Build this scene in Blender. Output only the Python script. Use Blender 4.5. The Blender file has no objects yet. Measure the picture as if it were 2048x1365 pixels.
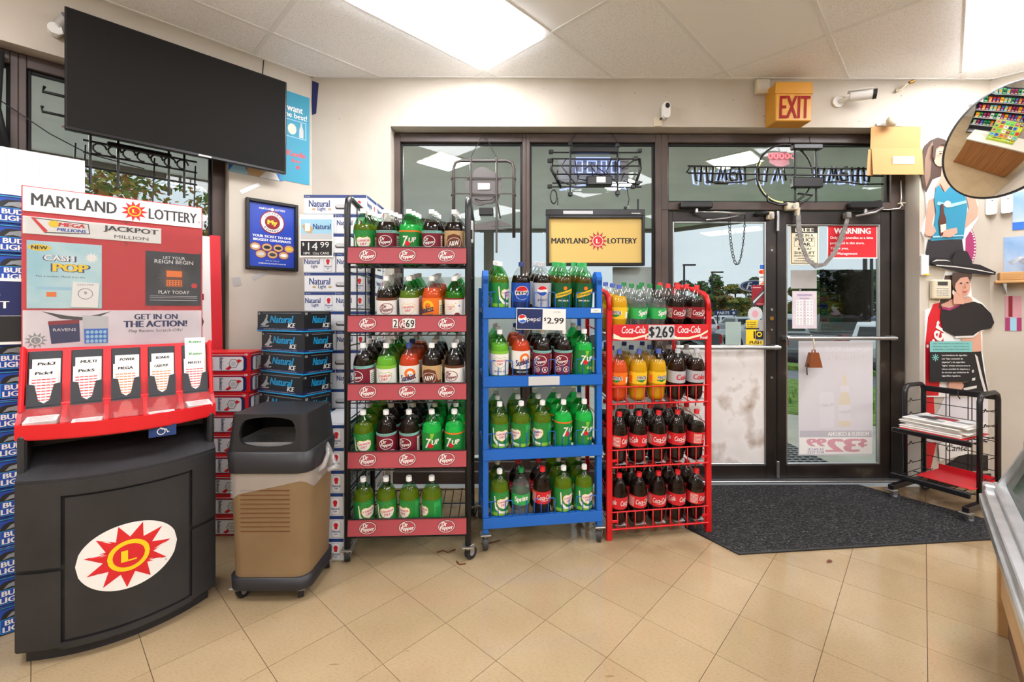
import bpy, math, random
from mathutils import Vector, Matrix
random.seed(7)
SC = bpy.context.scene
COL = SC.collection
PI = math.pi
R = math.radians

# ---------------------------------------------------------------- camera, sky, exposure
cd = bpy.data.cameras.new('camera')
cam = bpy.data.objects.new('camera', cd)
COL.objects.link(cam)
cd.sensor_width = 36.0
cd.lens = 886.0 / 2048 * 36.0
cd.shift_y = -60.5 / 2048
cd.clip_start = 0.02
cd.clip_end = 400
cam.location = (0, 0, 1.35)
cam.rotation_euler = (R(90), 0, R(-0.42))
SC.camera = cam
world = bpy.data.worlds.new('overcast_sky')
SC.world = world
world.use_nodes = True
wn = world.node_tree.nodes
wl = world.node_tree.links
bg = wn['Background']
tc = wn.new('ShaderNodeTexCoord')
nz = wn.new('ShaderNodeTexNoise')
nz.inputs['Scale'].default_value = 3.0
nz.inputs['Detail'].default_value = 5
rp = wn.new('ShaderNodeValToRGB')
rp.color_ramp.elements[0].position = 0.3
rp.color_ramp.elements[0].color = (0.60, 0.66, 0.74, 1)
rp.color_ramp.elements[1].position = 0.75
rp.color_ramp.elements[1].color = (0.80, 0.84, 0.88, 1)
wl.new(tc.outputs['Generated'], nz.inputs['Vector'])
wl.new(nz.outputs['Fac'], rp.inputs['Fac'])
wl.new(rp.outputs['Color'], bg.inputs['Color'])
bg.inputs['Strength'].default_value = 0.95
SC.view_settings.view_transform = 'Standard'
SC.view_settings.look = 'None'
SC.view_settings.gamma = 1.0
SC.view_settings.use_curve_mapping = False
SC.view_settings.exposure = 0.48
SC.cycles.max_bounces = 7
SC.cycles.transparent_max_bounces = 12
SC.cycles.adaptive_threshold = 0.02
SC.cycles.glossy_bounces = 4
SC.cycles.caustics_reflective = False
SC.cycles.caustics_refractive = False
LAMP = 17.0        # radiance of the ceiling light diffusers

# ---------------------------------------------------------------- materials
MATS = {}
def lin(c):
    if isinstance(c, str):
        c = tuple(int(c[i:i + 2], 16) / 255 for i in (0, 2, 4))
    return tuple(x / 12.92 if x <= 0.04045 else ((x + 0.055) / 1.055) ** 2.4 for x in c)
def new_mat(name):
    m = bpy.data.materials.new(name)
    m.use_nodes = True
    MATS[name] = m
    return m, m.node_tree.nodes, m.node_tree.links, m.node_tree.nodes['Principled BSDF']
def M(name, col, rough=0.5, metal=0.0, spec=0.5, coat=0.0):
    m, n, l, p = new_mat(name)
    p.inputs['Base Color'].default_value = (*lin(col), 1)
    p.inputs['Roughness'].default_value = rough
    p.inputs['Metallic'].default_value = metal
    p.inputs['Specular IOR Level'].default_value = spec
    p.inputs['Coat Weight'].default_value = coat
    return m
def MN(name, c1, c2, scale=8, rough=0.6, detail=6, lo=0.35, hi=0.65, bump=0.0, bscale=None, metal=0.0, stretch=None, spec=0.5, c3=None, pos3=0.8):
    """two- or three-colour noise material in object space"""
    m, n, l, p = new_mat(name)
    t = n.new('ShaderNodeTexCoord')
    mp = n.new('ShaderNodeMapping')
    if stretch: mp.inputs['Scale'].default_value = stretch
    z = n.new('ShaderNodeTexNoise')
    z.inputs['Scale'].default_value = scale
    z.inputs['Detail'].default_value = detail
    r = n.new('ShaderNodeValToRGB')
    e = r.color_ramp.elements
    e[0].position = lo; e[0].color = (*lin(c1), 1)
    e[1].position = hi; e[1].color = (*lin(c2), 1)
    if c3:
        q = e.new(pos3); q.color = (*lin(c3), 1)
    l.new(t.outputs['Object'], mp.inputs['Vector'])
    l.new(mp.outputs['Vector'], z.inputs['Vector'])
    l.new(z.outputs['Fac'], r.inputs['Fac'])
    l.new(r.outputs['Color'], p.inputs['Base Color'])
    p.inputs['Roughness'].default_value = rough
    p.inputs['Metallic'].default_value = metal
    p.inputs['Specular IOR Level'].default_value = spec
    if bump:
        z2 = n.new('ShaderNodeTexNoise')
        z2.inputs['Scale'].default_value = bscale or scale * 4
        z2.inputs['Detail'].default_value = 4
        b = n.new('ShaderNodeBump')
        b.inputs['Strength'].default_value = bump
        b.inputs['Distance'].default_value = 0.01
        l.new(mp.outputs['Vector'], z2.inputs['Vector'])
        l.new(z2.outputs['Fac'], b.inputs['Height'])
        l.new(b.outputs['Normal'], p.inputs['Normal'])
    return m
def emis(name, col, strength):
    m, n, l, p = new_mat(name)
    p.inputs['Base Color'].default_value = (*lin(col), 1)
    p.inputs['Emission Color'].default_value = (*lin(col), 1)
    p.inputs['Emission Strength'].default_value = strength
    return m
def film(name, tint, refl=0.06, rough=0.02, body=None, bodyfac=0.0):
    """thin clear sheet: see-through tint plus surface reflection (plus optional milky body)"""
    m, n, l, p = new_mat(name)
    n.remove(p)
    out = n['Material Output']
    tr = n.new('ShaderNodeBsdfTransparent'); tr.inputs['Color'].default_value = (*lin(tint), 1)
    gl = n.new('ShaderNodeBsdfGlossy'); gl.inputs['Roughness'].default_value = rough
    fr = n.new('ShaderNodeFresnel')
    ge = n.new('ShaderNodeNewGeometry'); e1 = n.new('ShaderNodeMath'); e1.operation = 'MULTIPLY_ADD'
    e1.inputs[1].default_value = -2.0; e1.inputs[2].default_value = 1.0
    e2 = n.new('ShaderNodeMath'); e2.operation = 'POWER'; e2.inputs[0].default_value = 1.0 + refl * 8
    l.new(ge.outputs['Backfacing'], e1.inputs[0]); l.new(e1.outputs[0], e2.inputs[1]); l.new(e2.outputs[0], fr.inputs['IOR'])   # same reflection on both sides of the sheet
    mx = n.new('ShaderNodeMixShader')
    l.new(fr.outputs['Fac'], mx.inputs['Fac'])
    src = tr
    if body:
        d = n.new('ShaderNodeBsdfDiffuse'); d.inputs['Color'].default_value = (*lin(body), 1)
        m2 = n.new('ShaderNodeMixShader'); m2.inputs['Fac'].default_value = bodyfac
        l.new(tr.outputs[0], m2.inputs[1]); l.new(d.outputs[0], m2.inputs[2]); src = m2
    l.new(src.outputs[0], mx.inputs[1]); l.new(gl.outputs[0], mx.inputs[2])
    l.new(mx.outputs[0], out.inputs['Surface'])
    return m

M('white', 'f2f2ee', 0.5); M('paper', 'ecebe6', 0.7); M('black', '141414', 0.45); M('ink', '1a1a1c', 0.6)
M('red', 'd8232a', 0.45); M('yellow', 'f6d21c', 0.5); M('blue', '1f57b8', 0.4); M('green', '2f9c46', 0.5)
M('grey', '8d8f92', 0.5); M('dkgrey', '3c3d40', 0.5); M('ltgrey', 'c9cbcc', 0.5); M('silver', 'c6c8ca', 0.3, 0.6)
M('chrome', 'd5d7d8', 0.16, 1.0); M('steel', 'b3b5b6', 0.32, 0.9); M('rubber', '1d1d1e', 0.6)
MN('drywall', 'beb5a5', 'ccc4b6', 1.6, 0.75, 5, 0.35, 0.62, 0.06, 60)
MN('ceiling_board', 'ededeb', 'fefefe', 105, 0.9, 3, 0.36, 0.5, 0.18, 150)
M('ceiling_plain', 'fbfbfa', 0.9); M('ceiling_bar', 'efefed', 0.55)
MN('brown_frame', '43362f', '574740', 3, 0.45, 5, 0.35, 0.65)
MN('door_dark', '17120f', '2a211c', 4, 0.42, 6, 0.4, 0.62, c3='6d6458', pos3=0.82)
M('gasket', '17181a', 0.6)
film('glass', 'eef3f2', 0.04, 0.0)
film('acrylic', 'fafafa', 0.05, 0.05, 'ffffff', 0.018)
film('bag_film', 'f2f2f2', 0.07, 0.12, 'ffffff', 0.22)

# ---------------------------------------------------------------- mesh helpers
TXT = {}
def text_mesh(s, bold=0.0, shear=0.0, res=2):
    k = (s, bold, shear, res)
    if k not in TXT:
        c = bpy.data.curves.new('t', 'FONT')
        c.body = s; c.resolution_u = res; c.offset = 0.0; c.shear = shear; c.fill_mode = 'FRONT'
        o = bpy.data.objects.new('t', c)
        me = bpy.data.meshes.new_from_object(o)
        v = [(a.co.x, a.co.y) for a in me.vertices]
        fc = [tuple(p.vertices) for p in me.polygons]
        up = any(p.normal.z > 0 for p in me.polygons)
        if not up: fc = [f[::-1] for f in fc]
        bpy.data.objects.remove(o); bpy.data.curves.remove(c); bpy.data.meshes.remove(me)
        xs = [a[0] for a in v] or [0, 1]; ys = [a[1] for a in v] or [0, 1]
        TXT[k] = (v, fc, min(xs), max(xs), min(ys), max(ys))
    return TXT[k]

class B:
    """collects shapes into one mesh"""
    def __init__(s):
        s.v = []; s.f = []; s.mi = []; s.sm = []; s.mats = []; s.T = None
    def idx(s, m):
        if m not in s.mats: s.mats.append(m)
        return s.mats.index(m)
    def add(s, v, f, m, smooth=False):
        o = len(s.v); i = s.idx(m)
        if s.T is not None: v = [tuple(s.T @ Vector(a)) for a in v]
        s.v.extend(v)
        for q in f:
            s.f.append(tuple(o + a for a in q)); s.mi.append(i); s.sm.append(smooth)
        return s
    def box(s, c, d, m, bev=0.0, rz=0.0, rx=0.0, ry=0.0):
        hx, hy, hz = d[0] / 2, d[1] / 2, d[2] / 2
        b = min(bev, hx * .9, hy * .9, hz * .9)
        if b <= 0:
            v = [(x, y, z) for x in (-hx, hx) for y in (-hy, hy) for z in (-hz, hz)]
            f = [(0, 1, 3, 2), (4, 6, 7, 5), (0, 4, 5, 1), (2, 3, 7, 6), (0, 2, 6, 4), (1, 5, 7, 3)]
        else:
            v = []; f = []; ix = {}
            for sx in (-1, 1):
                for sy in (-1, 1):
                    for sz in (-1, 1):
                        for a in range(3):
                            p = [sx * (hx - b), sy * (hy - b), sz * (hz - b)]
                            p[a] += (sx, sy, sz)[a] * b
                            ix[(sx, sy, sz, a)] = len(v); v.append(tuple(p))
            def fix(q):
                A, Bq, C = (Vector(v[i]) for i in q[:3])
                n = (Bq - A).cross(C - A)
                cc = sum((Vector(v[i]) for i in q), Vector()) / len(q)
                return tuple(q) if n.dot(cc) > 0 else tuple(q[::-1])
            S = (-1, 1)
            for a in range(3):
                for sg in S:
                    q = []
                    for (p, r) in ((-1, -1), (1, -1), (1, 1), (-1, 1)):
                        k = [0, 0, 0]; k[a] = sg; k[(a + 1) % 3] = p; k[(a + 2) % 3] = r
                        q.append(ix[(*k, a)])
                    f.append(fix(q))
            for a in range(3):
                b1, b2 = (a + 1) % 3, (a + 2) % 3
                for p in S:
                    for r in S:
                        k0 = [0, 0, 0]; k0[a] = -1; k0[b1] = p; k0[b2] = r
                        k1 = list(k0); k1[a] = 1
                        f.append(fix([ix[(*k0, b1)], ix[(*k1, b1)], ix[(*k1, b2)], ix[(*k0, b2)]]))
            for sx in S:
                for sy in S:
                    for sz in S:
                        f.append(fix([ix[(sx, sy, sz, a)] for a in range(3)]))
        if rz or rx or ry:
            mt = Matrix.Rotation(rz, 3, 'Z') @ Matrix.Rotation(ry, 3, 'Y') @ Matrix.Rotation(rx, 3, 'X')
            v = [tuple(mt @ Vector(a)) for a in v]
        v = [(a[0] + c[0], a[1] + c[1], a[2] + c[2]) for a in v]
        return s.add(v, f, m)
    def span(s, x0, x1, y0, y1, z0, z1, m, bev=0.0):
        return s.box(((x0 + x1) / 2, (y0 + y1) / 2, (z0 + z1) / 2), (abs(x1 - x0), abs(y1 - y0), abs(z1 - z0)), m, bev)
    def cyl(s, p0, p1, r, m, n=12, r2=None, caps=True, smooth=True):
        p0 = Vector(p0); p1 = Vector(p1); d = (p1 - p0).normalized()
        a = d.orthogonal().normalized(); b = d.cross(a)
        r2 = r if r2 is None else r2
        v = []
        for k in range(n):
            t = 2 * PI * k / n; e = a * math.cos(t) + b * math.sin(t)
            v.append(tuple(p0 + e * r)); v.append(tuple(p1 + e * r2))
        f = [(2 * k, (2 * k + 2) % (2 * n), (2 * k + 3) % (2 * n), 2 * k + 1) for k in range(n)]
        s.add(v, f, m, smooth)
        if caps:
            s.add([v[2 * k] for k in range(n)][::-1], [tuple(range(n))], m)
            s.add([v[2 * k + 1] for k in range(n)], [tuple(range(n))], m)
        return s
    def tube(s, pts, r, m, n=6, closed=False):
        P = [Vector(p) for p in pts]
        k = len(P); v = []; ref = None
        for i in range(k):
            if closed: t = P[(i + 1) % k] - P[i - 1]
            else: t = P[min(i + 1, k - 1)] - P[max(i - 1, 0)]
            t.normalize()
            if ref is None: ref = t.orthogonal().normalized()
            ref = (ref - t * ref.dot(t))
            if ref.length < 1e-6: ref = t.orthogonal()
            ref.normalize()
            bb = t.cross(ref)
            for j in range(n):
                a = 2 * PI * j / n
                v.append(tuple(P[i] + ref * (r * math.cos(a)) + bb * (r * math.sin(a))))
        f = []
        for i in range(k if closed else k - 1):
            for j in range(n):
                a = i * n + j; b2 = i * n + (j + 1) % n
                c = ((i + 1) % k) * n + (j + 1) % n; d = ((i + 1) % k) * n + j
                f.append((a, b2, c, d))
        if not closed:
            f.append(tuple(range(n))[::-1]); f.append(tuple((k - 1) * n + j for j in range(n)))
        return s.add(v, f, m, True)
    def lathe(s, prof, m, n=16, c=(0, 0, 0), caps=(True, True), smooth=True):
        v = []
        for (r, z) in prof:
            for k in range(n):
                t = 2 * PI * k / n
                v.append((c[0] + r * math.cos(t), c[1] + r * math.sin(t), c[2] + z))
        f = []
        for i in range(len(prof) - 1):
            for k in range(n):
                f.append((i * n + k, i * n + (k + 1) % n, (i + 1) * n + (k + 1) % n, (i + 1) * n + k))
        s.add(v, f, m, smooth)
        if caps[0]: s.add([v[k] for k in range(n)][::-1], [tuple(range(n))], m)
        if caps[1]: s.add([v[(len(prof) - 1) * n + k] for k in range(n)], [tuple(range(n))], m)
        return s
    def prism(s, poly, m, y0=0.0, y1=None, bev=None):
        """polygon in x/z (front faces -y) from y0 (front) to y1 (back)"""
        a = sum(poly[i][0] * poly[(i + 1) % len(poly)][1] - poly[(i + 1) % len(poly)][0] * poly[i][1] for i in range(len(poly)))
        if a < 0: poly = poly[::-1]
        k = len(poly)
        v = [(p[0], y0, p[1]) for p in poly]; f = [tuple(range(k))]
        if y1 is not None:
            v += [(p[0], y1, p[1]) for p in poly]
            f.append(tuple(range(2 * k - 1, k - 1, -1)))
            f += [(i, i + k, (i + 1) % k + k, (i + 1) % k) for i in range(k)]
        return s.add(v, f, m)
    def plan(s, poly, z0, z1, m):
        """polygon in x/y extruded in z"""
        a = sum(poly[i][0] * poly[(i + 1) % len(poly)][1] - poly[(i + 1) % len(poly)][0] * poly[i][1] for i in range(len(poly)))
        if a < 0: poly = poly[::-1]
        k = len(poly)
        v = [(p[0], p[1], z0) for p in poly] + [(p[0], p[1], z1) for p in poly]
        f = [tuple(range(k))[::-1], tuple(range(k, 2 * k))] + [(i, (i + 1) % k, (i + 1) % k + k, i + k) for i in range(k)]
        return s.add(v, f, m)
    def text(s, t, x, z, h, m, y=0.0, w=None, bold=0.0, shear=0.0, al='c', res=2, rot=0.0, mirror=False, wrap=None):
        """lettering standing in the x/z plane facing -y; h = height, w = full width; wrap = radius to bend it round the z axis"""
        v, f, x0, x1, y0, y1 = text_mesh(t, 0.0, shear, res)
        if not v: return s
        sy = h / max(y1 - y0, 1e-6); sx = sy if w is None else w / max(x1 - x0, 1e-6)
        if w is not None and h is None: sy = sx
        ox = {'c': (x0 + x1) / 2, 'l': x0, 'r': x1}[al]; oy = (y0 + y1) / 2
        cr, sr = math.cos(rot), math.sin(rot)
        if mirror: f = [q[::-1] for q in f]
        for ci, dx in enumerate((-1.4 * bold, 0, 1.4 * bold) if bold else (0,)):
            out = []
            for (a, b) in v:
                p = (a + dx - ox) * sx; q = (b - oy) * sy
                if mirror: p = -p
                p, q = p * cr - q * sr + x, p * sr + q * cr + z
                out.append(bend(p, q, y - .00008 * ci, wrap))
            s.add(out, f, m)
        return s
    def disc(s, x, z, rx, rz, m, y=0.0, n=24, wrap=None, rot=0.0, inner=None):
        cr, sr = math.cos(rot), math.sin(rot)
        def pt(k, a, b):
            t = 2 * PI * k / n; p = a * math.cos(t); q = b * math.sin(t)
            return bend(x + p * cr - q * sr, z + p * sr + q * cr, y, wrap)
        if inner is None:
            if wrap: return s.flat([(x + rx * math.cos(2 * PI * k / n) * cr - rz * math.sin(2 * PI * k / n) * sr, z + rx * math.cos(2 * PI * k / n) * sr + rz * math.sin(2 * PI * k / n) * cr) for k in range(n)], m, y, wrap)
            return s.add([pt(k, rx, rz) for k in range(n)], [tuple(range(n))], m)
        v = [pt(k, rx, rz) for k in range(n)] + [pt(k, rx * inner, rz * inner) for k in range(n)]
        return s.add(v, [(k, (k + 1) % n, (k + 1) % n + n, k + n) for k in range(n)], m)
    def flat(s, poly, m, y=0.0, wrap=None):
        """thin flat print polygon in x/z"""
        a = sum(poly[i][0] * poly[(i + 1) % len(poly)][1] - poly[(i + 1) % len(poly)][0] * poly[i][1] for i in range(len(poly)))
        if a < 0: poly = poly[::-1]
        if not wrap: return s.add([bend(p[0], p[1], y, wrap) for p in poly], [tuple(range(len(poly)))], m)
        # on a bent sheet: cut into narrow upright slices so that it follows the curve
        xs = [p[0] for p in poly]; n = max(1, int((max(xs) - min(xs)) / 0.009) + 1)
        for k in range(n):
            lo = min(xs) + (max(xs) - min(xs)) * k / n; hi = min(xs) + (max(xs) - min(xs)) * (k + 1) / n
            q = cut(cut(poly, lo, 1), hi, -1)
            if len(q) > 2: s.add([bend(p[0], p[1], y, wrap) for p in q], [tuple(range(len(q)))], m)
        return s
    def rect(s, x0, x1, z0, z1, m, y=0.0, wrap=None):
        if wrap:
            n = max(2, int(abs(x1 - x0) / wrap / 0.2) + 1)
            v = []
            for k in range(n + 1):
                x = x0 + (x1 - x0) * k / n
                v += [bend(x, z0, y, wrap), bend(x, z1, y, wrap)]
            return s.add(v, [(2 * k, 2 * k + 2, 2 * k + 3, 2 * k + 1) for k in range(n)], m, True)
        return s.add([(x0, y, z0), (x1, y, z0), (x1, y, z1), (x0, y, z1)], [(0, 1, 2, 3)], m)
    def sun(s, x, z, r, m, y=0.0, n=11, k=0.56, sx=1.0, wrap=None, rot=0.0):
        p = []
        for i in range(2 * n):
            t = PI * i / n + rot; q = r if i % 2 == 0 else r * k
            p.append((x + q * sx * math.cos(t), z + q * math.sin(t)))
        c = bend(x, z, y, wrap)
        v = [bend(a, b, y, wrap) for a, b in p] + [c]
        return s.add(v, [(i, (i + 1) % (2 * n), 2 * n) for i in range(2 * n)], m)
    def mesh(s, name):
        me = bpy.data.meshes.new(name)
        me.from_pydata(s.v, [], s.f)
        for m in s.mats: me.materials.append(MATS[m])
        me.polygons.foreach_set('material_index', s.mi)
        me.polygons.foreach_set('use_smooth', s.sm)
        me.update()
        return me
    def build(s, name, parent=None, loc=None, rot=None):
        o = bpy.data.objects.new(name, s.mesh(name))
        COL.objects.link(o)
        if parent: o.parent = parent
        if loc: o.location = loc
        if rot: o.rotation_euler = rot
        return o
def cut(poly, x, sg):
    out = []
    for i in range(len(poly)):
        p, q = poly[i], poly[(i + 1) % len(poly)]
        dp, dq = (p[0] - x) * sg, (q[0] - x) * sg
        if dp >= 0: out.append(p)
        if (dp > 0 and dq < 0) or (dp < 0 and dq > 0):
            t = dp / (dp - dq); out.append((x, p[1] + (q[1] - p[1]) * t))
    return out
def bend(x, z, y, wrap):
    if not wrap: return (x, y, z)
    a = x / wrap; r = wrap - y
    return (r * math.sin(a), -r * math.cos(a), z)
def rrect(x0, x1, z0, z1, r, n=4):
    p = []
    for (cx, cz, a0) in ((x1 - r, z1 - r, 0), (x0 + r, z1 - r, 90), (x0 + r, z0 + r, 180), (x1 - r, z0 + r, 270)):
        for k in range(n + 1):
            a = R(a0 + 90 * k / n); p.append((cx + r * math.cos(a), cz + r * math.sin(a)))
    return p
def tag(o, label=None, cat=None, group=None, kind=None):
    if label: o['label'] = label
    if cat: o['category'] = cat
    if group: o['group'] = group
    if kind: o['kind'] = kind
    return o
def thing(name, label, cat, loc=(0, 0, 0), rz=0.0, group=None):
    o = bpy.data.objects.new(name, None)
    COL.objects.link(o)
    o.location = loc; o.rotation_euler = (0, 0, rz); o.empty_display_size = 0.1
    return tag(o, label, cat, group)
def copy_tree(o, parent=None):
    c = o.copy(); COL.objects.link(c); c.parent = parent
    for ch in list(o.children): copy_tree(ch, c)
    return c
def struct(o, label=None):
    o['kind'] = 'structure'
    if label: o['label'] = label
    return o

# ================================================================ ROOM SHELL
YD, YF = 3.38, 3.49                       # drywall face, storefront frame face
CZ = 3.126                                # ceiling height
ROOM = [(-1.496, YD), (-3.9, 0.976), (-3.9, -5.0), (6.6, -5.0), (6.6, 0.481), (3.701, YD)]   # counter-clockwise seen from above
def clip(poly, reg=ROOM, grow=0.0):
    out = poly
    n = len(reg)
    for i in range(n):
        a = reg[i]; b = reg[(i + 1) % n]
        ex, ey = b[0] - a[0], b[1] - a[1]
        L = math.hypot(ex, ey)
        sd = lambda p: (ex * (p[1] - a[1]) - ey * (p[0] - a[0])) / L + grow
        res = []
        for k in range(len(out)):
            p, q = out[k], out[(k + 1) % len(out)]
            dp, dq = sd(p), sd(q)
            if dp >= 0: res.append(p)
            if (dp >= 0) != (dq >= 0):
                t = dp / (dp - dq); res.append((p[0] + (q[0] - p[0]) * t, p[1] + (q[1] - p[1]) * t))
        out = res
        if len(out) < 3: return []
    return out

# ---- floor: slab + 12 inch vinyl tiles laid on the diagonal
def floor_material():
    m, n, l, p = new_mat('floor_tile')
    g = n.new('ShaderNodeNewGeometry')
    oi = n.new('ShaderNodeObjectInfo')
    def noise(sc, det, x=None, stretch=None):
        z = n.new('ShaderNodeTexNoise'); z.inputs['Scale'].default_value = sc; z.inputs['Detail'].default_value = det
        src = g.outputs['Position']
        if stretch:
            mp = n.new('ShaderNodeMapping'); mp.inputs['Scale'].default_value = stretch; mp.inputs['Rotation'].default_value = (0, 0, R(40))
            l.new(src, mp.inputs['Vector']); src = mp.outputs['Vector']
        l.new(src, z.inputs['Vector']); return z
    def ramp(src, stops):
        r = n.new('ShaderNodeValToRGB'); e = r.color_ramp.elements
        e[0].position, e[0].color = stops[0][0], (*lin(stops[0][1]), 1)
        e[1].position, e[1].color = stops[1][0], (*lin(stops[1][1]), 1)
        for s_, c_ in stops[2:]:
            q = e.new(s_); q.color = (*lin(c_), 1)
        l.new(src, r.inputs['Fac']); return r
    def mix(a, b, fac, mode='MIX'):
        x = n.new('ShaderNodeMix'); x.data_type = 'RGBA'; x.blend_type = mode
        l.new(a, x.inputs['A']); l.new(b, x.inputs['B'])
        if isinstance(fac, float): x.inputs['Factor'].default_value = fac
        else: l.new(fac, x.inputs['Factor'])
        return x.outputs['Result']
    base = ramp(noise(2.2, 5).outputs['Fac'], [(0.3, 'a6906f'), (0.7, 'b39e7c')])
    spk = ramp(noise(70, 6, stretch=(1, 3, 1)).outputs['Fac'], [(0.34, 'a88f6d'), (0.5, 'ffffff')])
    c = mix(base.outputs['Color'], spk.outputs['Color'], 0.22, 'MULTIPLY')
    rnd = ramp(oi.outputs['Random'], [(0.0, 'f5f3ef'), (1.0, 'ffffff')])
    c = mix(c, rnd.outputs['Color'], 0.8, 'MULTIPLY')
    scuff = ramp(noise(9, 9, stretch=(1, 5, 1)).outputs['Fac'], [(0.70, '000000'), (0.76, 'ffffff')])
    dk = n.new('ShaderNodeRGB'); dk.outputs[0].default_value = (*lin('8a7352'), 1)
    c = mix(c, dk.outputs[0], scuff.outputs['Color'])
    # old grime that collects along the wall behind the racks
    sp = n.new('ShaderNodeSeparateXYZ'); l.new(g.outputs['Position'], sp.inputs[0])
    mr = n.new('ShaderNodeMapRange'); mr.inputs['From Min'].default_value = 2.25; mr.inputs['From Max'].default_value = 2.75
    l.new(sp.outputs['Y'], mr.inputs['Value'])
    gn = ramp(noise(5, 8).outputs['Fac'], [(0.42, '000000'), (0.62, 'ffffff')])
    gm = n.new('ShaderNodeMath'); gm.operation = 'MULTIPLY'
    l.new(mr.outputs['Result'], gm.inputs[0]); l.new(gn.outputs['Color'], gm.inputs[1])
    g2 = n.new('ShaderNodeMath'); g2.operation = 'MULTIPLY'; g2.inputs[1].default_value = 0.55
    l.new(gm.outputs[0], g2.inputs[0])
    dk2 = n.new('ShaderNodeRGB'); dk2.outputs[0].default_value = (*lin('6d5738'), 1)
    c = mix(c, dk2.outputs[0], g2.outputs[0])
    l.new(c, p.inputs['Base Color'])
    rr = ramp(noise(14, 5).outputs['Fac'], [(0.3, '383838'), (0.7, '666666')])
    l.new(rr.outputs['Color'], p.inputs['Roughness'])
    p.inputs['Specular IOR Level'].default_value = 0.45
floor_material()
M('grout', '5d4a33', 0.9)
b = B(); b.plan(ROOM, -0.12, -0.0035, 'grout')
floor = struct(b.build('floor'), 'beige vinyl tile floor laid on the diagonal')
TU = (math.sin(R(43.3)), math.cos(R(43.3))); TV = (-TU[1], TU[0]); T0 = (-0.715, 2.335); TS = 0.3048
tile_b = B(); hT = TS / 2 - 0.0011
tile_b.box((0, 0, -0.0025), (2 * hT, 2 * hT, 0.005), 'floor_tile')
tile_me = tile_b.mesh('floor_tile')
rest = B(); ntile = 0
for i in range(-36, 36):
    for j in range(-36, 36):
        cx = T0[0] + (i + .5) * TS * TU[0] + (j + .5) * TS * TV[0]
        cy = T0[1] + (i + .5) * TS * TU[1] + (j + .5) * TS * TV[1]
        poly = [(cx + a * hT * TU[0] + c * hT * TV[0], cy + a * hT * TU[1] + c * hT * TV[1]) for a, c in ((-1, -1), (1, -1), (1, 1), (-1, 1))]
        cl = clip(poly, ROOM, -0.003)
        if len(cl) < 3: continue
        full = all(any(abs(p[0] - q[0]) + abs(p[1] - q[1]) < 1e-6 for q in cl) for p in poly)
        inview = cy > 1.35 and abs(cx) < 1.22 * cy + 0.2
        if inview and full and ntile < 290:
            o = bpy.data.objects.new('tile', tile_me); COL.objects.link(o); o.parent = floor
            o.location = (cx, cy, 0); o.rotation_euler = (0, 0, math.atan2(TU[1], TU[0])); ntile += 1
        else:
            rest.plan(cl, -0.005, 0.0, 'floor_tile')
o = rest.build('tile_field', floor); o['kind'] = 'stuff'

# ---- ceiling: suspended panels on the diagonal, T bars, troffer lights
S2 = math.sqrt(0.5)
def pq(p, q): return ((p + q) * S2, (p - q) * S2)
GQ, GP = 0.632, 1.26
b = B(); b.plan(ROOM, CZ + 0.03, CZ + 0.12, 'ceiling_plain')
ceiling = struct(b.build('ceiling'), 'white suspended ceiling of textured panels')
bars = B(); lights = []
qs = [-2.445 + GQ * k for k in range(-8, 16)]
ps = [2.19 + GP * j for j in range(-8, 6)]
def strip(a, c, w, z0, z1):
    d = Vector((c[0] - a[0], c[1] - a[1])).normalized() * w / 2
    nrm = Vector((-d.y, d.x))
    poly = clip([(a[0] + nrm.x, a[1] + nrm.y), (a[0] - nrm.x, a[1] - nrm.y), (c[0] - nrm.x, c[1] - nrm.y), (c[0] + nrm.x, c[1] + nrm.y)])
    if len(poly) > 2: bars.plan(poly, z0, z1, 'ceiling_bar')
for q in qs: strip(pq(ps[0], q), pq(ps[-1], q), 0.026, CZ - 0.004, CZ + 0.02)
for p in ps: strip(pq(p, qs[0]), pq(p, qs[-1]), 0.026, CZ - 0.0032, CZ + 0.02)
for i in range(len(ROOM)):
    a, c = ROOM[i], ROOM[(i + 1) % len(ROOM)]
    strip(a, c, 0.05, CZ - 0.006, CZ + 0.02)
bars.build('ceiling_grid', ceiling)
for k in range(len(qs) - 1):
    for j in range(len(ps) - 1):
        q0, q1, p0, p1 = qs[k] + .006, qs[k + 1] - .006, ps[j] + .006, ps[j + 1] - .006
        kk, jj = k - 8, j - 8
        poly = [pq(p0, q0), pq(p0, q1), pq(p1, q1), pq(p1, q0)]
        cl = clip(poly, ROOM, -0.004)
        if len(cl) < 3: continue
        whole = len(cl) == 4 and all(any(abs(u[0] - w[0]) + abs(u[1] - w[1]) < 1e-6 for w in cl) for u in poly)
        if kk % 4 == 0 and jj % 2 == 1 and whole or (kk, jj) == (4, 1):
            lights.append(((p0 + p1) / 2, (q0 + q1) / 2, kk, jj)); continue
        plain = (kk, jj) in ((2, 0), (1, -1), (5, 0), (0, -4))
        t = B(); t.plan(cl, CZ, CZ + 0.015, 'ceiling_plain' if plain else 'ceiling_board')
        t.build('ceiling_panel', ceiling)
ORDL = ['first', 'second', 'third', 'fourth', 'fifth', 'sixth', 'seventh', 'eighth', 'ninth', 'tenth', 'eleventh', 'twelfth', 'thirteenth', 'fourteenth']
emis('diffuser', 'fbfaff', LAMP)
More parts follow.
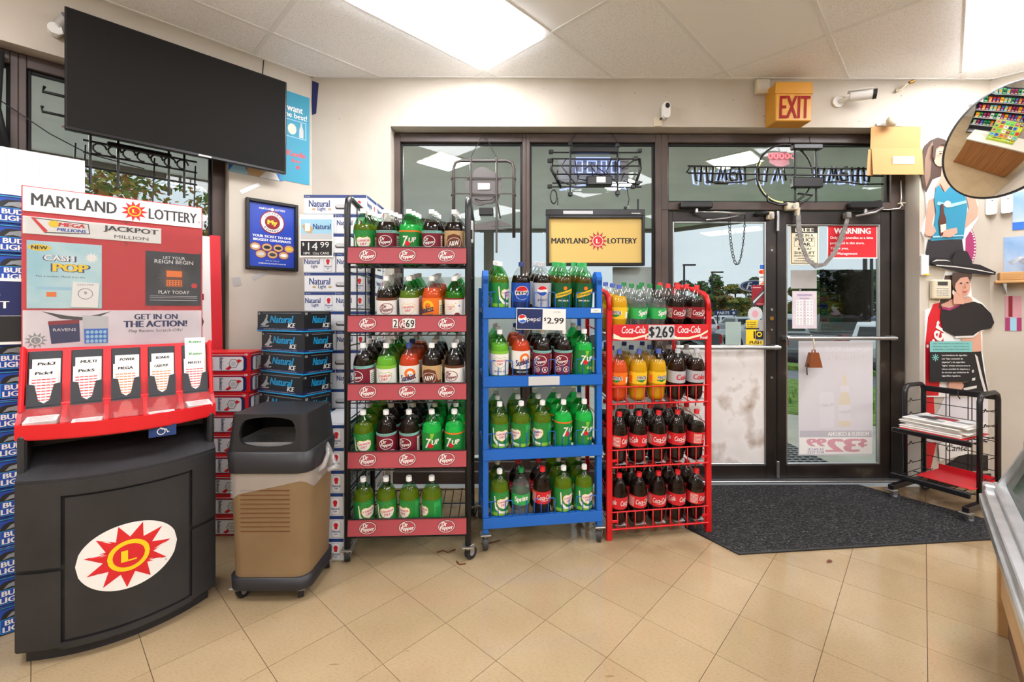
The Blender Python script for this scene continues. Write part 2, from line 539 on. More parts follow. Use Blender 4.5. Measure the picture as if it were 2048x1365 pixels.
for (p, q, kk, jj) in lights:
    x, y = pq(p, q)
    nth = ORDL[len([o for o in SC.objects if o.name.startswith('ceiling_light')]) % 14]
    lab = 'long bright ceiling light panel above the soda racks' if (kk, jj) == (0, -1) else 'bright ceiling light panel cut off at the upper right edge of the photo' if (kk, jj) == (4, 1) else 'ceiling light panel out of view, %s one counted across the shop' % nth
    t = thing('ceiling_light', lab, 'light', (x, y, CZ), R(45), 'ceiling light panels')
    d = B(); d.box((0, 0, -0.001), (GP - .07, GQ - .07, 0.046), 'diffuser', .01); d.build('diffuser', t)
    d = B()
    for s in (-1, 1):
        d.box((0, s * (GQ / 2 - .024), 0.004), (GP - .02, 0.024, 0.016), 'ceiling_bar', 0.002)
        d.box((s * (GP / 2 - .024), 0, 0.004), (0.024, GQ - .06, 0.016), 'ceiling_bar', 0.002)
    d.build('light_frame', t)

# ---- walls
OX0, OX1, OZ = -0.90, 3.155, 2.757        # storefront opening
b = B()
b.span(-1.496, OX0, YD, YD + .26, 0, CZ + .1, 'drywall')
b.span(OX0, OX1, YD, YD + .26, OZ, CZ + .1, 'drywall')
b.span(OX1, 3.701, YD, YD + .26, 0, CZ + .1, 'drywall')
wall_front = struct(b.build('wall_front'), 'cream drywall around the storefront opening')
LW = thing('wall_left', None, None, (-1.496, YD, 0), R(45)); struct(LW, 'cream diagonal wall with a shop window behind the television')
# local: x along wall (negative = to the left), y = outwards
b = B(); WL0, WL1, WZ0, WZ1 = -2.42, -0.545, 0.5, 2.735
b.span(-3.4, WL0, 0, .26, 0, CZ + .1, 'drywall'); b.span(WL0, WL1, 0, .26, WZ1, CZ + .1, 'drywall')
b.span(WL0, WL1, 0, .26, 0, WZ0, 'drywall'); b.span(WL1, 0.1, 0, .26, 0, CZ + .1, 'drywall')
b.build('wall_face', LW)
b = B(); b.tube([(-.335, -.004, CZ - .004), (-.345, -.004, 2.98)], 0.003, 'ink'); b.build('crack', LW)
def wallseg(name, a, c, lab):
    d = Vector((c[0] - a[0], c[1] - a[1])); L = d.length; d.normalize(); o = Vector((d.y, -d.x))   # outwards for counter-clockwise order
    poly = [a, c, (c[0] + o.x * .2, c[1] + o.y * .2), (a[0] + o.x * .2, a[1] + o.y * .2)]
    w = B(); w.plan(poly, 0, CZ + .1, 'drywall'); return struct(w.build(name), lab)
wallseg('wall_side', ROOM[1], ROOM[2], 'cream side wall behind the camera')
wallseg('wall_back', ROOM[2], ROOM[3], 'cream back wall behind the camera')
wallseg('wall_east', ROOM[3], ROOM[4], 'cream side wall beyond the freezer')
wallseg('wall_right', ROOM[4], ROOM[5], 'cream diagonal wall under the convex mirror')
b = B(); b.span(OX1 + .002, 3.70, YD - .012, YD, 0, 0.10, 'black', .003); struct(b.build('baseboard_right'), 'dark baseboard beside the door')
b = B(); b.span(-1.40, OX0, YD - .012, YD, 0, 0.10, 'black', .003); struct(b.build('baseboard_left'), 'dark baseboard behind the beer cartons')
# stains, tape and nail holes on the header wall
b = B()
random.seed(3)
for k in range(46):
    x = random.uniform(-1.4, 3.6); z = random.uniform(2.79, 3.1); r = random.uniform(.001, .0032)
    if k % 2: x = random.uniform(1.3, 3.3)
    b.disc(x, z, r, r * random.uniform(.7, 1.6), 'ink', y=YD - .0006, n=7)
b.build('wall_mark', wall_front)
def tape(x, y, z, w, h, rot, m='acrylic'):
    t = B(); t.box((0, 0, 0), (w, 0.001, h), m, ry=rot); return t

# ---- storefront windows, transom, doors
def frame_rect(bb, x0, x1, z0, z1, wl, wr, wb, wt, y0, y1, m):
    bb.span(x0, x0 + wl, y0, y1, z0, z1, m, .003); bb.span(x1 - wr, x1, y0, y1, z0, z1, m, .003)
    bb.span(x0 + wl, x1 - wr, y0, y1, z1 - wt, z1, m, .003); bb.span(x0 + wl, x1 - wr, y0, y1, z0, z0 + wb, m, .003)
def window(name, lab, x0, x1, z0, z1, wl, wr, wb, wt, loc=(0, 0, 0), rz=0, y0=YF, m='brown_frame'):
    w = thing(name, None, None, loc, rz); struct(w, lab)
    bb = B(); frame_rect(bb, x0, x1, z0, z1, wl, wr, wb, wt, y0, y0 + .10, m); bb.build('window_frame', w)
    bb = B(); g = .016
    frame_rect(bb, x0 + wl, x1 - wr, z0 + wb, z1 - wt, g, g, g, g, y0 + .028, y0 + .055, 'gasket'); bb.build('gasket', w)
    bb = B(); bb.span(x0 + wl + .008, x1 - wr - .008, y0 + .038, y0 + .044, z0 + wb + .008, z1 - wt - .008, 'glass'); bb.build('pane', w)
    return w
window('window_1', 'shop window behind the black soda rack', OX0, 0.137, 0.0, OZ - .01, .045, .03, .16, .066)
window('window_2', 'shop window with hanging signs beside the door', 0.137, 1.208, 0.0, OZ - .01, .03, .049, .16, .066)
window('window_3', 'transom window above the doors with a neon sign', 1.208, OX1 - .012, 2.148, OZ - .01, .05, .108, .062, .066)
b = B()
b.span(1.208, 1.262, YF, YF + .12, 0, 2.148, 'brown_frame', .003)
b.span(3.036, 3.143, YF, YF + .12, 0, 2.148, 'door_dark', .003)
struct(b.build('trim_1'), 'brown jambs of the shop door')
b = B(); b.span(1.2, 3.15, YF - .05, YF + .16, 0.0, 0.018, 'steel', .004); struct(b.build('trim_2'), 'worn aluminium door threshold')
b = B(); b.span(OX0, 1.25, YF - .045, YF + .0, 0.0, 0.10, 'brown_frame', .004); struct(b.build('trim_3'), 'low brown sill under the shop windows')
def door(name, lab, x0, x1, gl0, gl1, gz0, gz1):
    d = thing(name, None, None, (0, 0, 0), 0); struct(d, lab)
    bb = B(); y0, y1 = YF + .012, YF + .062
    bb.span(x0, gl0, y0, y1, .02, 2.138, 'door_dark', .003); bb.span(gl1, x1, y0, y1, .02, 2.138, 'door_dark', .003)
    bb.span(gl0, gl1, y0, y1, gz1, 2.138, 'door_dark', .003); bb.span(gl0, gl1, y0, y1, .02, gz0, 'door_dark', .003)
    bb.build('door_frame', d)
    bb = B(); frame_rect(bb, gl0, gl1, gz0, gz1, .012, .012, .012, .012, y0 + .002, y0 + .03, 'steel'); bb.build('glazing_bead', d)
    bb = B(); bb.span(gl0 + .006, gl1 - .006, y0 + .02, y0 + .026, gz0 + .006, gz1 - .006, 'glass'); bb.build('pane', d)
    return d
d1 = door('door_1', 'left dark brown glass door with a white lower panel', 1.264, 2.122, 1.300, 2.046, .125, 2.06)
d2 = door('door_2', 'right dark brown glass door with posters', 2.134, 3.034, 2.205, 2.958, .125, 2.04)
MN('dirty_board', 'dcd8d2', 'e9e6e2', 4, 0.6, 8, 0.3, 0.52, c3='a58f7c', pos3=0.68)
b = B(); b.span(1.306, 2.040, YF + .024, YF + .031, .135, 1.075, 'dirty_board', .002); b.build('lower_panel', d1)
b = B(); b.cyl((1.262, YF - .05, 1.062), (2.118, YF - .05, 1.062), .015, 'steel', 12)
for x in (1.285, 2.095): b.span(x - .018, x + .018, YF - .05, YF + .014, 1.045, 1.08, 'steel', .004)
b.build('push_bar', d1)
b = B(); b.cyl((2.17, YF - .05, 1.135), (3.03, YF - .05, 1.135), .015, 'steel', 12)
for x in (2.185, 3.01): b.span(x - .018, x + .018, YF - .05, YF + .014, 1.118, 1.152, 'steel', .004)
b.build('push_bar', d2)
M('brass', 'b08a4a', .3, .9)
b = B()
for z, r, m in ((1.83, .008, 'steel'), (1.36, .01, 'steel'), (1.29, .016, 'brass'), (1.2, .008, 'steel'), (.82, .01, 'steel')):
    b.cyl((2.085, YF + .004, z), (2.085, YF + .014, z), r, m, 14)
b.build('lock', d1)
b = B(); b.span(2.118, 2.138, YF - .012, YF + .012, .03, .16, 'steel', .003); b.span(2.118, 2.136, YF - .012, YF + .012, 1.98, 2.14, 'steel', .003); b.build('flush_bolt', d1)

# left wall shop window
window('window_4', 'shop window on the diagonal wall behind the television', -1.498, WL1, WZ0, WZ1, .03, .075, .05, .07, (-1.496, YD, 0), R(45), .10)
window('window_5', 'narrow window strip at the left edge of the photo', WL0, -1.498, WZ0, WZ1, .05, .03, .05, .07, (-1.496, YD, 0), R(45), .10)

# ================================================================ SODA BOTTLES
for nm, c in dict(p_green='1f8a3a', p_mint='2fae55', p_dgreen='0f5a30', p_lime='86c83a', p_burg='7d1730', p_teal='7fc4c0', p_red='d3202c', p_cream='f1e6c8',
                  p_tan='caa877', p_brown='6a3b22', p_orange='f57a1f', p_white='f1f1ec', p_blue='1c4fb0', p_navy='16285c', p_silver='b9bcc2', p_yellow='f7c92a',
                  p_grey='8f959b', p_dred='8c0f22', p_black='17171a', p_sky='9fd0e6', p_lblue='2b6fd0').items():
    M(nm, c, 0.42)
film('pet_clear', 'f3f5f4', 0.07, 0.06); film('pet_green', 'b4e4c0', 0.07, 0.06); film('pet_bright', '74dc9c', 0.07, 0.06)
def liquid(name, col, rough=.25, trans=0.0):
    m = M(name, col, rough, spec=.4)
    m.node_tree.nodes['Principled BSDF'].inputs['Transmission Weight'].default_value = trans
    m.node_tree.nodes['Principled BSDF'].inputs['IOR'].default_value = 1.1
liquid('l_cola', '190b08'); liquid('l_amber', 'ad8a1e'); liquid('l_mint', '9af5c6'); liquid('l_lime', 'cfe05a'); liquid('l_orange', 'e8561c')
liquid('l_yellow', 'e9ae14'); liquid('l_diet', '2a120a'); liquid('l_root', '1d0d08'); film('l_clear', 'e4ecea', 0.03, 0.1, 'eef3f2', .08); liquid('l_fruit', 'd9451c'); liquid('l_pale', 'b5962a'); liquid('l_tea', '9a4a14')
for nm, c in dict(c_white='f3f3f1', c_red='d81e25', c_navy='27407e', c_silver='c3c5c8', c_green='12823c', c_blue='4a5fae', c_lgreen='2fae5a').items(): M(nm, c, 0.4)
RS = .0545
PROF = {'std': [(.036, 0), (.05, .004), (.0545, .016), (.0545, .19), (.0525, .205), (.047, .225), (.038, .245), (.026, .263), (.0165, .275), (.0135, .281), (.0135, .287)],
        'contour': [(.034, 0), (.047, .006), (.0515, .03), (.050, .075), (.053, .088), (.0537, .104), (.0537, .180), (.051, .203), (.0435, .229), (.033, .251), (.023, .268), (.015, .279), (.0135, .282), (.0135, .287)]}
def rad_at(pr, z):
    for (r0, z0), (r1, z1) in zip(pr, pr[1:]):
        if z0 <= z <= z1: return r0 + (r1 - r0) * (z - z0) / (z1 - z0)
    return pr[-1][0]
# label designs draw on the bent sheet; x = distance round the bottle, z = height
def L_band(b, z0, z1, col):
    n = 24; v = []; b.nb = getattr(b, 'nb', 0) + 1; rr = RS + .0002 + .0003 * b.nb
    for k in range(n):
        a = 2 * PI * k / n
        for z in (z0, z1): v.append((rr * math.sin(a), -rr * math.cos(a), z))
    b.add(v, [(2 * k, (2 * k + 2) % (2 * n), (2 * k + 3) % (2 * n), 2 * k + 1) for k in range(n)], col, True)
def L_panel(b, z0, z1, c1):
    b.rect(.075, .115, z0 + .015, z1 - .012, c1, -.0011, RS)
    for k in range(7): b.rect(.08, .11, z0 + .024 + k * .011, z0 + .028 + k * .011, 'p_dgreen' if c1 != 'p_dgreen' else 'p_white', -.0015, RS)
    b.rect(-.115, -.085, z0 + .02, z0 + .05, 'p_white', -.0011, RS)
    for k in range(8): b.rect(-.113 + k * .0035, -.1115 + k * .0035, z0 + .023, z0 + .047, 'p_black', -.0015, RS)
def shield(b, ox, z, s, tc, base='p_white', ring='p_yellow'):
    p = [(-.034, .018), (-.02, .026), (0, .022), (.02, .028), (.034, .02), (.036, 0), (.026, -.02), (0, -.034), (-.026, -.02), (-.036, 0)]
    b.flat([(ox + a * s * 1.08, z + q * s * 1.08) for a, q in p], ring, -.0011, RS)
    b.flat([(ox + a * s, z + q * s) for a, q in p], base, -.0015, RS)
    b.text('CANADA', ox, z + .008 * s, .012 * s, tc, -.0019, .062 * s, .02, .1, wrap=RS, rot=.08)
    b.text('DRY', ox, z - .01 * s, .013 * s, tc, -.0019, .032 * s, .02, .1, wrap=RS, rot=.08)
def lab_gdry(b):
    L_band(b, .055, .192, 'p_green'); L_band(b, .055, .075, 'p_lime')
    b.flat([(-.05, .17), (-.044, .172), (-.036, .11), (-.01, .082), (.04, .072), (.02, .068), (-.02, .07), (-.044, .1)], 'p_white', -.0011, RS)
    for k in range(16): b.disc(-.035 + (k * 37 % 70) * .001, .155 + (k * 23 % 33) * .001, .0012, .0012, 'p_cream', -.0011, 5, RS)
    shield(b, .006, .128, 1.0, 'p_red'); b.text('GINGER ALE', .02, .066, .006, 'p_white', -.0016, wrap=RS); L_panel(b, .055, .192, 'p_mint')
def lab_lime(b):
    L_band(b, .055, .192, 'p_white'); L_band(b, .176, .192, 'p_lime')
    shield(b, 0, .13, 1.0, 'p_red', 'p_white', 'p_lime'); b.text('GINGER ALE', 0, .078, .009, 'p_dgreen', -.0014, wrap=RS, bold=.01); b.text('DIET', 0, .09, .006, 'p_grey', -.0014, wrap=RS); L_panel(b, .055, .192, 'p_silver')
def lab_zgd(b):
    L_band(b, .055, .192, 'p_white'); L_band(b, .055, .085, 'p_dgreen'); b.text('ZERO SUGAR', 0, .071, .009, 'p_white', -.0014, wrap=RS, bold=.02)
    shield(b, 0, .135, 1.0, 'p_red', 'p_white', 'p_yellow'); L_panel(b, .055, .192, 'p_silver')
def lab_gdx(b):
    L_band(b, .055, .192, 'p_white'); L_band(b, .184, .192, 'p_dred'); L_band(b, .055, .075, 'p_dgreen')
    shield(b, -.018, .14, .66, 'p_red'); b.disc(.018, .09, .02, .024, 'p_dred', -.0011, 16, RS); b.rect(.006, .03, .086, .094, 'p_white', -.0016, RS)
    b.sun(.03, .15, .008, 'p_lblue', -.0011, 4, .35, wrap=RS); b.sun(.01, .165, .005, 'p_orange', -.0011, 4, .35, wrap=RS)
def drp(b, base, fg, strip):
    L_band(b, .055, .192, base); L_band(b, .178, .192, strip)
    for k in range(9): b.rect(-.045 + k * .01, -.038 + k * .01, .1835, .1865, 'p_brown', -.0014, RS)
    b.disc(0, .135, .038, .03, fg, -.0011, 24, RS, .15, .9)
    b.text('Dr', -.012, .147, .02, fg, -.0015, .026, .03, .2, wrap=RS, rot=.12); b.text('Pepper', .001, .127, .022, fg, -.0015, .062, .03, .2, wrap=RS, rot=.12)
    b.disc(-.018, .083, .018, .016, fg, -.0011, 18, RS, 0, .86); b.text('23', -.018, .083, .014, fg, -.0015, .02, .02, wrap=RS); b.disc(.03, .083, .018, .017, fg, -.0011, 18, RS, 0, .8); b.text('B', .03, .083, .014, fg, -.0015, wrap=RS, bold=.02)
    L_panel(b, .055, .178, fg if base != 'p_white' else 'p_silver')
def lab_drp(b): drp(b, 'p_burg', 'p_white', 'p_teal')
def lab_zdrp(b): drp(b, 'p_white', 'p_burg', 'p_brown')
def lab_seven(b, topc=None):
    L_band(b, .055, .192, 'p_green')
    if topc: L_band(b, .184, .192, topc)
    else: b.flat([(-.01, .19), (.015, .19), (.0, .15), (-.004, .15)], 'p_lime', -.0011, RS)
    b.text('7', -.02, .135, .055, 'p_white', -.0013, .03, .03, .25, wrap=RS); b.disc(-.006, .122, .014, .014, 'p_red', -.0016, 16, RS)
    b.text('UP', .02, .142, .027, 'p_white', -.0018, .04, .03, .25, wrap=RS, rot=.1); b.disc(.012, .09, .012, .009, 'p_lime', -.0011, 12, RS); b.disc(.028, .085, .01, .009, 'p_yellow', -.0011, 12, RS); L_panel(b, .055, .18, 'p_mint')
def lab_seven2(b): lab_seven(b, 'p_orange')
def lab_aw(b):
    L_band(b, .055, .192, 'p_tan'); L_band(b, .055, .11, 'p_brown')
    b.flat([(-.05, .11), (.05, .11), (.035, .165), (0, .175), (-.035, .165)], 'p_brown', -.001, RS)
    b.disc(0, .125, .04, .03, 'p_white', -.0013, 24, RS, .12); b.disc(0, .125, .0375, .0275, 'p_dred', -.0017, 24, RS, .12); b.disc(0, .125, .034, .0245, 'p_brown', -.0021, 24, RS, .12)
    b.text('A&W', 0, .125, .026, 'p_white', -.0025, .056, .03, .2, wrap=RS, rot=.12); b.text('ROOT BEER', 0, .08, .008, 'p_cream', -.0014, wrap=RS); L_panel(b, .055, .192, 'p_cream')
def sunk(b, base, tc):
    L_band(b, .055, .192, base)
    if base == 'p_white': L_band(b, .055, .088, 'p_black'); b.text('ZERO SUGAR', .0, .072, .008, 'p_white', -.0013, wrap=RS, bold=.02)
    b.disc(.012, .15, .03, .03, 'p_orange' if base == 'p_white' else 'p_yellow', -.0011, 20, RS, 0, .55)
    b.text('Sunkist', 0, .13, .035, tc, -.0016, .085, .03, .2, wrap=RS, rot=.22); b.text('ORANGE', .02, .104, .007, tc, -.0014, wrap=RS, rot=.2); L_panel(b, .055, .192, 'p_cream')
def lab_sunk(b): sunk(b, 'p_orange', 'p_navy')
def lab_zsunk(b): sunk(b, 'p_white', 'p_navy')
def globe(b, z, r, y=-.0012):
    b.disc(0, z, r, r, 'p_white', y, 20, RS)
    n = 9; up = []; dn = []
    for k in range(n + 1):
        a = R(20 + 140 * k / n); up.append((r * .94 * math.cos(a), z + r * .94 * math.sin(a)))
        a = R(200 + 140 * k / n); dn.append((r * .94 * math.cos(a), z + r * .94 * math.sin(a)))
    b.flat(up + [(-r * .3, z + r * .2), (r * .4, z + r * .3)], 'p_red', y - .0004, RS)
    b.flat(dn + [(r * .4, z - r * .15), (-r * .3, z - r * .3)], 'p_blue', y - .0004, RS)
def lab_pepsi(b):
    L_band(b, .055, .192, 'p_blue'); L_band(b, .055, .085, 'p_navy'); globe(b, .135, .04); b.rect(-.042, .042, .125, .145, 'p_white', -.002, RS)
    b.text('PEPSI', 0, .135, .016, 'p_black', -.0024, .068, .03, wrap=RS); L_panel(b, .055, .192, 'p_lblue')
def lab_dpepsi(b):
    L_band(b, .055, .192, 'p_silver'); globe(b, .147, .03); b.text('pepsi', 0, .095, .02, 'p_navy', -.0014, .048, wrap=RS); b.text('DIET', 0, .075, .008, 'p_grey', -.0014, wrap=RS); L_panel(b, .055, .192, 'p_white')
def lab_schw(b):
    L_band(b, .055, .192, 'p_dgreen'); b.flat([(-.055, .1), (.055, .135), (.055, .162), (-.055, .127)], 'p_yellow', -.0011, RS)
    b.text('Schweppes', .0, .131, .02, 'p_dgreen', -.0016, .085, .02, .25, wrap=RS, rot=.3); b.disc(.006, .163, .011, .011, 'p_orange', -.0016, 14, RS)
    b.text('GINGER ALE', 0, .092, .009, 'p_white', -.0014, wrap=RS, bold=.02); L_panel(b, .055, .192, 'p_green')
def cola(b, base, tc, s='Coca-Cola', hh=.022):
    L_band(b, .118, .19, base)
    for ox in (0, .115):
        b.text(s, ox, .158, .03, tc, -.0014, .09, .015, .3, wrap=RS, rot=.06)
        b.flat([(ox - .03, .137), (ox + .035, .141), (ox + .03, .138), (ox, .135)], tc, -.0014, RS)
    b.rect(-.1, -.055, .125, .18, 'p_white' if base == 'p_silver' else 'p_cream', -.001, RS); b.rect(-.098, -.057, .127, .178, base, -.0013, RS)
    for k in range(6): b.rect(-.096, -.06, .131 + k * .008, .134 + k * .008, tc, -.0016, RS)
def lab_coke(b): cola(b, 'p_red', 'p_white')
def lab_ccoke(b): cola(b, 'p_dred', 'p_white')
def lab_dcoke(b):
    L_band(b, .118, .19, 'p_silver'); b.text('Coke', 0, .155, .034, 'p_red', -.0014, .075, .03, .15, wrap=RS); b.text('DIET', .02, .182, .006, 'p_red', -.0014, wrap=RS); b.text('Coke', .16, .155, .034, 'p_red', -.0014, .075, .03, .15, wrap=RS)
def lab_sprite(b):
    L_band(b, .118, .182, 'p_mint'); b.text('Sprite', 0, .153, .04, 'p_white', -.0014, .08, .04, .15, wrap=RS, rot=.1); b.rect(.055, .09, .13, .172, 'p_green', -.001, RS)
    for k in range(4): b.rect(.058, .086, .134 + k * .01, .138 + k * .01, 'p_white', -.0014, RS)
def fanta(b, base):
    L_band(b, .118, .188, base); b.flat([(-.04, .14), (.035, .148), (.0, .128)], 'p_green', -.001, RS)
    b.text('FANTA', 0.002, .156, .022, 'p_white', -.0013, .062, .09, .1, wrap=RS); b.text('FANTA', 0, .157, .02, 'p_navy', -.0017, .058, .02, .1, wrap=RS)
    b.rect(.06, .085, .125, .16, 'p_white', -.001, RS); b.rect(-.085, -.06, .125, .165, 'p_orange', -.001, RS)
def lab_fy(b): fanta(b, 'p_yellow')
def lab_fo(b): fanta(b, 'p_orange')
KINDS = {  # shape, shell, liquid, fill, cap, label, wording
    'gdry': ('std', 'pet_green', 'l_amber', 0.222, 'c_white', lab_gdry, 'green bottle with green shield label'),
    'lime': ('std', 'pet_green', 'l_lime', 0.226, 'c_white', lab_lime, 'pale green bottle with white label'),
    'zgd': ('std', 'pet_green', 'l_pale', 0.224, 'c_white', lab_zgd, 'green bottle with white shield label'),
    'gdx': ('std', 'pet_bright', 'l_pale', 0.222, 'c_white', lab_gdx, 'green bottle with red-badged white label'),
    'drp': ('std', 'pet_clear', 'l_cola', 0.236, 'c_white', lab_drp, 'cola bottle with burgundy label'),
    'zdrp': ('std', 'pet_clear', 'l_cola', 0.232, 'c_white', lab_zdrp, 'cola bottle with white label'),
    'seven': ('std', 'pet_bright', 'l_mint', 0.222, 'c_white', lab_seven, 'bright green lemon-lime bottle'),
    'seven2': ('std', 'pet_bright', 'l_mint', 0.222, 'c_white', lab_seven2, 'green bottle with orange-edged label'),
    'aw': ('std', 'pet_clear', 'l_root', 0.236, 'c_white', lab_aw, 'root beer bottle with tan label'),
    'sunk': ('std', 'pet_clear', 'l_orange', 0.240, 'c_white', lab_sunk, 'orange soda bottle with orange label'),
    'zsunk': ('std', 'pet_clear', 'l_fruit', 0.240, 'c_navy', lab_zsunk, 'orange soda bottle with white label'),
    'pepsi': ('std', 'pet_clear', 'l_cola', 0.228, 'c_navy', lab_pepsi, 'cola bottle with blue label'),
    'dpepsi': ('std', 'pet_clear', 'l_cola', 0.228, 'c_silver', lab_dpepsi, 'cola bottle with silver label'),
    'schw': ('std', 'pet_green', 'l_tea', 0.222, 'c_lgreen', lab_schw, 'green-capped bottle with yellow-striped label'),
    'fy': ('contour', 'pet_clear', 'l_yellow', 0.235, 'c_blue', lab_fy, 'yellow soda bottle with blue cap'),
    'fo': ('contour', 'pet_clear', 'l_orange', 0.235, 'c_blue', lab_fo, 'orange soda bottle with blue cap'),
    'sprite': ('contour', 'pet_clear', 'l_clear', 0.215, 'c_green', lab_sprite, 'clear bottle with green cap'),
    'coke': ('contour', 'pet_clear', 'l_cola', 0.222, 'c_red', lab_coke, 'red-capped cola bottle'),
    'ccoke': ('contour', 'pet_clear', 'l_cola', 0.222, 'c_red', lab_ccoke, 'cola bottle with dark red label'),
    'dcoke': ('contour', 'pet_clear', 'l_diet', 0.240, 'c_silver', lab_dcoke, 'diet cola bottle with silver label')}
BM = {}
def bottle_meshes(kind):
    if kind in BM: return BM[kind]
    sh, shell, liq, fill, cap, lf, _ = KINDS[kind]
    pr = PROF[sh]
    a = B(); a.lathe(pr, shell, 24, caps=(True, True))
    for k in range(5):                                   # petal feet
        t = 2 * PI * k / 5; a.cyl((.03 * math.cos(t), .03 * math.sin(t), .0), (.04 * math.cos(t), .04 * math.sin(t), .02), .012, shell, 8, .006)
    lp = [(max(r - .0016, .004), max(z, .004)) for r, z in pr if z < fill] + [(rad_at(pr, fill) - .0016, fill)]
    l = B(); l.lathe(lp, liq, 24)
    c = B(); c.lathe([(.0138, .280), (.0158, .2805), (.0158, .2835), (.0150, .284), (.0150, .3035), (.0138, .3055)], cap, 20)
    for k in range(20):
        t = 2 * PI * k / 20; c.box((.015 * math.cos(t), .015 * math.sin(t), .294), (.0012, .0015, .016), cap, rz=t)
    w = B(); lf(w); dz = -.002 if sh == 'std' else -.012
    w.v = [(p[0] * (1 if sh == 'std' else .985), p[1] * (1 if sh == 'std' else .985), p[2] + dz) for p in w.v]
    BM[kind] = (a.mesh('soda_bottle'), l.mesh('liquid'), c.mesh('cap'), w.mesh('label'))
    return BM[kind]
ORD = ['first', 'second', 'third', 'fourth', 'fifth', 'sixth']
def bottle(kind, mat, label, group):
    ms = bottle_meshes(kind)
    o = bpy.data.objects.new('soda_bottle', ms[0]); COL.objects.link(o)
    o.location = mat.to_translation(); o.rotation_euler = mat.to_euler()
    tag(o, label, 'bottle', group)
    for nm, me in zip(('liquid', 'cap', 'label'), ms[1:]):
        c = bpy.data.objects.new(nm, me); COL.objects.link(c); c.parent = o
    return o
TILT = R(7.5)
def fill_shelf(rackmat, base_z, y0, cols, pitch, kinds, depth, rackname, shelfname, spins=None, dy=.116, skip=(), seed=0):
    rnd = random.Random(seed)
    n = cols
    for c in range(n):
        k = kinds[c]
        if k is None: continue
        ks = k if isinstance(k, (list, tuple)) else [k] * depth
        for d in range(len(ks)):
            if (c, d) in skip: continue
            x = (c - (n - 1) / 2) * pitch + rnd.uniform(-.003, .003) * (d > 0)
            s = y0 + .062 + d * dy
            sp = (spins[c] if spins and d == 0 else rnd.uniform(-35, 35))
            m = rackmat @ Matrix.Translation((x, s * math.cos(TILT), base_z + .004 + s * math.sin(TILT))) @ Matrix.Rotation(TILT, 4, 'X') @ Matrix.Rotation(R(sp), 4, 'Z')
            row = 'front row' if d == 0 else 'row ' + ['', 'two', 'three', 'four', 'five'][d]
            bottle(ks[d], m, '%s, %s shelf of %s rack, %s from left, %s' % (KINDS[ks[d]][6], shelfname, rackname, ORD[c], row), 'soda bottles on the %s rack' % rackname)

# ================================================================ SODA RACKS
M('rack_black', '1b1b1d', 0.35); M('strip_red', 'b04a54', 0.45); M('strip_edge', '5a0f18', 0.5)
M('rack_blue', '1666c4', 0.38); M('rack_red', 'd3161c', 0.35); M('caster_metal', 'a9a69d', 0.35, 0.8)
def caster(parent, x, y, ztop, name='caster', rw=.034, rot=0.3, wheel='rubber'):
    c = B()
    c.span(x - .03, x + .03, y - .03, y + .03, ztop - .008, ztop, 'caster_metal', .002)
    cs, sn = math.cos(rot), math.sin(rot)
    ox, oy = x + .018 * sn, y + .018 * cs
    for s in (-1, 1):
        c.box((ox + s * .019 * cs - .004 * sn, oy - s * .019 * sn, (ztop + rw) / 2 + .006), (.004, .03, ztop - rw - .004), 'caster_metal', .001, rz=-rot)
    c.cyl((x, y, ztop - .02), (x, y, ztop - .006), .016, 'caster_metal', 12)
    o = c.build(name, parent)
    w = B(); w.cyl((ox - .013 * cs, oy + .013 * sn, rw), (ox + .013 * cs, oy - .013 * sn, rw), rw, wheel, 18)
    w.cyl((ox - .0145 * cs, oy + .0145 * sn, rw), (ox + .0145 * cs, oy - .0145 * sn, rw), rw * .45, 'grey', 12)
    w.build('wheel', o)
    return o
def tilted(b):
    b.T = Matrix.Rotation(TILT, 4, 'X')
    return b
def wire_shelf(parent, z, w, depth, m, n=11, lip=.0, r=.003, name='shelf'):
    s = B(); s.T = Matrix.Translation((0, 0, z)) @ Matrix.Rotation(TILT, 4, 'X')
    for k in range(n):
        x = -w / 2 + w * k / (n - 1); s.cyl((x, 0, -.002), (x, depth, -.002), r, m, 6)
    for y in (0.004, depth * .33, depth * .66, depth - .004): s.cyl((-w / 2, y, -.007), (w / 2, y, -.007), r * 1.3, m, 6)
    return s.build(name, parent)

# ---- black rack with red price strips
PR = thing('soda_rack', 'tall black rolling soda rack with five red shelf strips', 'rack', (-0.5425, 2.392, 0), R(2.2))
PRM = Matrix.Translation((-0.5425, 2.392, 0)) @ Matrix.Rotation(R(2.2), 4, 'Z')
DP = .50
for s in (-1, 1):
    x = s * .322
    b = B(); b.tube([(x, 0, .075), (x, 0, 1.90), (x, .012, 1.945), (x, .045, 1.965), (x, .2, 1.955), (x, DP - .04, 1.945), (x, DP - .006, 1.925), (x, DP, 1.88), (x, DP, .075)], .0165, 'rack_black', 10); b.build('side_tube', PR)
    b = B()
    for k in range(9):
        z = .16 + k * .2; b.cyl((x, .01, z), (x, DP - .01, z), .004, 'rack_black', 6)
    b.cyl((x, .17, .12), (x, .17, 1.95), .004, 'rack_black', 6); b.cyl((x, .34, .12), (x, .34, 1.95), .004, 'rack_black', 6)
    b.build('side_wire', PR)
    caster(PR, x, .0, .078, rot=.5 * s + .3); caster(PR, x, DP, .078, rot=.4)
STR = [1.69, 1.326, .962, .600, .238]
logo_b = B()
for x in (0.0,):
    logo_b.disc(x, 0, .047, .034, 'strip_edge', -.0006, 26, None, .12, .86); logo_b.disc(x, 0, .044, .031, 'p_white', -.001, 26, None, .12, .93)
    logo_b.text('Dr', x - .012, .013, .024, 'p_white', -.0014, .028, .03, .2, rot=.1); logo_b.text('Pepper', x, -.009, .026, 'p_white', -.0014, .07, .03, .2, rot=.1)
logo_me = logo_b.mesh('logo')
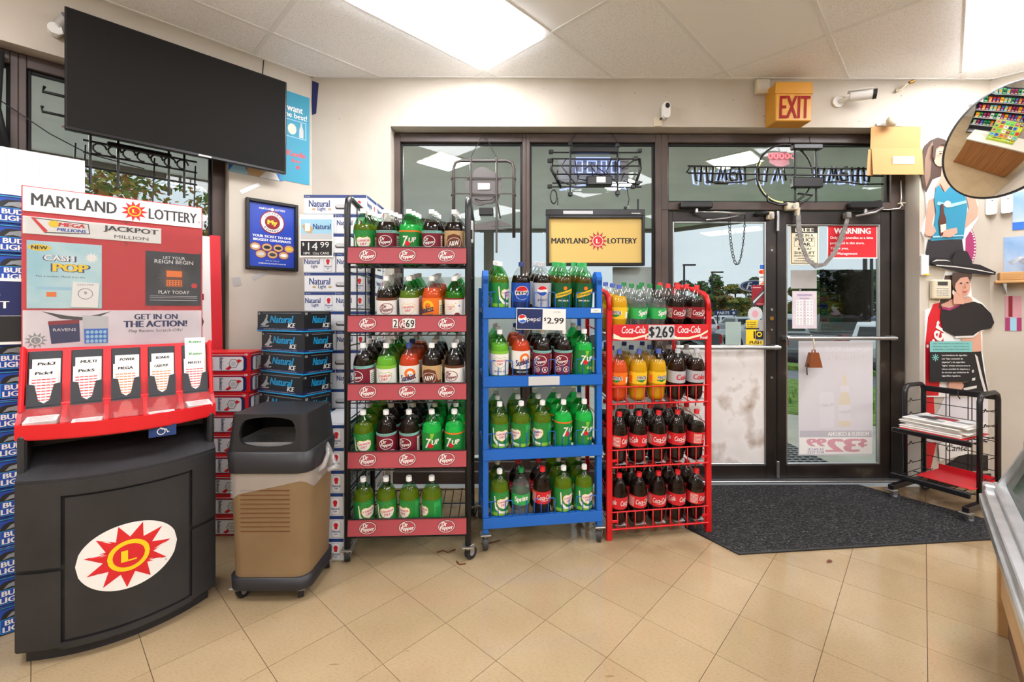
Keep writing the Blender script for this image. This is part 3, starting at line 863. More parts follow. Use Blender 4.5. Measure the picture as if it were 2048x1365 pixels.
for i, zt in enumerate(STR):
    sh = wire_shelf(PR, zt - .102, .62, DP - .02, 'rack_black', 13)
    b = B(); b.box((0, -.021, zt - .044), (.628, .004, .088), 'strip_red', .001, rx=R(-4))
    b.box((0, -.019, zt + .001), (.628, .012, .004), 'rack_black', .001); b.box((0, -.017, zt - .089), (.62, .008, .004), 'rack_black', .001)
    st = b.build('price_strip', PR)
    for k in (-1, 0, 1):
        lo = bpy.data.objects.new('logo', logo_me); COL.objects.link(lo); lo.parent = st; lo.location = (k * .208, -.0235, zt - .044); lo.rotation_euler = (R(-4), 0, 0)
b = B()
for dx, ch in ((-.062, '2'), (.004, '6'), (.028, '9')):
    b.box((dx, -.026, 0), (.027, .002, .05), 'paper'); b.text(ch, dx, 0, .04, 'ink', -.0276, .018, .02)
b.box((-.025, -.026, -.02), (.006, .002, .008), 'ink')
o = b.build('price_ticket', PR); o.location = (0, -.002, STR[1] - .044)
b = B(); b.tube([(.325, .02, 1.83), (.338, .03, 1.80), (.338, .05, 1.75), (.33, .08, 1.72)], .006, 'grey'); b.span(.322, .35, .0, .03, 1.72, 1.84, 'silver', .004); b.span(.326, .346, -.004, .0, 1.74, 1.79, 'ink', .001); b.build('tag_holder', PR)
P5 = .123
fill_shelf(PRM, STR[0] - .102, 0, 5, P5, ['gdry', 'drp', 'seven2', 'drp', 'aw'], 4, 'black', 'top', [5, 0, 5, -15, 0], seed=1)
fill_shelf(PRM, STR[1] - .102, 0, 5, P5, [None, 'zdrp', 'zgd', 'sunk', 'gdx'], 4, 'black', 'second', [0, 10, 0, -30, 0], seed=2)
fill_shelf(PRM, STR[2] - .102, 0, 5, P5, [['drp', 'zdrp', 'drp', 'drp'], ['lime', 'gdry', 'gdry', 'gdry'], ['zsunk', 'zsunk', 'sunk', 'sunk'], 'aw', 'zdrp'], 4, 'black', 'middle', [-30, 0, 0, -12, -18], seed=3)
fill_shelf(PRM, STR[3] - .102, 0, 5, P5, ['gdry', 'drp', 'drp', 'seven', 'seven2'], 4, 'black', 'fourth', [8, 8, -22, 5, -10], seed=4)
fill_shelf(PRM, STR[4] - .102, 0, 5, P5, [['gdry'], ['gdry'], ['gdry'], ['gdry'], None], 1, 'black', 'bottom', [35, 8, -35, -60], seed=5)

# ---- blue rack
BR = thing('soda_rack', 'blue rolling soda rack with four shelves between black and red racks', 'rack', (0.199, 2.5225, 0), R(7.7))
BRM = Matrix.Translation((0.199, 2.5225, 0)) @ Matrix.Rotation(R(7.7), 4, 'Z')
DB = .42
LIP = [1.368, .982, .572, .190]
for s in (-1, 1):
    x = s * .331
    b = B(); b.span(x - .016, x + .016, 0, .024, .10, 1.53, 'rack_blue', .003)
    pts = [(0, 1.50), (.0, 1.545), (.02, 1.575), (.05, 1.58), (.08, 1.565), (.10, 1.53), (.10, 1.46), (.03, 1.46), (.024, 1.50)]
    v = [(x - .016, p[0], p[1]) for p in pts] + [(x + .016, p[0], p[1]) for p in pts]; n_ = len(pts)
    b.add(v, [tuple(range(n_)), tuple(range(2 * n_ - 1, n_ - 1, -1))] + [(i, i + n_, (i + 1) % n_ + n_, (i + 1) % n_) for i in range(n_)], 'rack_blue')
    b.build('post', BR)
    b = B(); b.span(x - .012, x + .012, DB - .024, DB, .10, 1.50, 'rack_blue', .003)
    b.build('post', BR)
    b = B()
    for k in range(30): b.span(x - .0175 if s < 0 else x + .0135, x - .0135 if s < 0 else x + .0175, .03, .038, .16 + k * .044, .185 + k * .044, 'ink')
    b.span(x - .013, x + .013, .03, .055, .12, 1.5, 'rack_blue', .002)
    for z in (.14, .55, .95, 1.34): b.span(x - .008, x + .008, .05, DB - .02, z, z + .03, 'rack_blue', .002)
    b.build('side_rail', BR)
    caster(BR, x, .012, .10, rw=.042, rot=.25 * s + .2, wheel='dkgrey'); caster(BR, x, DB - .02, .10, rw=.042, rot=.3, wheel='dkgrey')
for zt in LIP:
    wire_shelf(BR, zt - .055, .63, DB - .02, 'rack_blue', 12)
    b = B(); b.span(-.347, .347, -.008, .0, zt - .06, zt, 'rack_blue', .002); b.span(-.345, .345, -.008, .02, zt - .004, zt, 'rack_blue', .001); b.build('shelf_lip', BR)
    b = B(); n_ = 8
    for k in range(n_):                                   # looped wire guard
        x0 = -.30 + k * .082; hgt = .088
        b.tube([(x0, .004, zt - .03), (x0, .004, zt + hgt - .008), (x0 + .006, .004, zt + hgt), (x0 + .034, .004, zt + hgt), (x0 + .04, .004, zt + hgt - .008), (x0 + .04, .004, zt - .03)], .0026, 'rack_blue', 6)
    b.cyl((-.325, .004, zt + .086), (-.30, .004, zt + .086), .0026, 'rack_blue', 6)
    b.build('wire_guard', BR)
b = B(); b.span(-.09, .09, -.0125, -.0095, LIP[1] - .055, LIP[1] - .004, 'ltgrey', .001); b.build('blank_ticket', BR)
b = B(); b.span(.275, .335, -.0125, -.0095, LIP[0] - .03, LIP[0] - .005, 'paper', .001); b.text('-----', .305, LIP[0] - .018, .003, 'ink', -.013, .02); b.build('small_ticket', BR)
PT = thing('price_card', 'white and navy price card reading 2.99 hung on the blue rack', 'sign', (0.199, 2.5225, 0), R(7.7))
b = B(); b.box((0, 0, 0), (.285, .004, .122), 'paper', .001); b.box((-.066, -.0022, 0), (.146, .001, .114), 'p_navy')
b.T = Matrix.Translation((-.108, -.0028, .0)); globe_r = .026
b.disc(0, 0, .025, .025, 'p_white', 0, 20); b.flat([(-.022, .008), (-.012, .021), (.008, .022), (.02, .01), (.006, .006), (-.008, .002)], 'p_red', -.0005); b.flat([(-.02, -.012), (-.008, -.022), (.01, -.021), (.022, -.008), (.004, -.004)], 'p_lblue', -.0005)
b.T = None
b.text('pepsi', -.043, -.004, .03, 'p_white', -.003, .075); b.text('$', .022, .0, .022, 'ink', -.0028, .012, .02); b.text('2.99', .082, -.006, .034, 'ink', -.0028, .095, .02); b.text('2 LITER', .09, .042, .009, 'grey', -.0028)
o = b.build('card', PT); o.location = (-.018, -.016, LIP[0] - .066); o.rotation_euler = (0, R(1.5), 0)
P5 = .1245
fill_shelf(BRM, LIP[0] - .055, .008, 5, P5, ['gdry', ['pepsi'], 'dpepsi', 'schw', 'schw'], 3, 'blue', 'top', [40, 0, -8, -5, -8], seed=11)
fill_shelf(BRM, LIP[1] - .055, .008, 5, P5, ['lime', 'zsunk', 'drp', 'drp', 'seven'], 3, 'blue', 'second', [0, 5, -22, -22, 5], seed=12)
fill_shelf(BRM, LIP[2] - .055, .008, 5, P5, ['gdry', 'gdry', 'gdry', 'seven2', 'seven'], 3, 'blue', 'third', [5, -55, -50, 25, 8], seed=13)
fill_shelf(BRM, LIP[3] - .055, .008, 5, P5, [['gdry', 'gdry'], ['sprite', 'coke'], ['coke', 'coke'], ['gdry', 'gdry', 'gdry'], ['gdry', 'gdry', 'gdry']], 2, 'blue', 'bottom', [15, -5, 8, 22, 8], seed=14)

# ---- red rack
RR = thing('soda_rack', 'red wire soda rack standing beside the door', 'rack', (0.904, 2.6345, 0), R(8.0))
RRM = Matrix.Translation((0.904, 2.6345, 0)) @ Matrix.Rotation(R(8.0), 4, 'Z')
DC = .42
for s in (-1, 1):
    x = s * .315
    b = B(); b.span(x - .017, x + .017, 0, .022, 0, 1.36, 'rack_red', .003)
    b.tube([(x, .011, 1.35), (x, .014, 1.40), (x, .03, 1.435), (x, .06, 1.455), (x, .2, 1.49), (x, DC - .04, 1.52), (x, DC, 1.50)], .0165, 'rack_red', 8)
    b.build('side_tube', RR)
    b = B(); b.span(x - .012, x + .012, DC - .012, DC + .012, 0, 1.5, 'rack_red', .003); b.build('post', RR)
    b = B()
    for z in (.12, .30, .48, .66, .84, 1.02, 1.2, 1.32): b.cyl((x, .02, z), (x, DC, z + .055), .003, 'rack_red', 6)
    b.build('side_wire', RR)
    for z in (.115, .47):
        b = B(); b.T = Matrix.Translation((x - s * .03, -.004, 0)); b.span(-.02, .02, -.003, .0, z - .008, z + .008, 'rack_red', .002); b.build('clip_plate', RR)
SH = [1.19, .805, .435, .072]
for i, zb in enumerate(SH):
    wire_shelf(RR, zb, .60, DC - .02, 'rack_red', 12)
    b = B(); b.T = Matrix.Translation((0, 0, zb)) @ Matrix.Rotation(TILT, 4, 'X')
    for k in range(5): b.span(-.27 + k * .125, -.205 + k * .125, .02, DC - .03, -.001, .001, 'ltgrey')
    b.build('glide_strip', RR)
    if i == 0: continue
    b = B()
    b.cyl((-.305, -.006, zb + .097), (.305, -.006, zb + .097), .0042, 'rack_red', 8); b.cyl((-.305, -.006, zb - .004), (.305, -.006, zb - .004), .005, 'rack_red', 8)
    for k in range(11):
        x = -.27 + k * .055; b.tube([(x, -.006, zb + .097), (x, -.006, zb - .004), (x + .004, .004, zb - .03), (x + .01, .02, zb - .02)], .003, 'rack_red', 6)
    b.build('wire_guard', RR)
b = B(); zc = 1.222
b.box((0, -.012, zc), (.60, .004, .094), 'p_red', .001)
for x in (-.3, .05):
    b.flat([(x + .002, zc - .005), (x + .05, zc - .028), (x + .12, zc - .03), (x + .2, zc - .012), (x + .246, zc + .012), (x + .246, zc), (x + .2, zc - .024), (x + .12, zc - .043), (x + .05, zc - .043), (x + .002, zc - .035)], 'p_cream', -.0145)
    b.text('Coca-Cola', x + .125, zc + .016, .042, 'p_white', -.015, .145, .012, .3); b.text('Real', x + .22, zc - .031, .016, 'p_white', -.0152, .045, .02)
b.build('price_strip', RR)
b = B()
for x, ch in ((-.063, '$'), (-.022, '2'), (.02, '6'), (.06, '9')):
    b.box((x, -.0165, zc), (.04, .0015, .086), 'ltgrey'); b.text(ch, x, zc + .002, .066, 'ink', -.0178, .03, .03)
b.box((-.001, -.018, zc - .026), (.006, .001, .007), 'ink'); b.build('price_ticket', RR)
P5 = .1235
fill_shelf(RRM, SH[0], 0, 5, P5, ['fy', 'sprite', 'sprite', 'ccoke', 'ccoke'], 3, 'red', 'top', [-35, 25, 25, 5, 5], seed=21)
fill_shelf(RRM, SH[1], 0, 5, P5, ['fo', 'fy', 'fy', 'dcoke', 'dcoke'], 3, 'red', 'second', [-30, 5, 8, 15, 0], seed=22)
fill_shelf(RRM, SH[2], 0, 5, P5, ['coke'] * 5, 3, 'red', 'third', [50, -70, 0, -110, 70], seed=23)
fill_shelf(RRM, SH[3], 0, 5, P5, ['coke'] * 5, 3, 'red', 'bottom', [-80, 12, -5, -80, 45], seed=24)

# ================================================================ LEFT SIDE: television, lottery stand, bin, beer cartons
def arcf(x): return -.11 * (1 - (x / .315) ** 2)
def arc_slab(b, x0, x1, z0, z1, yb, off, m, n=12, z1b=None):
    """solid whose front follows the stand's bow; off = how far proud of it"""
    xs = [x0 + (x1 - x0) * k / n for k in range(n + 1)]
    z1b = z1 if z1b is None else z1b
    v = []
    for x in xs: v += [(x, arcf(x) - off, z0), (x, arcf(x) - off, z1), (x, yb, z1b), (x, yb, z0)]
    f = []
    for k in range(n):
        a, c = 4 * k, 4 * k + 4
        f += [(a, c, c + 1, a + 1), (a + 1, c + 1, c + 2, a + 2), (a + 2, c + 2, c + 3, a + 3), (a + 3, c + 3, c, a)]
    f += [(0, 1, 2, 3), (4 * n + 3, 4 * n + 2, 4 * n + 1, 4 * n)]
    return b.add(v, f, m)
M('screen', '1b1a18', 0.75, spec=.2); M('tv_bezel', '1a1a1c', 0.25)
WLM = lambda x, y, z: (-1.496 + (x + y * -1) * 0.70710678 if False else -1.496 + x * .70710678 - y * .70710678, YD + x * .70710678 + y * .70710678, z)
TVt = thing('television', 'large black flat television mounted high on the diagonal wall', 'television', WLM(-.775, -.13, 2.635), R(45))
b = B(); b.box((0, .018, 0), (1.10, .036, .645), 'tv_bezel', .004); b.build('bezel', TVt)
b = B(); b.box((0, -.0012, .006), (1.08, .002, .62), 'screen'); b.build('screen', TVt)
b = B(); b.box((.07, -.004, -.315), (.07, .008, .012), 'silver', .002); b.build('maker_badge', TVt)
b = B(); b.box((0, .05, 0), (.40, .03, .30), 'black', .005); b.box((0, .088, -.02), (.12, .05, .22), 'black', .004); b.box((0, .119, 0), (.34, .02, .26), 'black', .002); b.build('wall_mount', TVt)
for o in TVt.children: o.rotation_euler = (R(1.2), 0, 0)

KC = (-1.627, 1.8965); KA = R(40.9)
MN('podium_plastic', '232325', '303032', 5, .5, 6, .3, .7, .12, 160); M('kiosk_red', 'dd1f26', .4); M('kiosk_red2', 'c8202a', .5)
M('pocket', '2c2e33', .5); M('sticker_blue', '20407c', .5)
KS = thing('lottery_stand', 'red and black lottery play stand with bowed front and tall sign board', 'stand', (*KC, 0), KA)
b = B(); arc_slab(b, -.315, .315, .05, .67, .23, 0, 'podium_plastic', 16)
arc_slab(b, -.29, .29, 0, .05, .22, -.03, 'podium_plastic', 16)
for x0, x1 in ((-.317, -.19), (.222, .317)):
    arc_slab(b, x0, x1, .06, .352 if x0 < 0 else .37, .232, .012, 'podium_plastic', 5); arc_slab(b, x0, x1, .368 if x0 < 0 else .386, .67, .232, .016, 'podium_plastic', 5)
arc_slab(b, -.317, .317, .64, .692, .232, .016, 'podium_plastic', 18)
arc_slab(b, -.317, .317, .692, .705, .232, .010, 'podium_plastic', 18, .80)
for s in (-1, 1): b.span(s * .317, s * .29, .03, .235, .70, .865, 'podium_plastic', .008)
b.span(-.317, .317, .19, .235, .05, .87, 'podium_plastic', .004)
arc_slab(b, -.19, .222, .05, .075, .2, .012, 'podium_plastic', 10)
b.build('podium', KS)
b = B(); arc_slab(b, -.178, .21, .085, .63, .1, .010, 'podium_plastic', 12); dr = b.build('podium_door', KS)
def on_arc(b, fn):
    """bend flat print drawn at y<=0 on to the bowed door"""
    i0 = len(b.v); fn(b)
    b.v[i0:] = [(x, arcf(x) - .0105 + y, z) for (x, y, z) in b.v[i0:]]
def strip_disc(b, x, z, rx, rz, m, y, n=36):
    for k in range(n):
        a0, a1 = -1 + 2 * k / n, -1 + 2 * (k + 1) / n
        h0, h1 = rz * math.sqrt(max(0, 1 - a0 * a0)), rz * math.sqrt(max(0, 1 - a1 * a1))
        b.add([(x + rx * a0, y, z - h0), (x + rx * a1, y, z - h1), (x + rx * a1, y, z + h1), (x + rx * a0, y, z + h0)], [(0, 1, 2, 3)], m)
def sun_poly(x, z, r, n=11, k=.56, sx=1.0, rot=.1):
    return [(x + (r if i % 2 == 0 else r * k) * sx * math.cos(PI * i / n + rot), z + (r if i % 2 == 0 else r * k) * math.sin(PI * i / n + rot)) for i in range(2 * n)]
def emblem(b):
    strip_disc(b, .008, .356, .158, .132, 'white', -.001)
    p = sun_poly(.008, .358, .128, 11, .58, 1.06)
    for i in range(22):
        q = [(.008, .358), p[i], p[(i + 1) % 22]]
        for t in range(6):
            l = lambda a, c, u: (a[0] + (c[0] - a[0]) * u, a[1] + (c[1] - a[1]) * u)
            A, Bq = l(q[0], q[1], t / 6), l(q[0], q[1], (t + 1) / 6); D, C2 = l(q[0], q[2], t / 6), l(q[0], q[2], (t + 1) / 6)
            b.add([(A[0], -.002, A[1]), (Bq[0], -.002, Bq[1]), (C2[0], -.002, C2[1]), (D[0], -.002, D[1])], [(0, 1, 2, 3)], 'red')
    strip_disc(b, .008, .358, .066, .062, 'yellow', -.003); strip_disc(b, .008, .358, .05, .046, 'red', -.004)
    b.text('L', .008, .358, .045, 'yellow', -.005, .036, .05); b.text('R', .128, .29, .007, 'ink', -.002)
b = B(); on_arc(b, emblem); b.build('oval_emblem', dr)
b = B(); b.T = Matrix.Translation((.0, -.052, -.012)); b.box((.12, .02, .838), (.095, .003, .05), 'sticker_blue')
b.disc(.115, .835, .015, .015, 'white', .0178, 20, None, 0, .78); b.flat([(.108, .857), (.113, .857), (.116, .843), (.132, .840), (.136, .827), (.144, .830), (.143, .833), (.138, .831), (.134, .844), (.117, .847)], 'white', .0176); b.disc(.111, .859, .004, .004, 'white', .0176, 10)
b.build('access_sticker', KS)
# red tray with five slip compartments
b = B(); arc_slab(b, -.325, .325, .845, .868, .235, -.05, 'kiosk_red', 14)
n = 14; xs = [-.325 + .65 * k / n for k in range(n + 1)]
for k in range(n):
    a, c = xs[k], xs[k + 1]
    fa, fc = arcf(max(-.315, min(.315, a))) + .045, arcf(max(-.315, min(.315, c))) + .045
    v = [(a, fa, .85), (c, fc, .85), (c, fc, .905), (a, fa, .905), (a, fa + .012, .905), (c, fc + .012, .905), (c, fc + .012, .868), (a, fa + .012, .868)]
    b.add(v, [(0, 1, 2, 3), (3, 2, 5, 4), (4, 5, 6, 7)], 'kiosk_red')
for k in range(6):
    x = -.318 + k * .1272; y0 = arcf(max(-.315, min(.315, x))) + .05
    b.add([(x - .007, y0, .865), (x + .007, y0, .865), (x + .007, .14, .865), (x - .007, .14, .865), (x - .007, y0, .905), (x + .007, y0, .905), (x + .007, .14, .965), (x - .007, .14, .965)],
          [(0, 1, 5, 4), (1, 2, 6, 5), (3, 0, 4, 7), (4, 5, 6, 7), (2, 3, 7, 6)], 'kiosk_red')
b.build('tray', KS)
# sloping red panel with five black pockets
SL = Matrix.Translation((0, .135, .95)) @ Matrix.Rotation(R(-14), 4, 'X')
b = B(); b.T = SL; b.box((0, .008, .12), (.63, .016, .26), 'kiosk_red', .004)
for s in (-1, 1): b.box((s * .316, -.01, .12), (.016, .05, .27), 'kiosk_red', .006)
b.T = None; b.span(-.32, .32, .12, .235, .87, .97, 'kiosk_red', .006)
b.build('pocket_panel', KS)
heads = [('Pick3', 'Pick4', 'yellow'), ('MULTI', 'Pick5', 'yellow'), ('POWER', 'MEGA', 'red'), ('BONUS', 'CASH POP', 'yellow'), ('Keno', 'MATCH', 'red')]
for k in range(5):
    x = -.254 + k * .127
    b = B(); b.T = SL @ Matrix.Translation((x, 0, 0)); b.box((0, -.002, .125), (.1, .006, .225), 'pocket', .003)
    b.prism([(-.05, .0), (.05, .0), (.05, .10), (.028, .095), (.016, .03), (0, .018), (-.016, .03), (-.028, .095), (-.05, .10)], 'pocket', -.018, -.013)
    b.box((0, -.011, .006), (.1, .014, .008), 'pocket', .002)
    pk = b.build('slip_pocket', KS)
    for d in range(2 if k < 4 else 3):
        s = B(); s.T = SL @ Matrix.Translation((x + (.004 if d else -.002), -.006 - .003 * (1 - d) if d < 2 else -.006, 0)); z1 = (.155 if d == 0 else .195) if k < 4 else (.16, .205, .265)[d]
        yy = (-.004, 0, .001)[d]
        s.box((0, yy, z1 / 2 + .008), (.083, .003, z1), 'paper', .0005)
        t = heads[k][1] if d == 0 else heads[k][0]
        if k == 4: t = ('MATCH', 'Keno', 'Keno')[d]
        s.text(t, 0, z1 - .012, .012, 'green' if t == 'Keno' else 'ink', yy - .0022, .05, .03, .1)
        if d == 0:
            for r_ in range(8): s.rect(-.034, .034, .03 + r_ * .012, .034 + r_ * .012, 'p_orange' if k in (2, 3) else 'p_red', yy - .002)
            for r_ in range(6): s.rect(-.036 + r_ * .014, -.034 + r_ * .014, .028, .122, 'paper', yy - .0024)
        s.build('slip_stack', pk)
for k, (n_, off) in enumerate(((7, 0), (4, .01), (0, 0), (3, -.01), (6, .012))):
    x = -.254 + k * .127
    for q in range(n_):
        pass
    if n_:
        yc = arcf(x) + .108
        s = B(); s.box((x + off * .6, yc, .874 + .0035 * n_), (.094, .072, .006 * n_ + .002), 'paper', .001, rz=R(2.5 * (k - 2)), rx=R(9))
        for r_ in range(4): s.box((x + off * .6, yc - .025 + r_ * .014, .8747 + .0065 * n_ + (-.025 + r_ * .014) * .158), (.07, .004, .0012), 'p_red', rz=R(2.5 * (k - 2)), rx=R(9))
        s.build('slip_pile', KS)
b = B(); n = 14
for k in range(n):
    a, c = xs[k], xs[k + 1]
    fa, fc = arcf(max(-.315, min(.315, a))) + .05, arcf(max(-.315, min(.315, c))) + .05
    b.add([(a, fa, .912), (c, fc, .912), (c, .125, .962), (a, .125, .962), (a, fa, .909), (c, fc, .909), (c, .125, .959), (a, .125, .959)], [(0, 1, 2, 3), (7, 6, 5, 4), (0, 4, 5, 1)], 'acrylic')
b.build('clear_flap', KS)
# sign board
BY = .222
b = B(); b.span(-.327, .292, BY, BY + .012, 1.17, 1.872, 'kiosk_red2', .002); bd = b.build('sign_board', KS)
b = B(); b.span(-.323, .288, BY - .004, BY, 1.766, 1.868, 'white', .001)
b.text('MARYLAND', -.165, 1.818, .05, 'dkgrey', BY - .0046, .265, .02); b.text('LOTTERY', .175, 1.812, .05, 'dkgrey', BY - .0046, .185, .02); b.disc(.277, 1.795, .005, .005, 'dkgrey', BY - .0046, 12, None, 0, .7)
b.sun(.03, 1.815, .048, 'red', BY - .0048, 11); b.disc(.03, 1.815, .024, .024, 'yellow', BY - .0053, 20); b.disc(.03, 1.815, .019, .019, 'red', BY - .0057, 20); b.text('L', .03, 1.815, .018, 'yellow', BY - .0061, .013, .04)
b.build('header_sign', bd)
b = B(); b.span(-.323, .128, BY - .003, BY, 1.672, 1.745, 'paper', .001)
b.flat([(-.3, 1.742), (-.125, 1.735), (-.12, 1.69), (-.26, 1.68)], 'ink', BY - .0034); b.flat([(-.296, 1.738), (-.128, 1.732), (-.123, 1.693), (-.258, 1.684)], 'paper', BY - .0037)
b.flat([(-.3, 1.742), (-.29, 1.742), (-.25, 1.69), (-.26, 1.68)], 'red', BY - .004)
b.disc(-.232, 1.722, .017, .015, 'yellow', BY - .0042, 16); b.text('MEGA', -.178, 1.722, .017, 'red', BY - .0044, .08, .04, .15); b.text('MILLIONS', -.178, 1.7, .014, 'blue', BY - .0044, .09, .03, .15)
b.text('JACKPOT', .02, 1.722, .03, 'dkgrey', BY - .0036, .19, .03); b.text('MILLION', .02, 1.69, .015, 'dkgrey', BY - .0036, .12)
b.build('jackpot_sign', bd)
MN('poster_teal', '9fd2de', 'c8e6e8', 6, .5)
b = B(); b.span(-.312, -.082, BY - .003, BY, 1.36, 1.645, 'poster_teal', .001)
b.disc(-.275, 1.617, .034, .014, 'yellow', BY - .0034, 20); b.text('NEW', -.275, 1.617, .015, 'ink', BY - .0038, .046, .03)
b.text('CASH', -.215, 1.575, .026, 'sticker_blue', BY - .0034, .095, .07); b.text('CASH', -.216, 1.576, .024, 'white', BY - .0038, .09, .03)
b.text('POP', -.18, 1.535, .036, 'sticker_blue', BY - .0034, .11, .08); b.text('POP', -.181, 1.536, .034, 'yellow', BY - .0038, .105, .04)
b.text('Pick a number. Match it to win.', -.21, 1.497, .008, 'sticker_blue', BY - .0034, .15); b.rect(-.285, -.18, 1.44, 1.452, 'p_sky', BY - .0034); b.rect(-.255, -.225, 1.41, 1.43, 'p_orange', BY - .0034)
b.sun(-.115, 1.585, .025, 'white', BY - .0034, 11)
b.box((-.135, BY - .005, 1.42), (.085, .002, .11), 'white', ry=.05); b.disc(-.135, 1.425, .024, .024, 'ink', BY - .0065, 20, None, 0, .93); b.text('9', -.135, 1.428, .014, 'ink', BY - .0065); b.text('CASH POP', -.135, 1.465, .008, 'grey', BY - .0065)
b.build('cash_poster', bd)
MN('poster_dark', '15181f', '2a303b', 7, .4)
b = B(); b.span(.07, .286, BY - .003, BY, 1.375, 1.635, 'poster_dark', .001)
b.text('LET YOUR', .178, 1.608, .013, 'white', BY - .0034, .085); b.text('REIGN BEGIN', .178, 1.588, .018, 'white', BY - .0034, .15); b.text('PLAY TODAY', .178, 1.44, .016, 'white', BY - .0034, .12)
b.sun(.178, 1.51, .07, 'dkgrey', BY - .0034, 22, .7); b.rect(.143, .213, 1.465, 1.55, 'p_brown', BY - .0038); b.rect(.148, .208, 1.47, 1.5, 'p_orange', BY - .0042); b.rect(.148, .208, 1.515, 1.545, 'p_orange', BY - .0042)
for i in range(5):
    for j in range(3): b.disc(.155 + i * .0115, 1.475 + j * .009, .004, .003, 'p_brown', BY - .0045, 8)
b.disc(.258, 1.475, .012, .012, 'red', BY - .0034, 16)
for z in (1.42, 1.412, 1.4): b.rect(.085, .27, z, z + .002, 'ltgrey', BY - .0034)
b.build('reign_poster', bd)
MN('poster_mauve', 'd9cdd8', 'efe9ec', 5, .5)
b = B(); b.span(-.323, .288, BY - .003, BY, 1.19, 1.352, 'poster_mauve', .001)
b.text('GET IN ON', .11, 1.322, .026, 'p_navy', BY - .0034, .16, .03); b.text('THE ACTION!', .11, 1.288, .03, 'p_navy', BY - .0034, .235, .04); b.text('Play Ravens Scratch-Offs!', .11, 1.254, .018, 'ink', BY - .0034, .2)
b.sun(-.285, 1.225, .035, 'p_grey', BY - .0033, 11); b.disc(-.285, 1.225, .018, .018, 'paper', BY - .0037, 18, None, 0, .8); b.text('L', -.285, 1.225, .014, 'paper', BY - .0037)
b.flat([(-.27, 1.348), (-.2, 1.33), (-.15, 1.322), (-.1, 1.332), (-.05, 1.348), (-.1, 1.318), (-.15, 1.308), (-.21, 1.315)], 'dkgrey', BY - .0034)
b.flat([(-.25, 1.305), (-.155, 1.312), (-.152, 1.215), (-.24, 1.208)], 'p_navy', BY - .0037); b.flat([(-.25, 1.305), (-.155, 1.312), (-.155, 1.295), (-.249, 1.288)], 'p_dred', BY - .004); b.text('RAVENS', -.2, 1.268, .012, 'white', BY - .0042, .07)
b.flat([(-.145, 1.33), (-.06, 1.325), (-.06, 1.2), (-.14, 1.2)], 'ltgrey', BY - .0037); b.flat([(-.14, 1.27), (-.062, 1.27), (-.062, 1.205), (-.138, 1.205)], 'p_lblue', BY - .004)
for i in range(5):
    for j in range(3): b.disc(-.128 + i * .014, 1.215 + j * .02, .006, .008, 'p_sky', BY - .0043, 8)
b.build('action_sign', bd)
b = B()
for x, z in ((-.32, 1.757), (.0, 1.757), (.283, 1.72), (-.32, 1.66), (.0, 1.66), (.283, 1.64), (.1, 1.362), (.283, 1.362), (-.08, 1.185)): b.cyl((x, BY - .012, z), (x, BY, z), .006, 'acrylic', 12)
b.build('clear_stud', bd)
b = B(); b.span(-.325, .29, BY - .0115, BY - .0095, 1.18, 1.76, 'acrylic'); b.build('clear_cover', bd)

# ---- beer cartons
M('ct_white', 'e9ecf0', .4); M('ct_navy', '24407f', .4); M('ct_black', '1c1e22', .38); M('ct_cyan', '1fa3dd', .4); M('ct_red', 'd8141f', .38); M('ct_blue', '1749b0', .38); M('ct_dblue', '16225a', .4)
FACES = {'front': Matrix.Identity(4), 'right': Matrix.Rotation(R(90), 4, 'Z'), 'left': Matrix.Rotation(R(-90), 4, 'Z')}
CW, CD, CH = .396, .198, .1215
def can_badge(b, x, z, y, s=1.0):
    b.prism(rrect(x - .024 * s, x + .024 * s, z - .042 * s, z + .042 * s, .012 * s, 3), 'ltgrey', y - .0004); b.prism(rrect(x - .021 * s, x + .021 * s, z - .039 * s, z + .039 * s, .01 * s, 3), 'ct_white', y - .0008)
    b.disc(x, z + .018 * s, .011 * s, .012 * s, 'p_red', y - .0012, 10); b.flat([(x - .008 * s, z + .008 * s), (x + .008 * s, z + .008 * s), (x + .006 * s, z - .002 * s), (x - .006 * s, z - .002 * s)], 'p_red', y - .0012)
    b.text('Natural', x, z - .012 * s, .012 * s, 'ct_navy', y - .0012, .038 * s, .02); b.text('Light', x, z - .026 * s, .009 * s, 'ct_navy', y - .0012, .018 * s, .02)
def natl_print(b):
    for f, w, d in (('front', CW, CD), ('right', CD, CW), ('left', CD, CW)):
        b.T = FACES[f]; y = -d / 2 - .0006
        b.rect(-w / 2 + .002, w / 2 - .002, CH - .019, CH - .001, 'ct_navy', y); b.text('18 Cans', -w / 2 + .025, CH - .01, .007, 'ct_white', y - .0004)
        if f == 'front':
            b.text('Natural', -.1, .066, .042, 'ct_navy', y, .13, .02); b.text('Light', -.085, .03, .03, 'ct_navy', y, .05, .02)
            b.disc(-.135, .03, .012, .007, 'p_tan', y, 8); b.disc(-.035, .03, .012, .007, 'p_tan', y, 8)
            b.prism(rrect(.0, .095, .03, .058, .012, 3), 'dkgrey', y); b.prism(rrect(.004, .091, .04, .062, .01, 3), 'ltgrey', y - .0003); can_badge(b, .15, .052, y, 1.1)
        else:
            b.text('Natural', -.045, .068, .032, 'ct_navy', y, .095, .02); b.text('Light', -.03, .036, .026, 'ct_navy', y, .042, .02); can_badge(b, .055, .051, y, 1.1)
    b.T = None
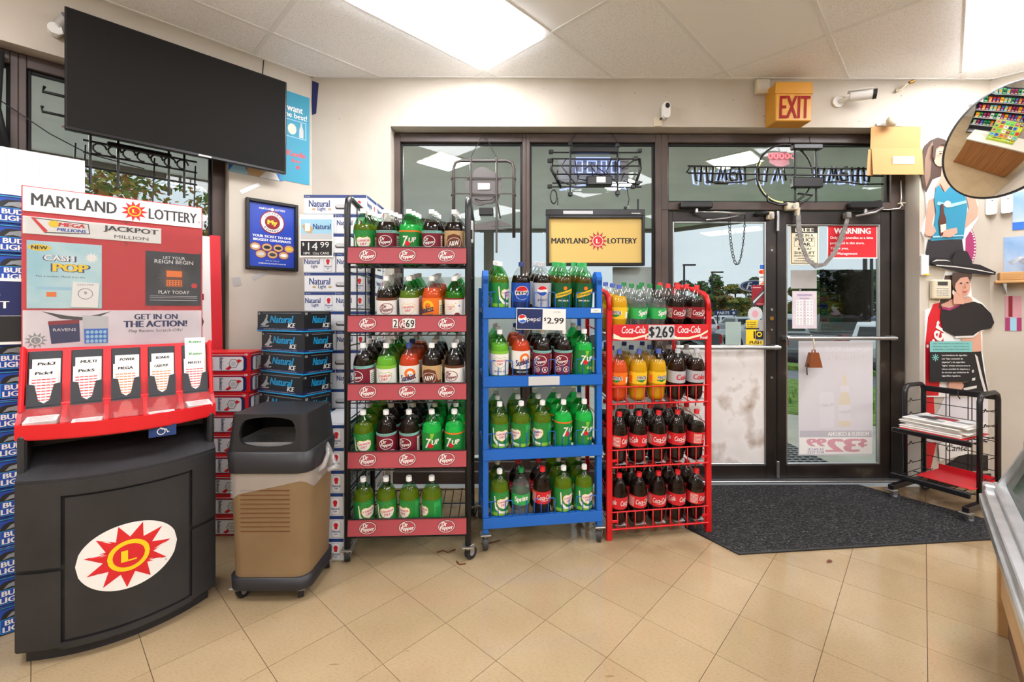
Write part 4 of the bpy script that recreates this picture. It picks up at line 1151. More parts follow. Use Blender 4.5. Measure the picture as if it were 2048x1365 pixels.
def ice_print(b):
    for f, w, d in (('front', CW, CD), ('right', CD, CW), ('left', CD, CW)):
        b.T = FACES[f]; y = -d / 2 - .0006; k = 1 if f == 'front' else .75
        b.rect(-w / 2, w / 2, .003, .011, 'ct_cyan', y); b.rect(-w / 2, w / 2, .011, .024, 'ct_dblue', y - .0002); b.text('LIVE BREWED FOR A SMOOTH TASTE', 0, .017, .005, 'ltgrey', y - .0005, w * .7)
        b.text('Natural', .015 * k, .075, .042, 'ct_cyan', y, .2 * k if f == 'front' else .1, .03, .3); b.text('ICE', .1 if f == 'front' else .06, .04, .026, 'white', y, .06 if f == 'front' else .05, .04, .25)
        b.text('18', -w / 2 + .018, CH - .013, .014, 'ltgrey', y, bold=.02); b.rect(-w / 2 + .05, w / 2 - .02, CH - .012, CH - .009, 'grey', y)
        if f == 'front':
            b.flat([(-.17, .04), (-.14, .06), (-.12, .085), (-.105, .09), (-.11, .07), (-.09, .055), (-.115, .05), (-.13, .035)], 'silver', y); b.sun(-.11, .095, .012, 'silver', y - .0003, 5, .45); b.flat([(-.18, .03), (-.09, .04), (-.1, .03)], 'silver', y)
    b.T = None
def bud_print(b):
    for f, w, d in (('front', CW, CD), ('right', CD, CW), ('left', CD, CW)):
        b.T = FACES[f]; y = -d / 2 - .0006; w2 = w / 2
        b.rect(-w2 + .01, w2 - .01, CH - .017, CH - .014, 'ct_white', y); b.text('18', w2 - .022, CH - .014, .014, 'ct_white', y - .0003, bold=.02)
        x0, x1 = (-.06, .16) if f == 'front' else (-.07, .075)
        b.prism(rrect(x0 - .02, x1 + .02, .008, .098, .02, 4), 'ct_dblue', y); b.prism(rrect(x0, x1, .012, .094, .016, 4), 'ct_white', y - .0004)
        if f == 'front': b.text('Budweiser', .03, .053, .022, 'ct_dblue', y - .0008, .075, .02, .2, rot=-PI / 2); b.text('KING OF BEERS', -.02, .053, .006, 'grey', y - .0008, rot=-PI / 2)
        else: b.text('Budweiser', -.03, .053, .018, 'ct_dblue', y - .0008, .075, .02, .2, rot=-PI / 2)
        q = .102 if f == 'front' else .04
        b.flat([(q - .05, .02), (q + .03, .08), (q + .05, .07), (q - .03, .014)], 'ct_red', y - .0008); b.disc(q, .053, .03, .03, 'grey', y - .001, 6); b.disc(q, .053, .024, .024, 'ct_white', y - .0014, 6); b.disc(q, .053, .016, .016, 'ltgrey', y - .0018, 8)
    b.T = None
def bl_print(b):
    for f, w, d in (('front', CW, CD), ('right', CD, CW), ('left', CD, CW)):
        b.T = FACES[f]; y = -d / 2 - .0006; w2 = w / 2
        b.rect(-w2, w2, 0.002, .05, 'ct_dblue', y); b.rect(-w2, w2, CH - .014, CH - .002, 'ct_dblue', y); b.rect(-w * .4, w * .4, CH - .0095, CH - .0065, 'ct_cyan', y - .0003)
        for ox in ((-.1, .1) if f == 'front' else (0,)):
            b.prism(rrect(ox - .05, ox + .05, .035, .1, .03, 4), 'ct_black', y - .0003)
            b.flat([(ox - .035, .07), (ox - .02, .088), (ox + .01, .095), (ox + .035, .085), (ox + .045, .07), (ox + .03, .076), (ox + .01, .07), (ox - .01, .075)], 'p_grey', y - .0006); b.flat([(ox + .01, .085), (ox + .03, .083), (ox + .02, .078)], 'p_yellow', y - .0009)
            b.prism(rrect(ox - .052, ox + .052, .006, .066, .006, 2), 'ct_cyan', y - .0007); b.prism(rrect(ox - .05, ox + .05, .008, .064, .005, 2), 'ct_blue', y - .001)
            b.text('BUD', ox - .008, .05, .021, 'white', y - .0014, .06, .03); b.text('LIGHT', ox, .023, .022, 'white', y - .0014, .088, .03)
    b.T = None
CT = {}
def carton(kind, x, y, z, rz, label, group):
    if kind not in CT:
        base, fn = {'natl': ('ct_white', natl_print), 'ice': ('ct_black', ice_print), 'bud': ('ct_red', bud_print), 'bl': ('ct_blue', bl_print)}[kind]
        a = B(); a.box((0, 0, CH / 2), (CW, CD, CH), base, .003)
        c = B(); fn(c); CT[kind] = (a.mesh('beer_carton'), c.mesh('carton_print'))
    o = bpy.data.objects.new('beer_carton', CT[kind][0]); COL.objects.link(o); o.location = (x, y, z); o.rotation_euler = (0, 0, rz)
    tag(o, label, 'carton', group)
    c = bpy.data.objects.new('carton_print', CT[kind][1]); COL.objects.link(c); c.parent = o
    return o
NUM = ['bottom', 'second', 'third', 'fourth', 'fifth', 'sixth', 'seventh', 'eighth', 'ninth', 'tenth', 'eleventh', 'twelfth', 'thirteenth', 'fourteenth', 'fifteenth', 'sixteenth', 'seventeenth']
def lvl(i, n): return 'topmost' if i == n - 1 else ('bottom one' if i == 0 else NUM[i] + ' from floor')
rn = random.Random(5)
CP = CH + .001
for i in range(17):                                   # tall white stack, courses alternate
    z = i * CP
    if i % 2 == 0:
        for d, w in ((0, 'front'), (1, 'rear')): carton('natl', -1.092 + rn.uniform(-.004, .004), 2.90 + d * .2, z, 0, 'white beer carton, tall stack, %s, long side out, %s one' % (lvl(i, 17), w), 'white cartons in the tall stack')
    else:
        for d, w in ((0, 'left'), (1, 'right')): carton('natl', -1.192 + d * .2 + rn.uniform(-.003, .003), 3.0, z, R(90), 'white beer carton, tall stack, %s, end out, %s one' % (lvl(i, 17), w), 'white cartons in the tall stack')
for i in range(6): carton('natl', -.988 + rn.uniform(-.004, .004), 2.594, i * CP, R(90), 'white beer carton in low stack beside the trash bin, %s' % lvl(i, 6), 'white cartons beside the bin')
ca, sa = math.cos(R(-27)), math.sin(R(-27))
for i in range(11):                                   # right front corner at (-1.16, 2.52)
    lx, ly = CW / 2, -CD / 2; dx = rn.uniform(-.008, .008); r_ = R(-27 + rn.uniform(-2, 2))
    carton('ice', -1.165 - (lx * math.cos(r_) - ly * math.sin(r_)) + dx, 2.515 - (lx * math.sin(r_) + ly * math.cos(r_)), i * CP, r_, 'black and cyan beer carton behind the trash bin, %s' % lvl(i, 11), 'black beer cartons')
for i in range(9): carton('bud', -1.755 + rn.uniform(-.012, .012) + (.012 if i == 8 else 0), 2.765, i * CP, R(rn.uniform(-2, 2)), 'red beer carton stacked beside the lottery stand, %s' % lvl(i, 9), 'red beer cartons')
def kloc(x, y): return (KC[0] + x * math.cos(KA) - y * math.sin(KA), KC[1] + x * math.sin(KA) + y * math.cos(KA))
for i in range(15):
    x, y = kloc(-.445 + rn.uniform(-.006, .006), .375)
    carton('bl', x, y, i * CP, KA + R(rn.uniform(-1, 1)), 'blue beer carton at the left photo edge, %s' % lvl(i, 15), 'blue beer cartons')
# price cards
pc = thing('price_card', 'white price card reading 14.99 fixed to the tall white cartons', 'sign', (-1.209, 2.797, 1.685))
b = B(); b.span(-.106, .106, -.004, -.001, 0, .272, 'white', .001); b.rect(-.098, .098, .012, .105, 'ink', -.0045)
b.rect(-.098, .098, .115, .24, 'p_sky', -.0045); b.rect(-.098, .098, .115, .15, 'ltgrey', -.0048); b.flat([(-.09, .2), (-.05, .22), (-.02, .18), (-.03, .15), (-.07, .16)], 'p_tan', -.005); b.box((-.055, -.0052, .19), (.032, .001, .05), 'white')
b.text('Natural', .035, .195, .035, 'ct_navy', -.0052, .11, .02); b.text('$', -.082, .083, .022, 'white', -.005, .012, .02); b.text('14', -.022, .07, .05, 'white', -.005, .06); b.text('99', .052, .08, .035, 'white', -.005, .055); b.text('18PK  12oz CANS', 0, .027, .016, 'white', -.005, .16)
b.build('card', pc)
x, y = kloc(-.41, .255)
pc = thing('price_card', 'white price card with a blue can print on the blue cartons', 'sign', (x, y, 1.21), KA)
b = B(); b.span(-.09, .11, -.004, -.001, 0, .275, 'white', .001); b.rect(-.08, .1, .12, .262, 'p_sky', -.0045); b.rect(-.06, .08, .12, .262, 'ct_dblue', -.0048); b.rect(-.08, .1, .012, .118, 'ink', -.0048)
b.text('BUD', -.02, .205, .03, 'white', -.0052, .08, .03); b.text('LIGHT', -.01, .165, .03, 'white', -.0052, .11, .03); b.text('$', -.065, .09, .03, 'white', -.0052, .016, .02); b.text('18', -.01, .07, .05, 'white', -.0052, .06)
b.build('card', pc)

# ---- trash bin on casters
MN('bin_brown', '7d6547', '8c7453', 3, .42, 4); M('bin_black', '232326', .42)
TB = thing('trash_bin', 'brown trash bin with black hooded lid and clear liner on casters', 'trash bin', (-1.11, 2.20, 0))
def ring(hx, hy, r, z, cy=0, n=4): return [(p[0], p[1] + cy, z) for p in rrect(-hx, hx, -hy, hy, r, n)]
def loft(b, rings, m, smooth=True, cap0=True, cap1=True, skip=None):
    n = len(rings[0]); v = [p for r_ in rings for p in r_]; f = []
    for i in range(len(rings) - 1):
        for k in range(n):
            if skip and skip(i, k): continue
            f.append((i * n + k, i * n + (k + 1) % n, (i + 1) * n + (k + 1) % n, (i + 1) * n + k))
    b.add(v, f, m, smooth)
    if cap0: b.add(rings[0][::-1], [tuple(range(n))], m)
    if cap1: b.add(rings[-1], [tuple(range(n))], m)
b = B(); loft(b, [ring(.178, .148, .06, .12), ring(.19, .158, .06, .60)], 'bin_brown'); bb_ = b.build('body', TB)
for k in range(10):
    z = .335 + k * .021; hy = .148 + .010 * (z - .12) / .48
    g = B(); g.box((-.01, -hy - .0005, z), (.225, .003, .003), 'p_brown'); g.build('groove', bb_)
b = B(); loft(b, [ring(.188, .158, .06, .062), ring(.19, .16, .06, .118), ring(.18, .15, .06, .12)], 'bin_black'); b.build('base', TB)
b = B(); loft(b, [ring(.198, .168, .065, .605), ring(.204, .174, .065, .70), ring(.19, .162, .06, .704)], 'bin_black', cap0=False, cap1=False); b.build('rim', TB)
# hood with a pill-shaped opening in its front
R0, R1 = ring(.188, .16, .03, .703), ring(.172, .146, .028, .872)
nR = len(R0); fr = [k for k in range(nR) if abs(R0[k][1] - R0[(k + 1) % nR][1]) < 1e-6 and R0[k][1] < 0][0]
b = B(); loft(b, [R0, R1], 'bin_black', True, False, True, skip=lambda i, k: k == fr)
A, Bp, Cp, Dp = Vector(R0[fr]), Vector(R0[(fr + 1) % nR]), Vector(R1[(fr + 1) % nR]), Vector(R1[fr])
N = 40
def fp(u, w): return tuple((A * (1 - u) + Bp * u) * (1 - w) + (Dp * (1 - u) + Cp * u) * w)
outer, inner, deep = [], [], []
for k in range(N):
    t = 2 * PI * k / N; c_, s_ = math.cos(t), math.sin(t); q = max(abs(c_), abs(s_))
    outer.append(fp(.5 + .5 * c_ / q, .5 + .5 * s_ / q))
    px_ = .36 * (1 if c_ > 0 else -1) * min(1, abs(c_) * 1.6) * .75 + .2 * c_ * .8; pz_ = .40 * s_
    inner.append(fp(.5 + px_, .52 + pz_)); p = fp(.5 + px_, .52 + pz_); deep.append((p[0] * .98, p[1] + .012, p[2]))
b.add(outer + inner + deep, [(k, (k + 1) % N, (k + 1) % N + N, k + N) for k in range(N)] + [(k + N, (k + 1) % N + N, (k + 1) % N + 2 * N, k + 2 * N) for k in range(N)], 'bin_black')
b.build('hood', TB)
b = B(); rr0 = ring(.192, .160, .06, .50); loft(b, [[(p[0] * (1.012 + .01 * math.sin(k * 2.3)), p[1] * (1.012 + .01 * math.sin(k * 1.7)), .505 + .022 * math.sin(k * .9) + .04 * (p[0] > 0)) for k, p in enumerate(ring(.19, .158, .06, .5))], [(p[0] * 1.02, p[1] * 1.02, .57) for p in ring(.19, .158, .06, .5)], [(p[0] * 1.015, p[1] * 1.015, .612) for p in ring(.19, .158, .06, .5)]], 'bag_film', cap0=False, cap1=False)
b.tube([(.19, -.06, .58), (.215, -.05, .60), (.225, -.02, .65), (.21, .0, .69), (.22, .03, .63), (.24, .02, .59), (.26, -.01, .585), (.23, -.04, .575)], .012, 'bag_film', 6)
loft(b, [ring(.16, .13, .05, .60), ring(.166, .136, .05, .74)], 'bag_film', cap1=False); b.build('liner_bag', TB)
for x, y, r_ in ((-.155, -.115, .5), (.135, -.115, -.4), (.16, .12, -.3), (-.15, .12, .3)): caster(TB, x, y, .064, rw=.028, rot=r_)

# ---- left wall: rewards poster, teal beer poster, banner behind stand, stuff in the window
fr_ = thing('framed_poster', 'black framed blue rewards poster on the diagonal wall', 'poster', WLM(-.28, -.002, 1.885), R(45))
b = B(); frame_rect(b, -.171, .171, -.245, .245, .022, .022, .022, .022, -.028, 0, 'black'); b.build('frame', fr_)
M('poster_blue', '2446b4', .35)
b = B(); b.rect(-.15, .15, -.224, .224, 'poster_blue', -.008)
b.text('MARYLAND   LOTTERY', 0, .187, .014, 'white', -.009, .17, .02); b.sun(.0, .187, .014, 'white', -.0094, 9)
b.disc(0, .095, .082, .082, 'p_dred', -.0088, 30); b.disc(0, .095, .074, .074, 'white', -.0092, 30); b.disc(0, .095, .05, .05, 'p_dred', -.0096, 30); b.text('My', 0, .09, .042, 'p_yellow', -.01, .06, .05)
for i, ch in enumerate('LOTTERY'): a = R(140 - 100 * i / 6); b.text(ch, .062 * math.cos(a), .095 + .062 * math.sin(a), .014, 'ink', -.01, rot=a - PI / 2, bold=.02)
for i, ch in enumerate('REWARDS'): a = R(220 + 100 * i / 6); b.text(ch, .062 * math.cos(a), .095 + .062 * math.sin(a), .014, 'ink', -.01, rot=a + PI / 2, bold=.02)
b.text('YOUR TICKET TO OUR', 0, -.008, .017, 'white', -.009, .255, .04); b.text('BIGGEST GIVEAWAYS', 0, -.034, .017, 'white', -.009, .245, .04)
for i in range(7):
    x = (-.11 + i * .074) if i < 4 else (-.075 + (i - 4) * .075); z = -.085 if i < 4 else -.135
    b.disc(x, z, .036, .03, 'p_dred', -.0088, 18); b.disc(x, z, .032, .026, 'p_tan', -.0092, 18); b.disc(x, z, .022, .012, ('white', 'ink', 'ink', 'p_yellow', 'ltgrey', 'dkgrey', 'white')[i], -.0096, 12)
b.text('Join for free at', 0, -.18, .01, 'white', -.009, .09); b.text('mdlottery.com/rewards', 0, -.2, .013, 'white', -.009, .18, .02)
b.build('poster_print', fr_)
ke = tag(B().build('x'), None); bpy.data.objects.remove(ke)
b = B(); b.box((0, -.0015, 0), (.21, .002, .66), 'p_sky'); MATS['keefe'] = M('keefe', '2398b8', .5); b.rect(-.105, .105, -.33, .33, 'keefe', -.003)
b.text('want', .0, .21, .04, 'white', -.0034, .11, .02); b.text('the best!', .0, .165, .04, 'white', -.0034, .17, .02); b.rect(-.09, .08, .0, .13, 'p_sky', -.0034); b.rect(-.085, .075, .005, .125, 'keefe', -.0037)
b.disc(-.02, .06, .03, .04, 'p_cream', -.004, 14); b.prism([(.03, .01), (.06, .01), (.06, .07), (.05, .1), (.05, .12), (.04, .12), (.04, .1), (.03, .07)], 'ltgrey', -.0042)
b.text('Keefe', .01, -.12, .04, 'p_red', -.0034, .13, .03); b.text('Beer', .01, -.17, .025, 'p_red', -.0034, .07, .02, .2); b.sun(.02, -.215, .018, 'p_red', -.0034, 7)
o = b.build('beer_poster', loc=WLM(-.125, -.001, 2.63), rot=(0, 0, R(45))); tag(o, 'teal beer poster beside the right edge of the television', 'poster')
b = B(); b.box((0, -.0015, 0), (.34, .002, .14), 'p_lblue'); b.rect(-.06, .06, -.07, .07, 'p_tan', -.003); b.flat([(-.17, -.07), (-.05, -.07), (-.1, .05)], 'p_sky', -.0034); b.flat([(.02, -.07), (.15, -.07), (.1, .03)], 'white', -.0034)
o = b.build('beer_poster', loc=WLM(-.38, -.001, 2.36), rot=(0, 0, R(45))); tag(o, 'blue poster strip showing under the television', 'poster')
b = B(); b.prism([(0, 0), (.03, .01), (.05, .24), (.0, .26), (-.004, .1)], 'ct_dblue', -.003, -.001); o = b.build('torn_paper', loc=(-1.494, YD - .001, 2.84)); tag(o, 'torn navy paper strip in the corner below the ceiling', 'paper')
# white and red banner leaning behind the lottery stand
bn = thing('banner', 'white banner with red edge and black letters behind the lottery stand', 'banner', WLM(-.70, -.04, 0), R(45))
b = B(); b.T = Matrix.Rotation(R(-1), 4, 'Y'); b.box((-.1, 0, 1.33), (.34, .003, 1.0), 'paper', .001); b.box((.098, -.001, 1.45), (.06, .003, .78), 'p_red', .001)
b.text('O', -.0, 1.63, .09, 'ink', -.003, .05, .02); b.text('O', .0, 1.28, .08, 'ink', -.003, .05, .02); b.text('S', .02, 1.1, .09, 'ink', -.003, .06, .03); b.flat([(-.02, 1.45), (.03, 1.46), (.03, 1.42), (-.01, 1.4)], 'p_dred', -.003); b.build('sheet', bn)
# corrugated white sheet in the window above the blue cartons
b = B()
for k in range(26): b.box((-.24 + k * .0195, (k % 2) * .003, 0), (.0193, .003, .40), 'white')
o = b.build('corrugated_sheet', loc=WLM(-1.50, .035, 2.0), rot=(0, 0, R(45))); tag(o, 'white corrugated plastic sheet in the window above the blue cartons', 'panel')
# neon sign frame behind the television
ns = thing('neon_sign', 'black wire neon sign hanging behind the television', 'neon sign', WLM(-.98, .07, 2.2), R(45))
M('neon_black', '141415', .35); M('neon_glass', 'b9c3ee', .2); M('wire', '161617', .5)
b = B()
for x in (-.24, -.12, .12, .2): b.cyl((x, 0, -.12), (x, 0, .5), .007, 'neon_black', 8)
for z in (-.02, .06, .13, .42): b.cyl((-.27, .012, z), (.27, .012, z), .006, 'neon_black', 8)
b.build('frame', ns)
b = B(); rn = random.Random(2)
for k in range(7):
    x = -.2 + k * .065; b.tube([(x + .03 * math.cos(a * .7), -.01 - .004 * a / 6, .09 + .03 * math.sin(a * .7)) for a in range(8)], .005, 'neon_black', 6)
b.box((-.02, -.02, .125), (.3, .04, .025), 'neon_black', .005); b.build('neon_tube', ns)
b = B()
for x, z1 in ((-.3, -.5), (-.26, -.6), (.05, -.55), (.26, -.7)): b.tube([(x, .0, .1), (x - .01, -.01, z1 * .3), (x + .012, -.005, z1 * .7), (x, 0, z1)], .004, 'wire', 6)
b.tube([(-.6, 0, .26), (-.4, -.01, .12), (-.25, -.01, .05), (0, -.01, .02)], .003, 'wire', 6); b.build('cable', ns)
b = B(); b.tube([(-.09, 0, .03), (-.1, 0, .0), (.06, 0, .0)], .008, 'ink', 6); b.tube([(-.1, 0, -.08), (-.1, 0, -.11), (.06, 0, -.11)], .008, 'ink', 6); b.tube([(.05, 0, -.08), (.03, 0, -.14), (-.02, 0, -.17), (.03, 0, -.18), (.08, 0, -.16)], .01, 'p_brown', 6)
o = b.build('wall_bracket', loc=WLM(-1.31, .08, 2.55), rot=(0, 0, R(45))); tag(o, 'small black bracket with brown cord on the window left of the television', 'bracket')
b = B(); 
for k in range(5): b.tube([(.01 * k, -.005, .5), (-.02 + .012 * k, -.01 - .01 * (k % 2), .2), (.015 * k, 0, 0)], .018, 'rubber', 6)
o = b.build('folded_cloth', loc=WLM(-1.60, .06, 2.2), rot=(0, 0, R(45))); tag(o, 'black folded cloth hanging at the far left window', 'cloth')
b = B(); b.cyl((0, 0, 0), (0, -.05, .0), .03, 'white', 14); b.cyl((.02, -.05, .03), (.045, -.1, .06), .025, 'silver', 12); b.tube([(0, -.03, 0), (.02, -.06, .02), (.03, -.06, -.02), (0, -.03, -.03)], .006, 'white', 6)
o = b.build('wall_lamp_socket', loc=WLM(-1.36, -.002, 2.86), rot=(0, 0, R(45))); tag(o, 'small white fixture at the upper left corner of the television', 'fixture')

# ================================================================ FRONT WALL FIXTURES AND SIGNS
M('ghost_red', 'd79ea8', .7); M('exit_amber', 'd99a2b', .4); M('exit_red', '9c120c', .5, spec=.2); M('beige', 'd8cdb2', .5); M('cardboard', 'c99a62', .75); M('kraft', 'c3935a', .75)
t = thing('exit_sign', 'amber exit sign with red letters above the doors', 'sign', (2.10, YD, 2.75))
b = B(); b.span(-.135, .135, -.13, 0, 0, .285, 'exit_amber', .006); b.prism([(-.14, .20), (.14, .20), (.135, .285), (-.135, .285)], 'exit_amber', -.136, -.125); b.build('housing', t)
b = B(); b.text('EXIT', .008, .102, .165, 'exit_red', -.1335, .225, .02, .08); b.build('lettering', t)
t = thing('alarm_buzzer', 'beige buzzer box beside the exit sign', 'alarm', (1.93, YD, 3.055))
b = B(); b.span(-.05, .05, -.04, 0, -.055, .055, 'beige', .005); b.build('housing', t)
b = B(); b.disc(.012, .005, .034, .034, 'ltgrey', -.041, 20, None, 0, .8); b.disc(.012, .005, .02, .02, 'ltgrey', -.0415, 16, None, 0, .6); b.build('grille', t)
t = thing('security_camera', 'small white pod camera above the shop window', 'camera', (1.184, YD, 2.86))
b = B(); b.prism(rrect(-.028, .028, -.06, .06, .027, 6), 'white', -.07, -.035); b.build('housing', t)
b = B(); b.disc(.006, .03, .017, .02, 'ink', -.0712, 18); b.build('lens', t)
b = B(); b.box((-.045, -.006, -.065), (.06, .012, .075), 'beige', .004); b.cyl((-.03, -.01, -.05), (-.004, -.045, -.03), .008, 'dkgrey', 8); b.build('mount', t)
t = thing('security_camera', 'white bullet camera to the right of the exit sign', 'camera', (2.52, YD, 2.95))
b = B(); b.cyl((0, 0, 0), (0, -.015, 0), .042, 'white', 18); b.tube([(0, -.01, 0), (.03, -.05, .0), (.06, -.07, .01)], .014, 'white', 8); b.build('mount', t)
b = B(); b.cyl((.05, -.06, .012), (.165, -.13, .0), .034, 'white', 18); b.box((.10, -.095, .042), (.15, .07, .008), 'white', .003, rz=R(-31), ry=R(6)); b.build('housing', t)
b = B(); b.cyl((.165, -.13, .0), (.185, -.142, -.002), .036, 'ink', 18); b.build('lens', t)
b = B(); b.tube([(0, 0, 0), (-.02, -.02, -.03), (.01, -.03, -.02), (.03, -.04, .01), (.06, -.05, .02)], .008, 'beige', 8); b.cyl((.05, -.05, .02), (.075, -.06, .03), .014, 'brass', 10)
tag(b.build('pipe_fitting', loc=(2.98, YD, 3.055)), 'small brass pipe fitting high on the wall right of the bullet camera', 'fitting')
t = thing('cardboard_flap', 'brown cardboard sheet taped over the upper right door corner', 'cardboard', (2.96, YD - .005, 2.385))
b = B(); b.box((0, -.006, .29), (.385, .004, .17), 'kraft', .001, rx=R(2)); b.box((.008, -.014, .105), (.39, .004, .205), 'kraft', .001, rx=R(-4)); b.build('sheet', t)
b = B(); b.box((-.19, -.003, .10), (.05, .003, .2), 'cardboard', .001, ry=R(4)); b.build('sheet', t)
b = B(); b.box((.05, -.02, .115), (.17, .001, .06), 'bag_film'); b.build('clear_tape', t)
b = B(); b.box((.03, -.008, .392), (.35, .002, .025), 'paper', ry=R(1)); b.build('masking_tape', t)
b = B(); b.T = Matrix.Translation((0, 0, 0)); b.lathe([(.002, -.03), (.022, -.024), (.036, -.01), (.042, .01), (.036, .026), (.02, .036), (.002, .04)], 'beige', 18); o = b.build('motion_sensor', loc=(2.885, YD - .06, 2.775), rot=(R(70), R(20), 0)); tag(o, 'egg-shaped beige sensor on top of the cardboard sheet', 'sensor')
b = B(); b.tube([(3.10, YF - .01, 2.38), (3.10, YF - .015, 2.25), (3.09, YF - .02, 2.20), (3.105, YF - .02, 2.19), (3.085, YF - .015, 2.16), (3.0, YF - .01, 2.15), (2.95, YF - .01, 2.152)], .004, 'white', 6)
for k in range(4): b.tube([(3.09, YF - .015, 2.20), (3.09 + .03 * math.cos(k * 1.7), YF - .03, 2.2 + .03 * math.sin(k * 1.7))], .004, 'beige', 6)
tag(b.build('cable', ), 'white cable running down the right door jamb', 'cable')
# door hardware
M('closer_black', '1a1a1b', .35)
def closer(x, lab, s, arm):
    t = thing('door_closer', lab, 'door closer', (x, YF - .002, 2.178))
    c = B(); c.span(-.13, .12, -.06, 0, -.028, .028, 'closer_black', .01); c.build('housing', t)
    c = B(); c.cyl((0, -.03, -.02), (0, -.03, -.06), .014, 'steel', 12); c.tube([(0, -.03, -.055), *arm], .008, 'steel', 8); c.build('arm', t)
closer(1.47, 'black door closer over the left door', 1, [(.12, -.10, -.07), (.36, -.06, -.075), (.24, -.03, -.10), (.08, -.02, -.115)])
closer(2.80, 'black door closer over the right door', -1, [(.10, -.08, -.03), (.02, -.10, -.07), (-.10, -.06, -.09)])
for x, w_, lab, m in ((2.225, .10, 'beige door contact box above the meeting door stiles', 'beige'), (2.06, .05, 'small beige magnet on the left door head', 'beige')):
    b = B(); b.span(-w_ / 2, w_ / 2, -.045, 0, -.03, .03, m, .008); b.cyl((0, -.045, 0), (0, -.06, -.005), .014, 'ltgrey', 12); o = b.build('door_contact', loc=(x, YF + (-.0 if w_ > .06 else .01), 2.17 if w_ > .06 else 2.10)); tag(o, lab, 'sensor')
b = B(); b.tube([(-.05, 0, 0), (.04, -.03, .005)], .015, 'ink', 8); tag(b.build('door_stop', loc=(2.0, YF - .002, 2.115)), 'black rubber door stop on the left door head', 'door stop')
ch = thing('chain', 'black metal chain looped from the left door head', 'chain', (1.72, YF - .03, 2.10))
L0, L1, low = (0, 0), (.135, 0), -.385
pts = []
for k in range(61):
    u = k / 60; x = .008 + .124 * u + .0; z = low * (1 - (2 * u - 1) ** 2) ** .62
    pts.append((x, z))
# resample by length
seg = [0]
for a, c in zip(pts, pts[1:]): seg.append(seg[-1] + math.dist(a, c))
lk = B()
for i in range(10):
    pass
link = B(); link.tube([(.0075 * math.cos(a), 0, .0075 * math.sin(a) + .006) for a in [PI * k / 5 for k in range(6)]] + [(.0075 * math.cos(PI + PI * k / 5), 0, .0075 * math.sin(PI + PI * k / 5) - .006) for k in range(6)], .0028, 'ink', 6, True)
lm = link.mesh('chain_link'); nl = int(seg[-1] / .0235)
for i in range(nl):
    s = (i + .5) * seg[-1] / nl; k = max(j for j in range(len(seg)) if seg[j] <= s); k = min(k, 59); u = (s - seg[k]) / max(1e-6, seg[k + 1] - seg[k])
    x = pts[k][0] + (pts[k + 1][0] - pts[k][0]) * u; z = pts[k][1] + (pts[k + 1][1] - pts[k][1]) * u
    ang = math.atan2(pts[k + 1][0] - pts[k][0], pts[k + 1][1] - pts[k][1])
    o = bpy.data.objects.new('chain_link', lm); COL.objects.link(o); o.parent = ch; o.location = (x, 0, z); o.rotation_euler = (Matrix.Rotation(ang, 3, 'Y') @ Matrix.Rotation(R(20 if i % 2 else 75), 3, 'Z')).to_euler()
MN('duct_tape', '6d6a66', '8c8985', 30, .35, 4)
st = B(); P_ = [(2.268, 2.14), (2.275, 2.0), (2.30, 1.86), (2.345, 1.75), (2.41, 1.70), (2.48, 1.715), (2.555, 1.80), (2.61, 1.92), (2.65, 2.04), (2.665, 2.10)]
n_ = len(P_); v = []
for i, (x, z) in enumerate(P_):
    a = P_[max(0, i - 1)]; c = P_[min(n_ - 1, i + 1)]; d = Vector((c[0] - a[0], c[1] - a[1])).normalized(); w_ = .016 + .004 * math.sin(i * 2)
    v += [(x - d.y * w_, YF - .035, z + d.x * w_), (x + d.y * w_, YF - .035, z - d.x * w_), (x + d.y * w_, YF - .028, z - d.x * w_), (x - d.y * w_, YF - .028, z + d.x * w_)]
st.add(v, [(4 * i + k, 4 * i + (k + 1) % 4, 4 * i + 4 + (k + 1) % 4, 4 * i + 4 + k) for i in range(n_ - 1) for k in range(4)] + [(3, 2, 1, 0), (4 * n_ - 4, 4 * n_ - 3, 4 * n_ - 2, 4 * n_ - 1)], 'duct_tape')
st.box((2.665, YF - .02, 2.1), (.04, .05, .05), 'duct_tape', .006); st.cyl((2.268, YF - .02, 2.10), (2.268, YF - .03, 2.16), .018, 'beige', 10)
tag(st.build('door_strap'), 'grey tape-wrapped strap looped across the right door head', 'strap')
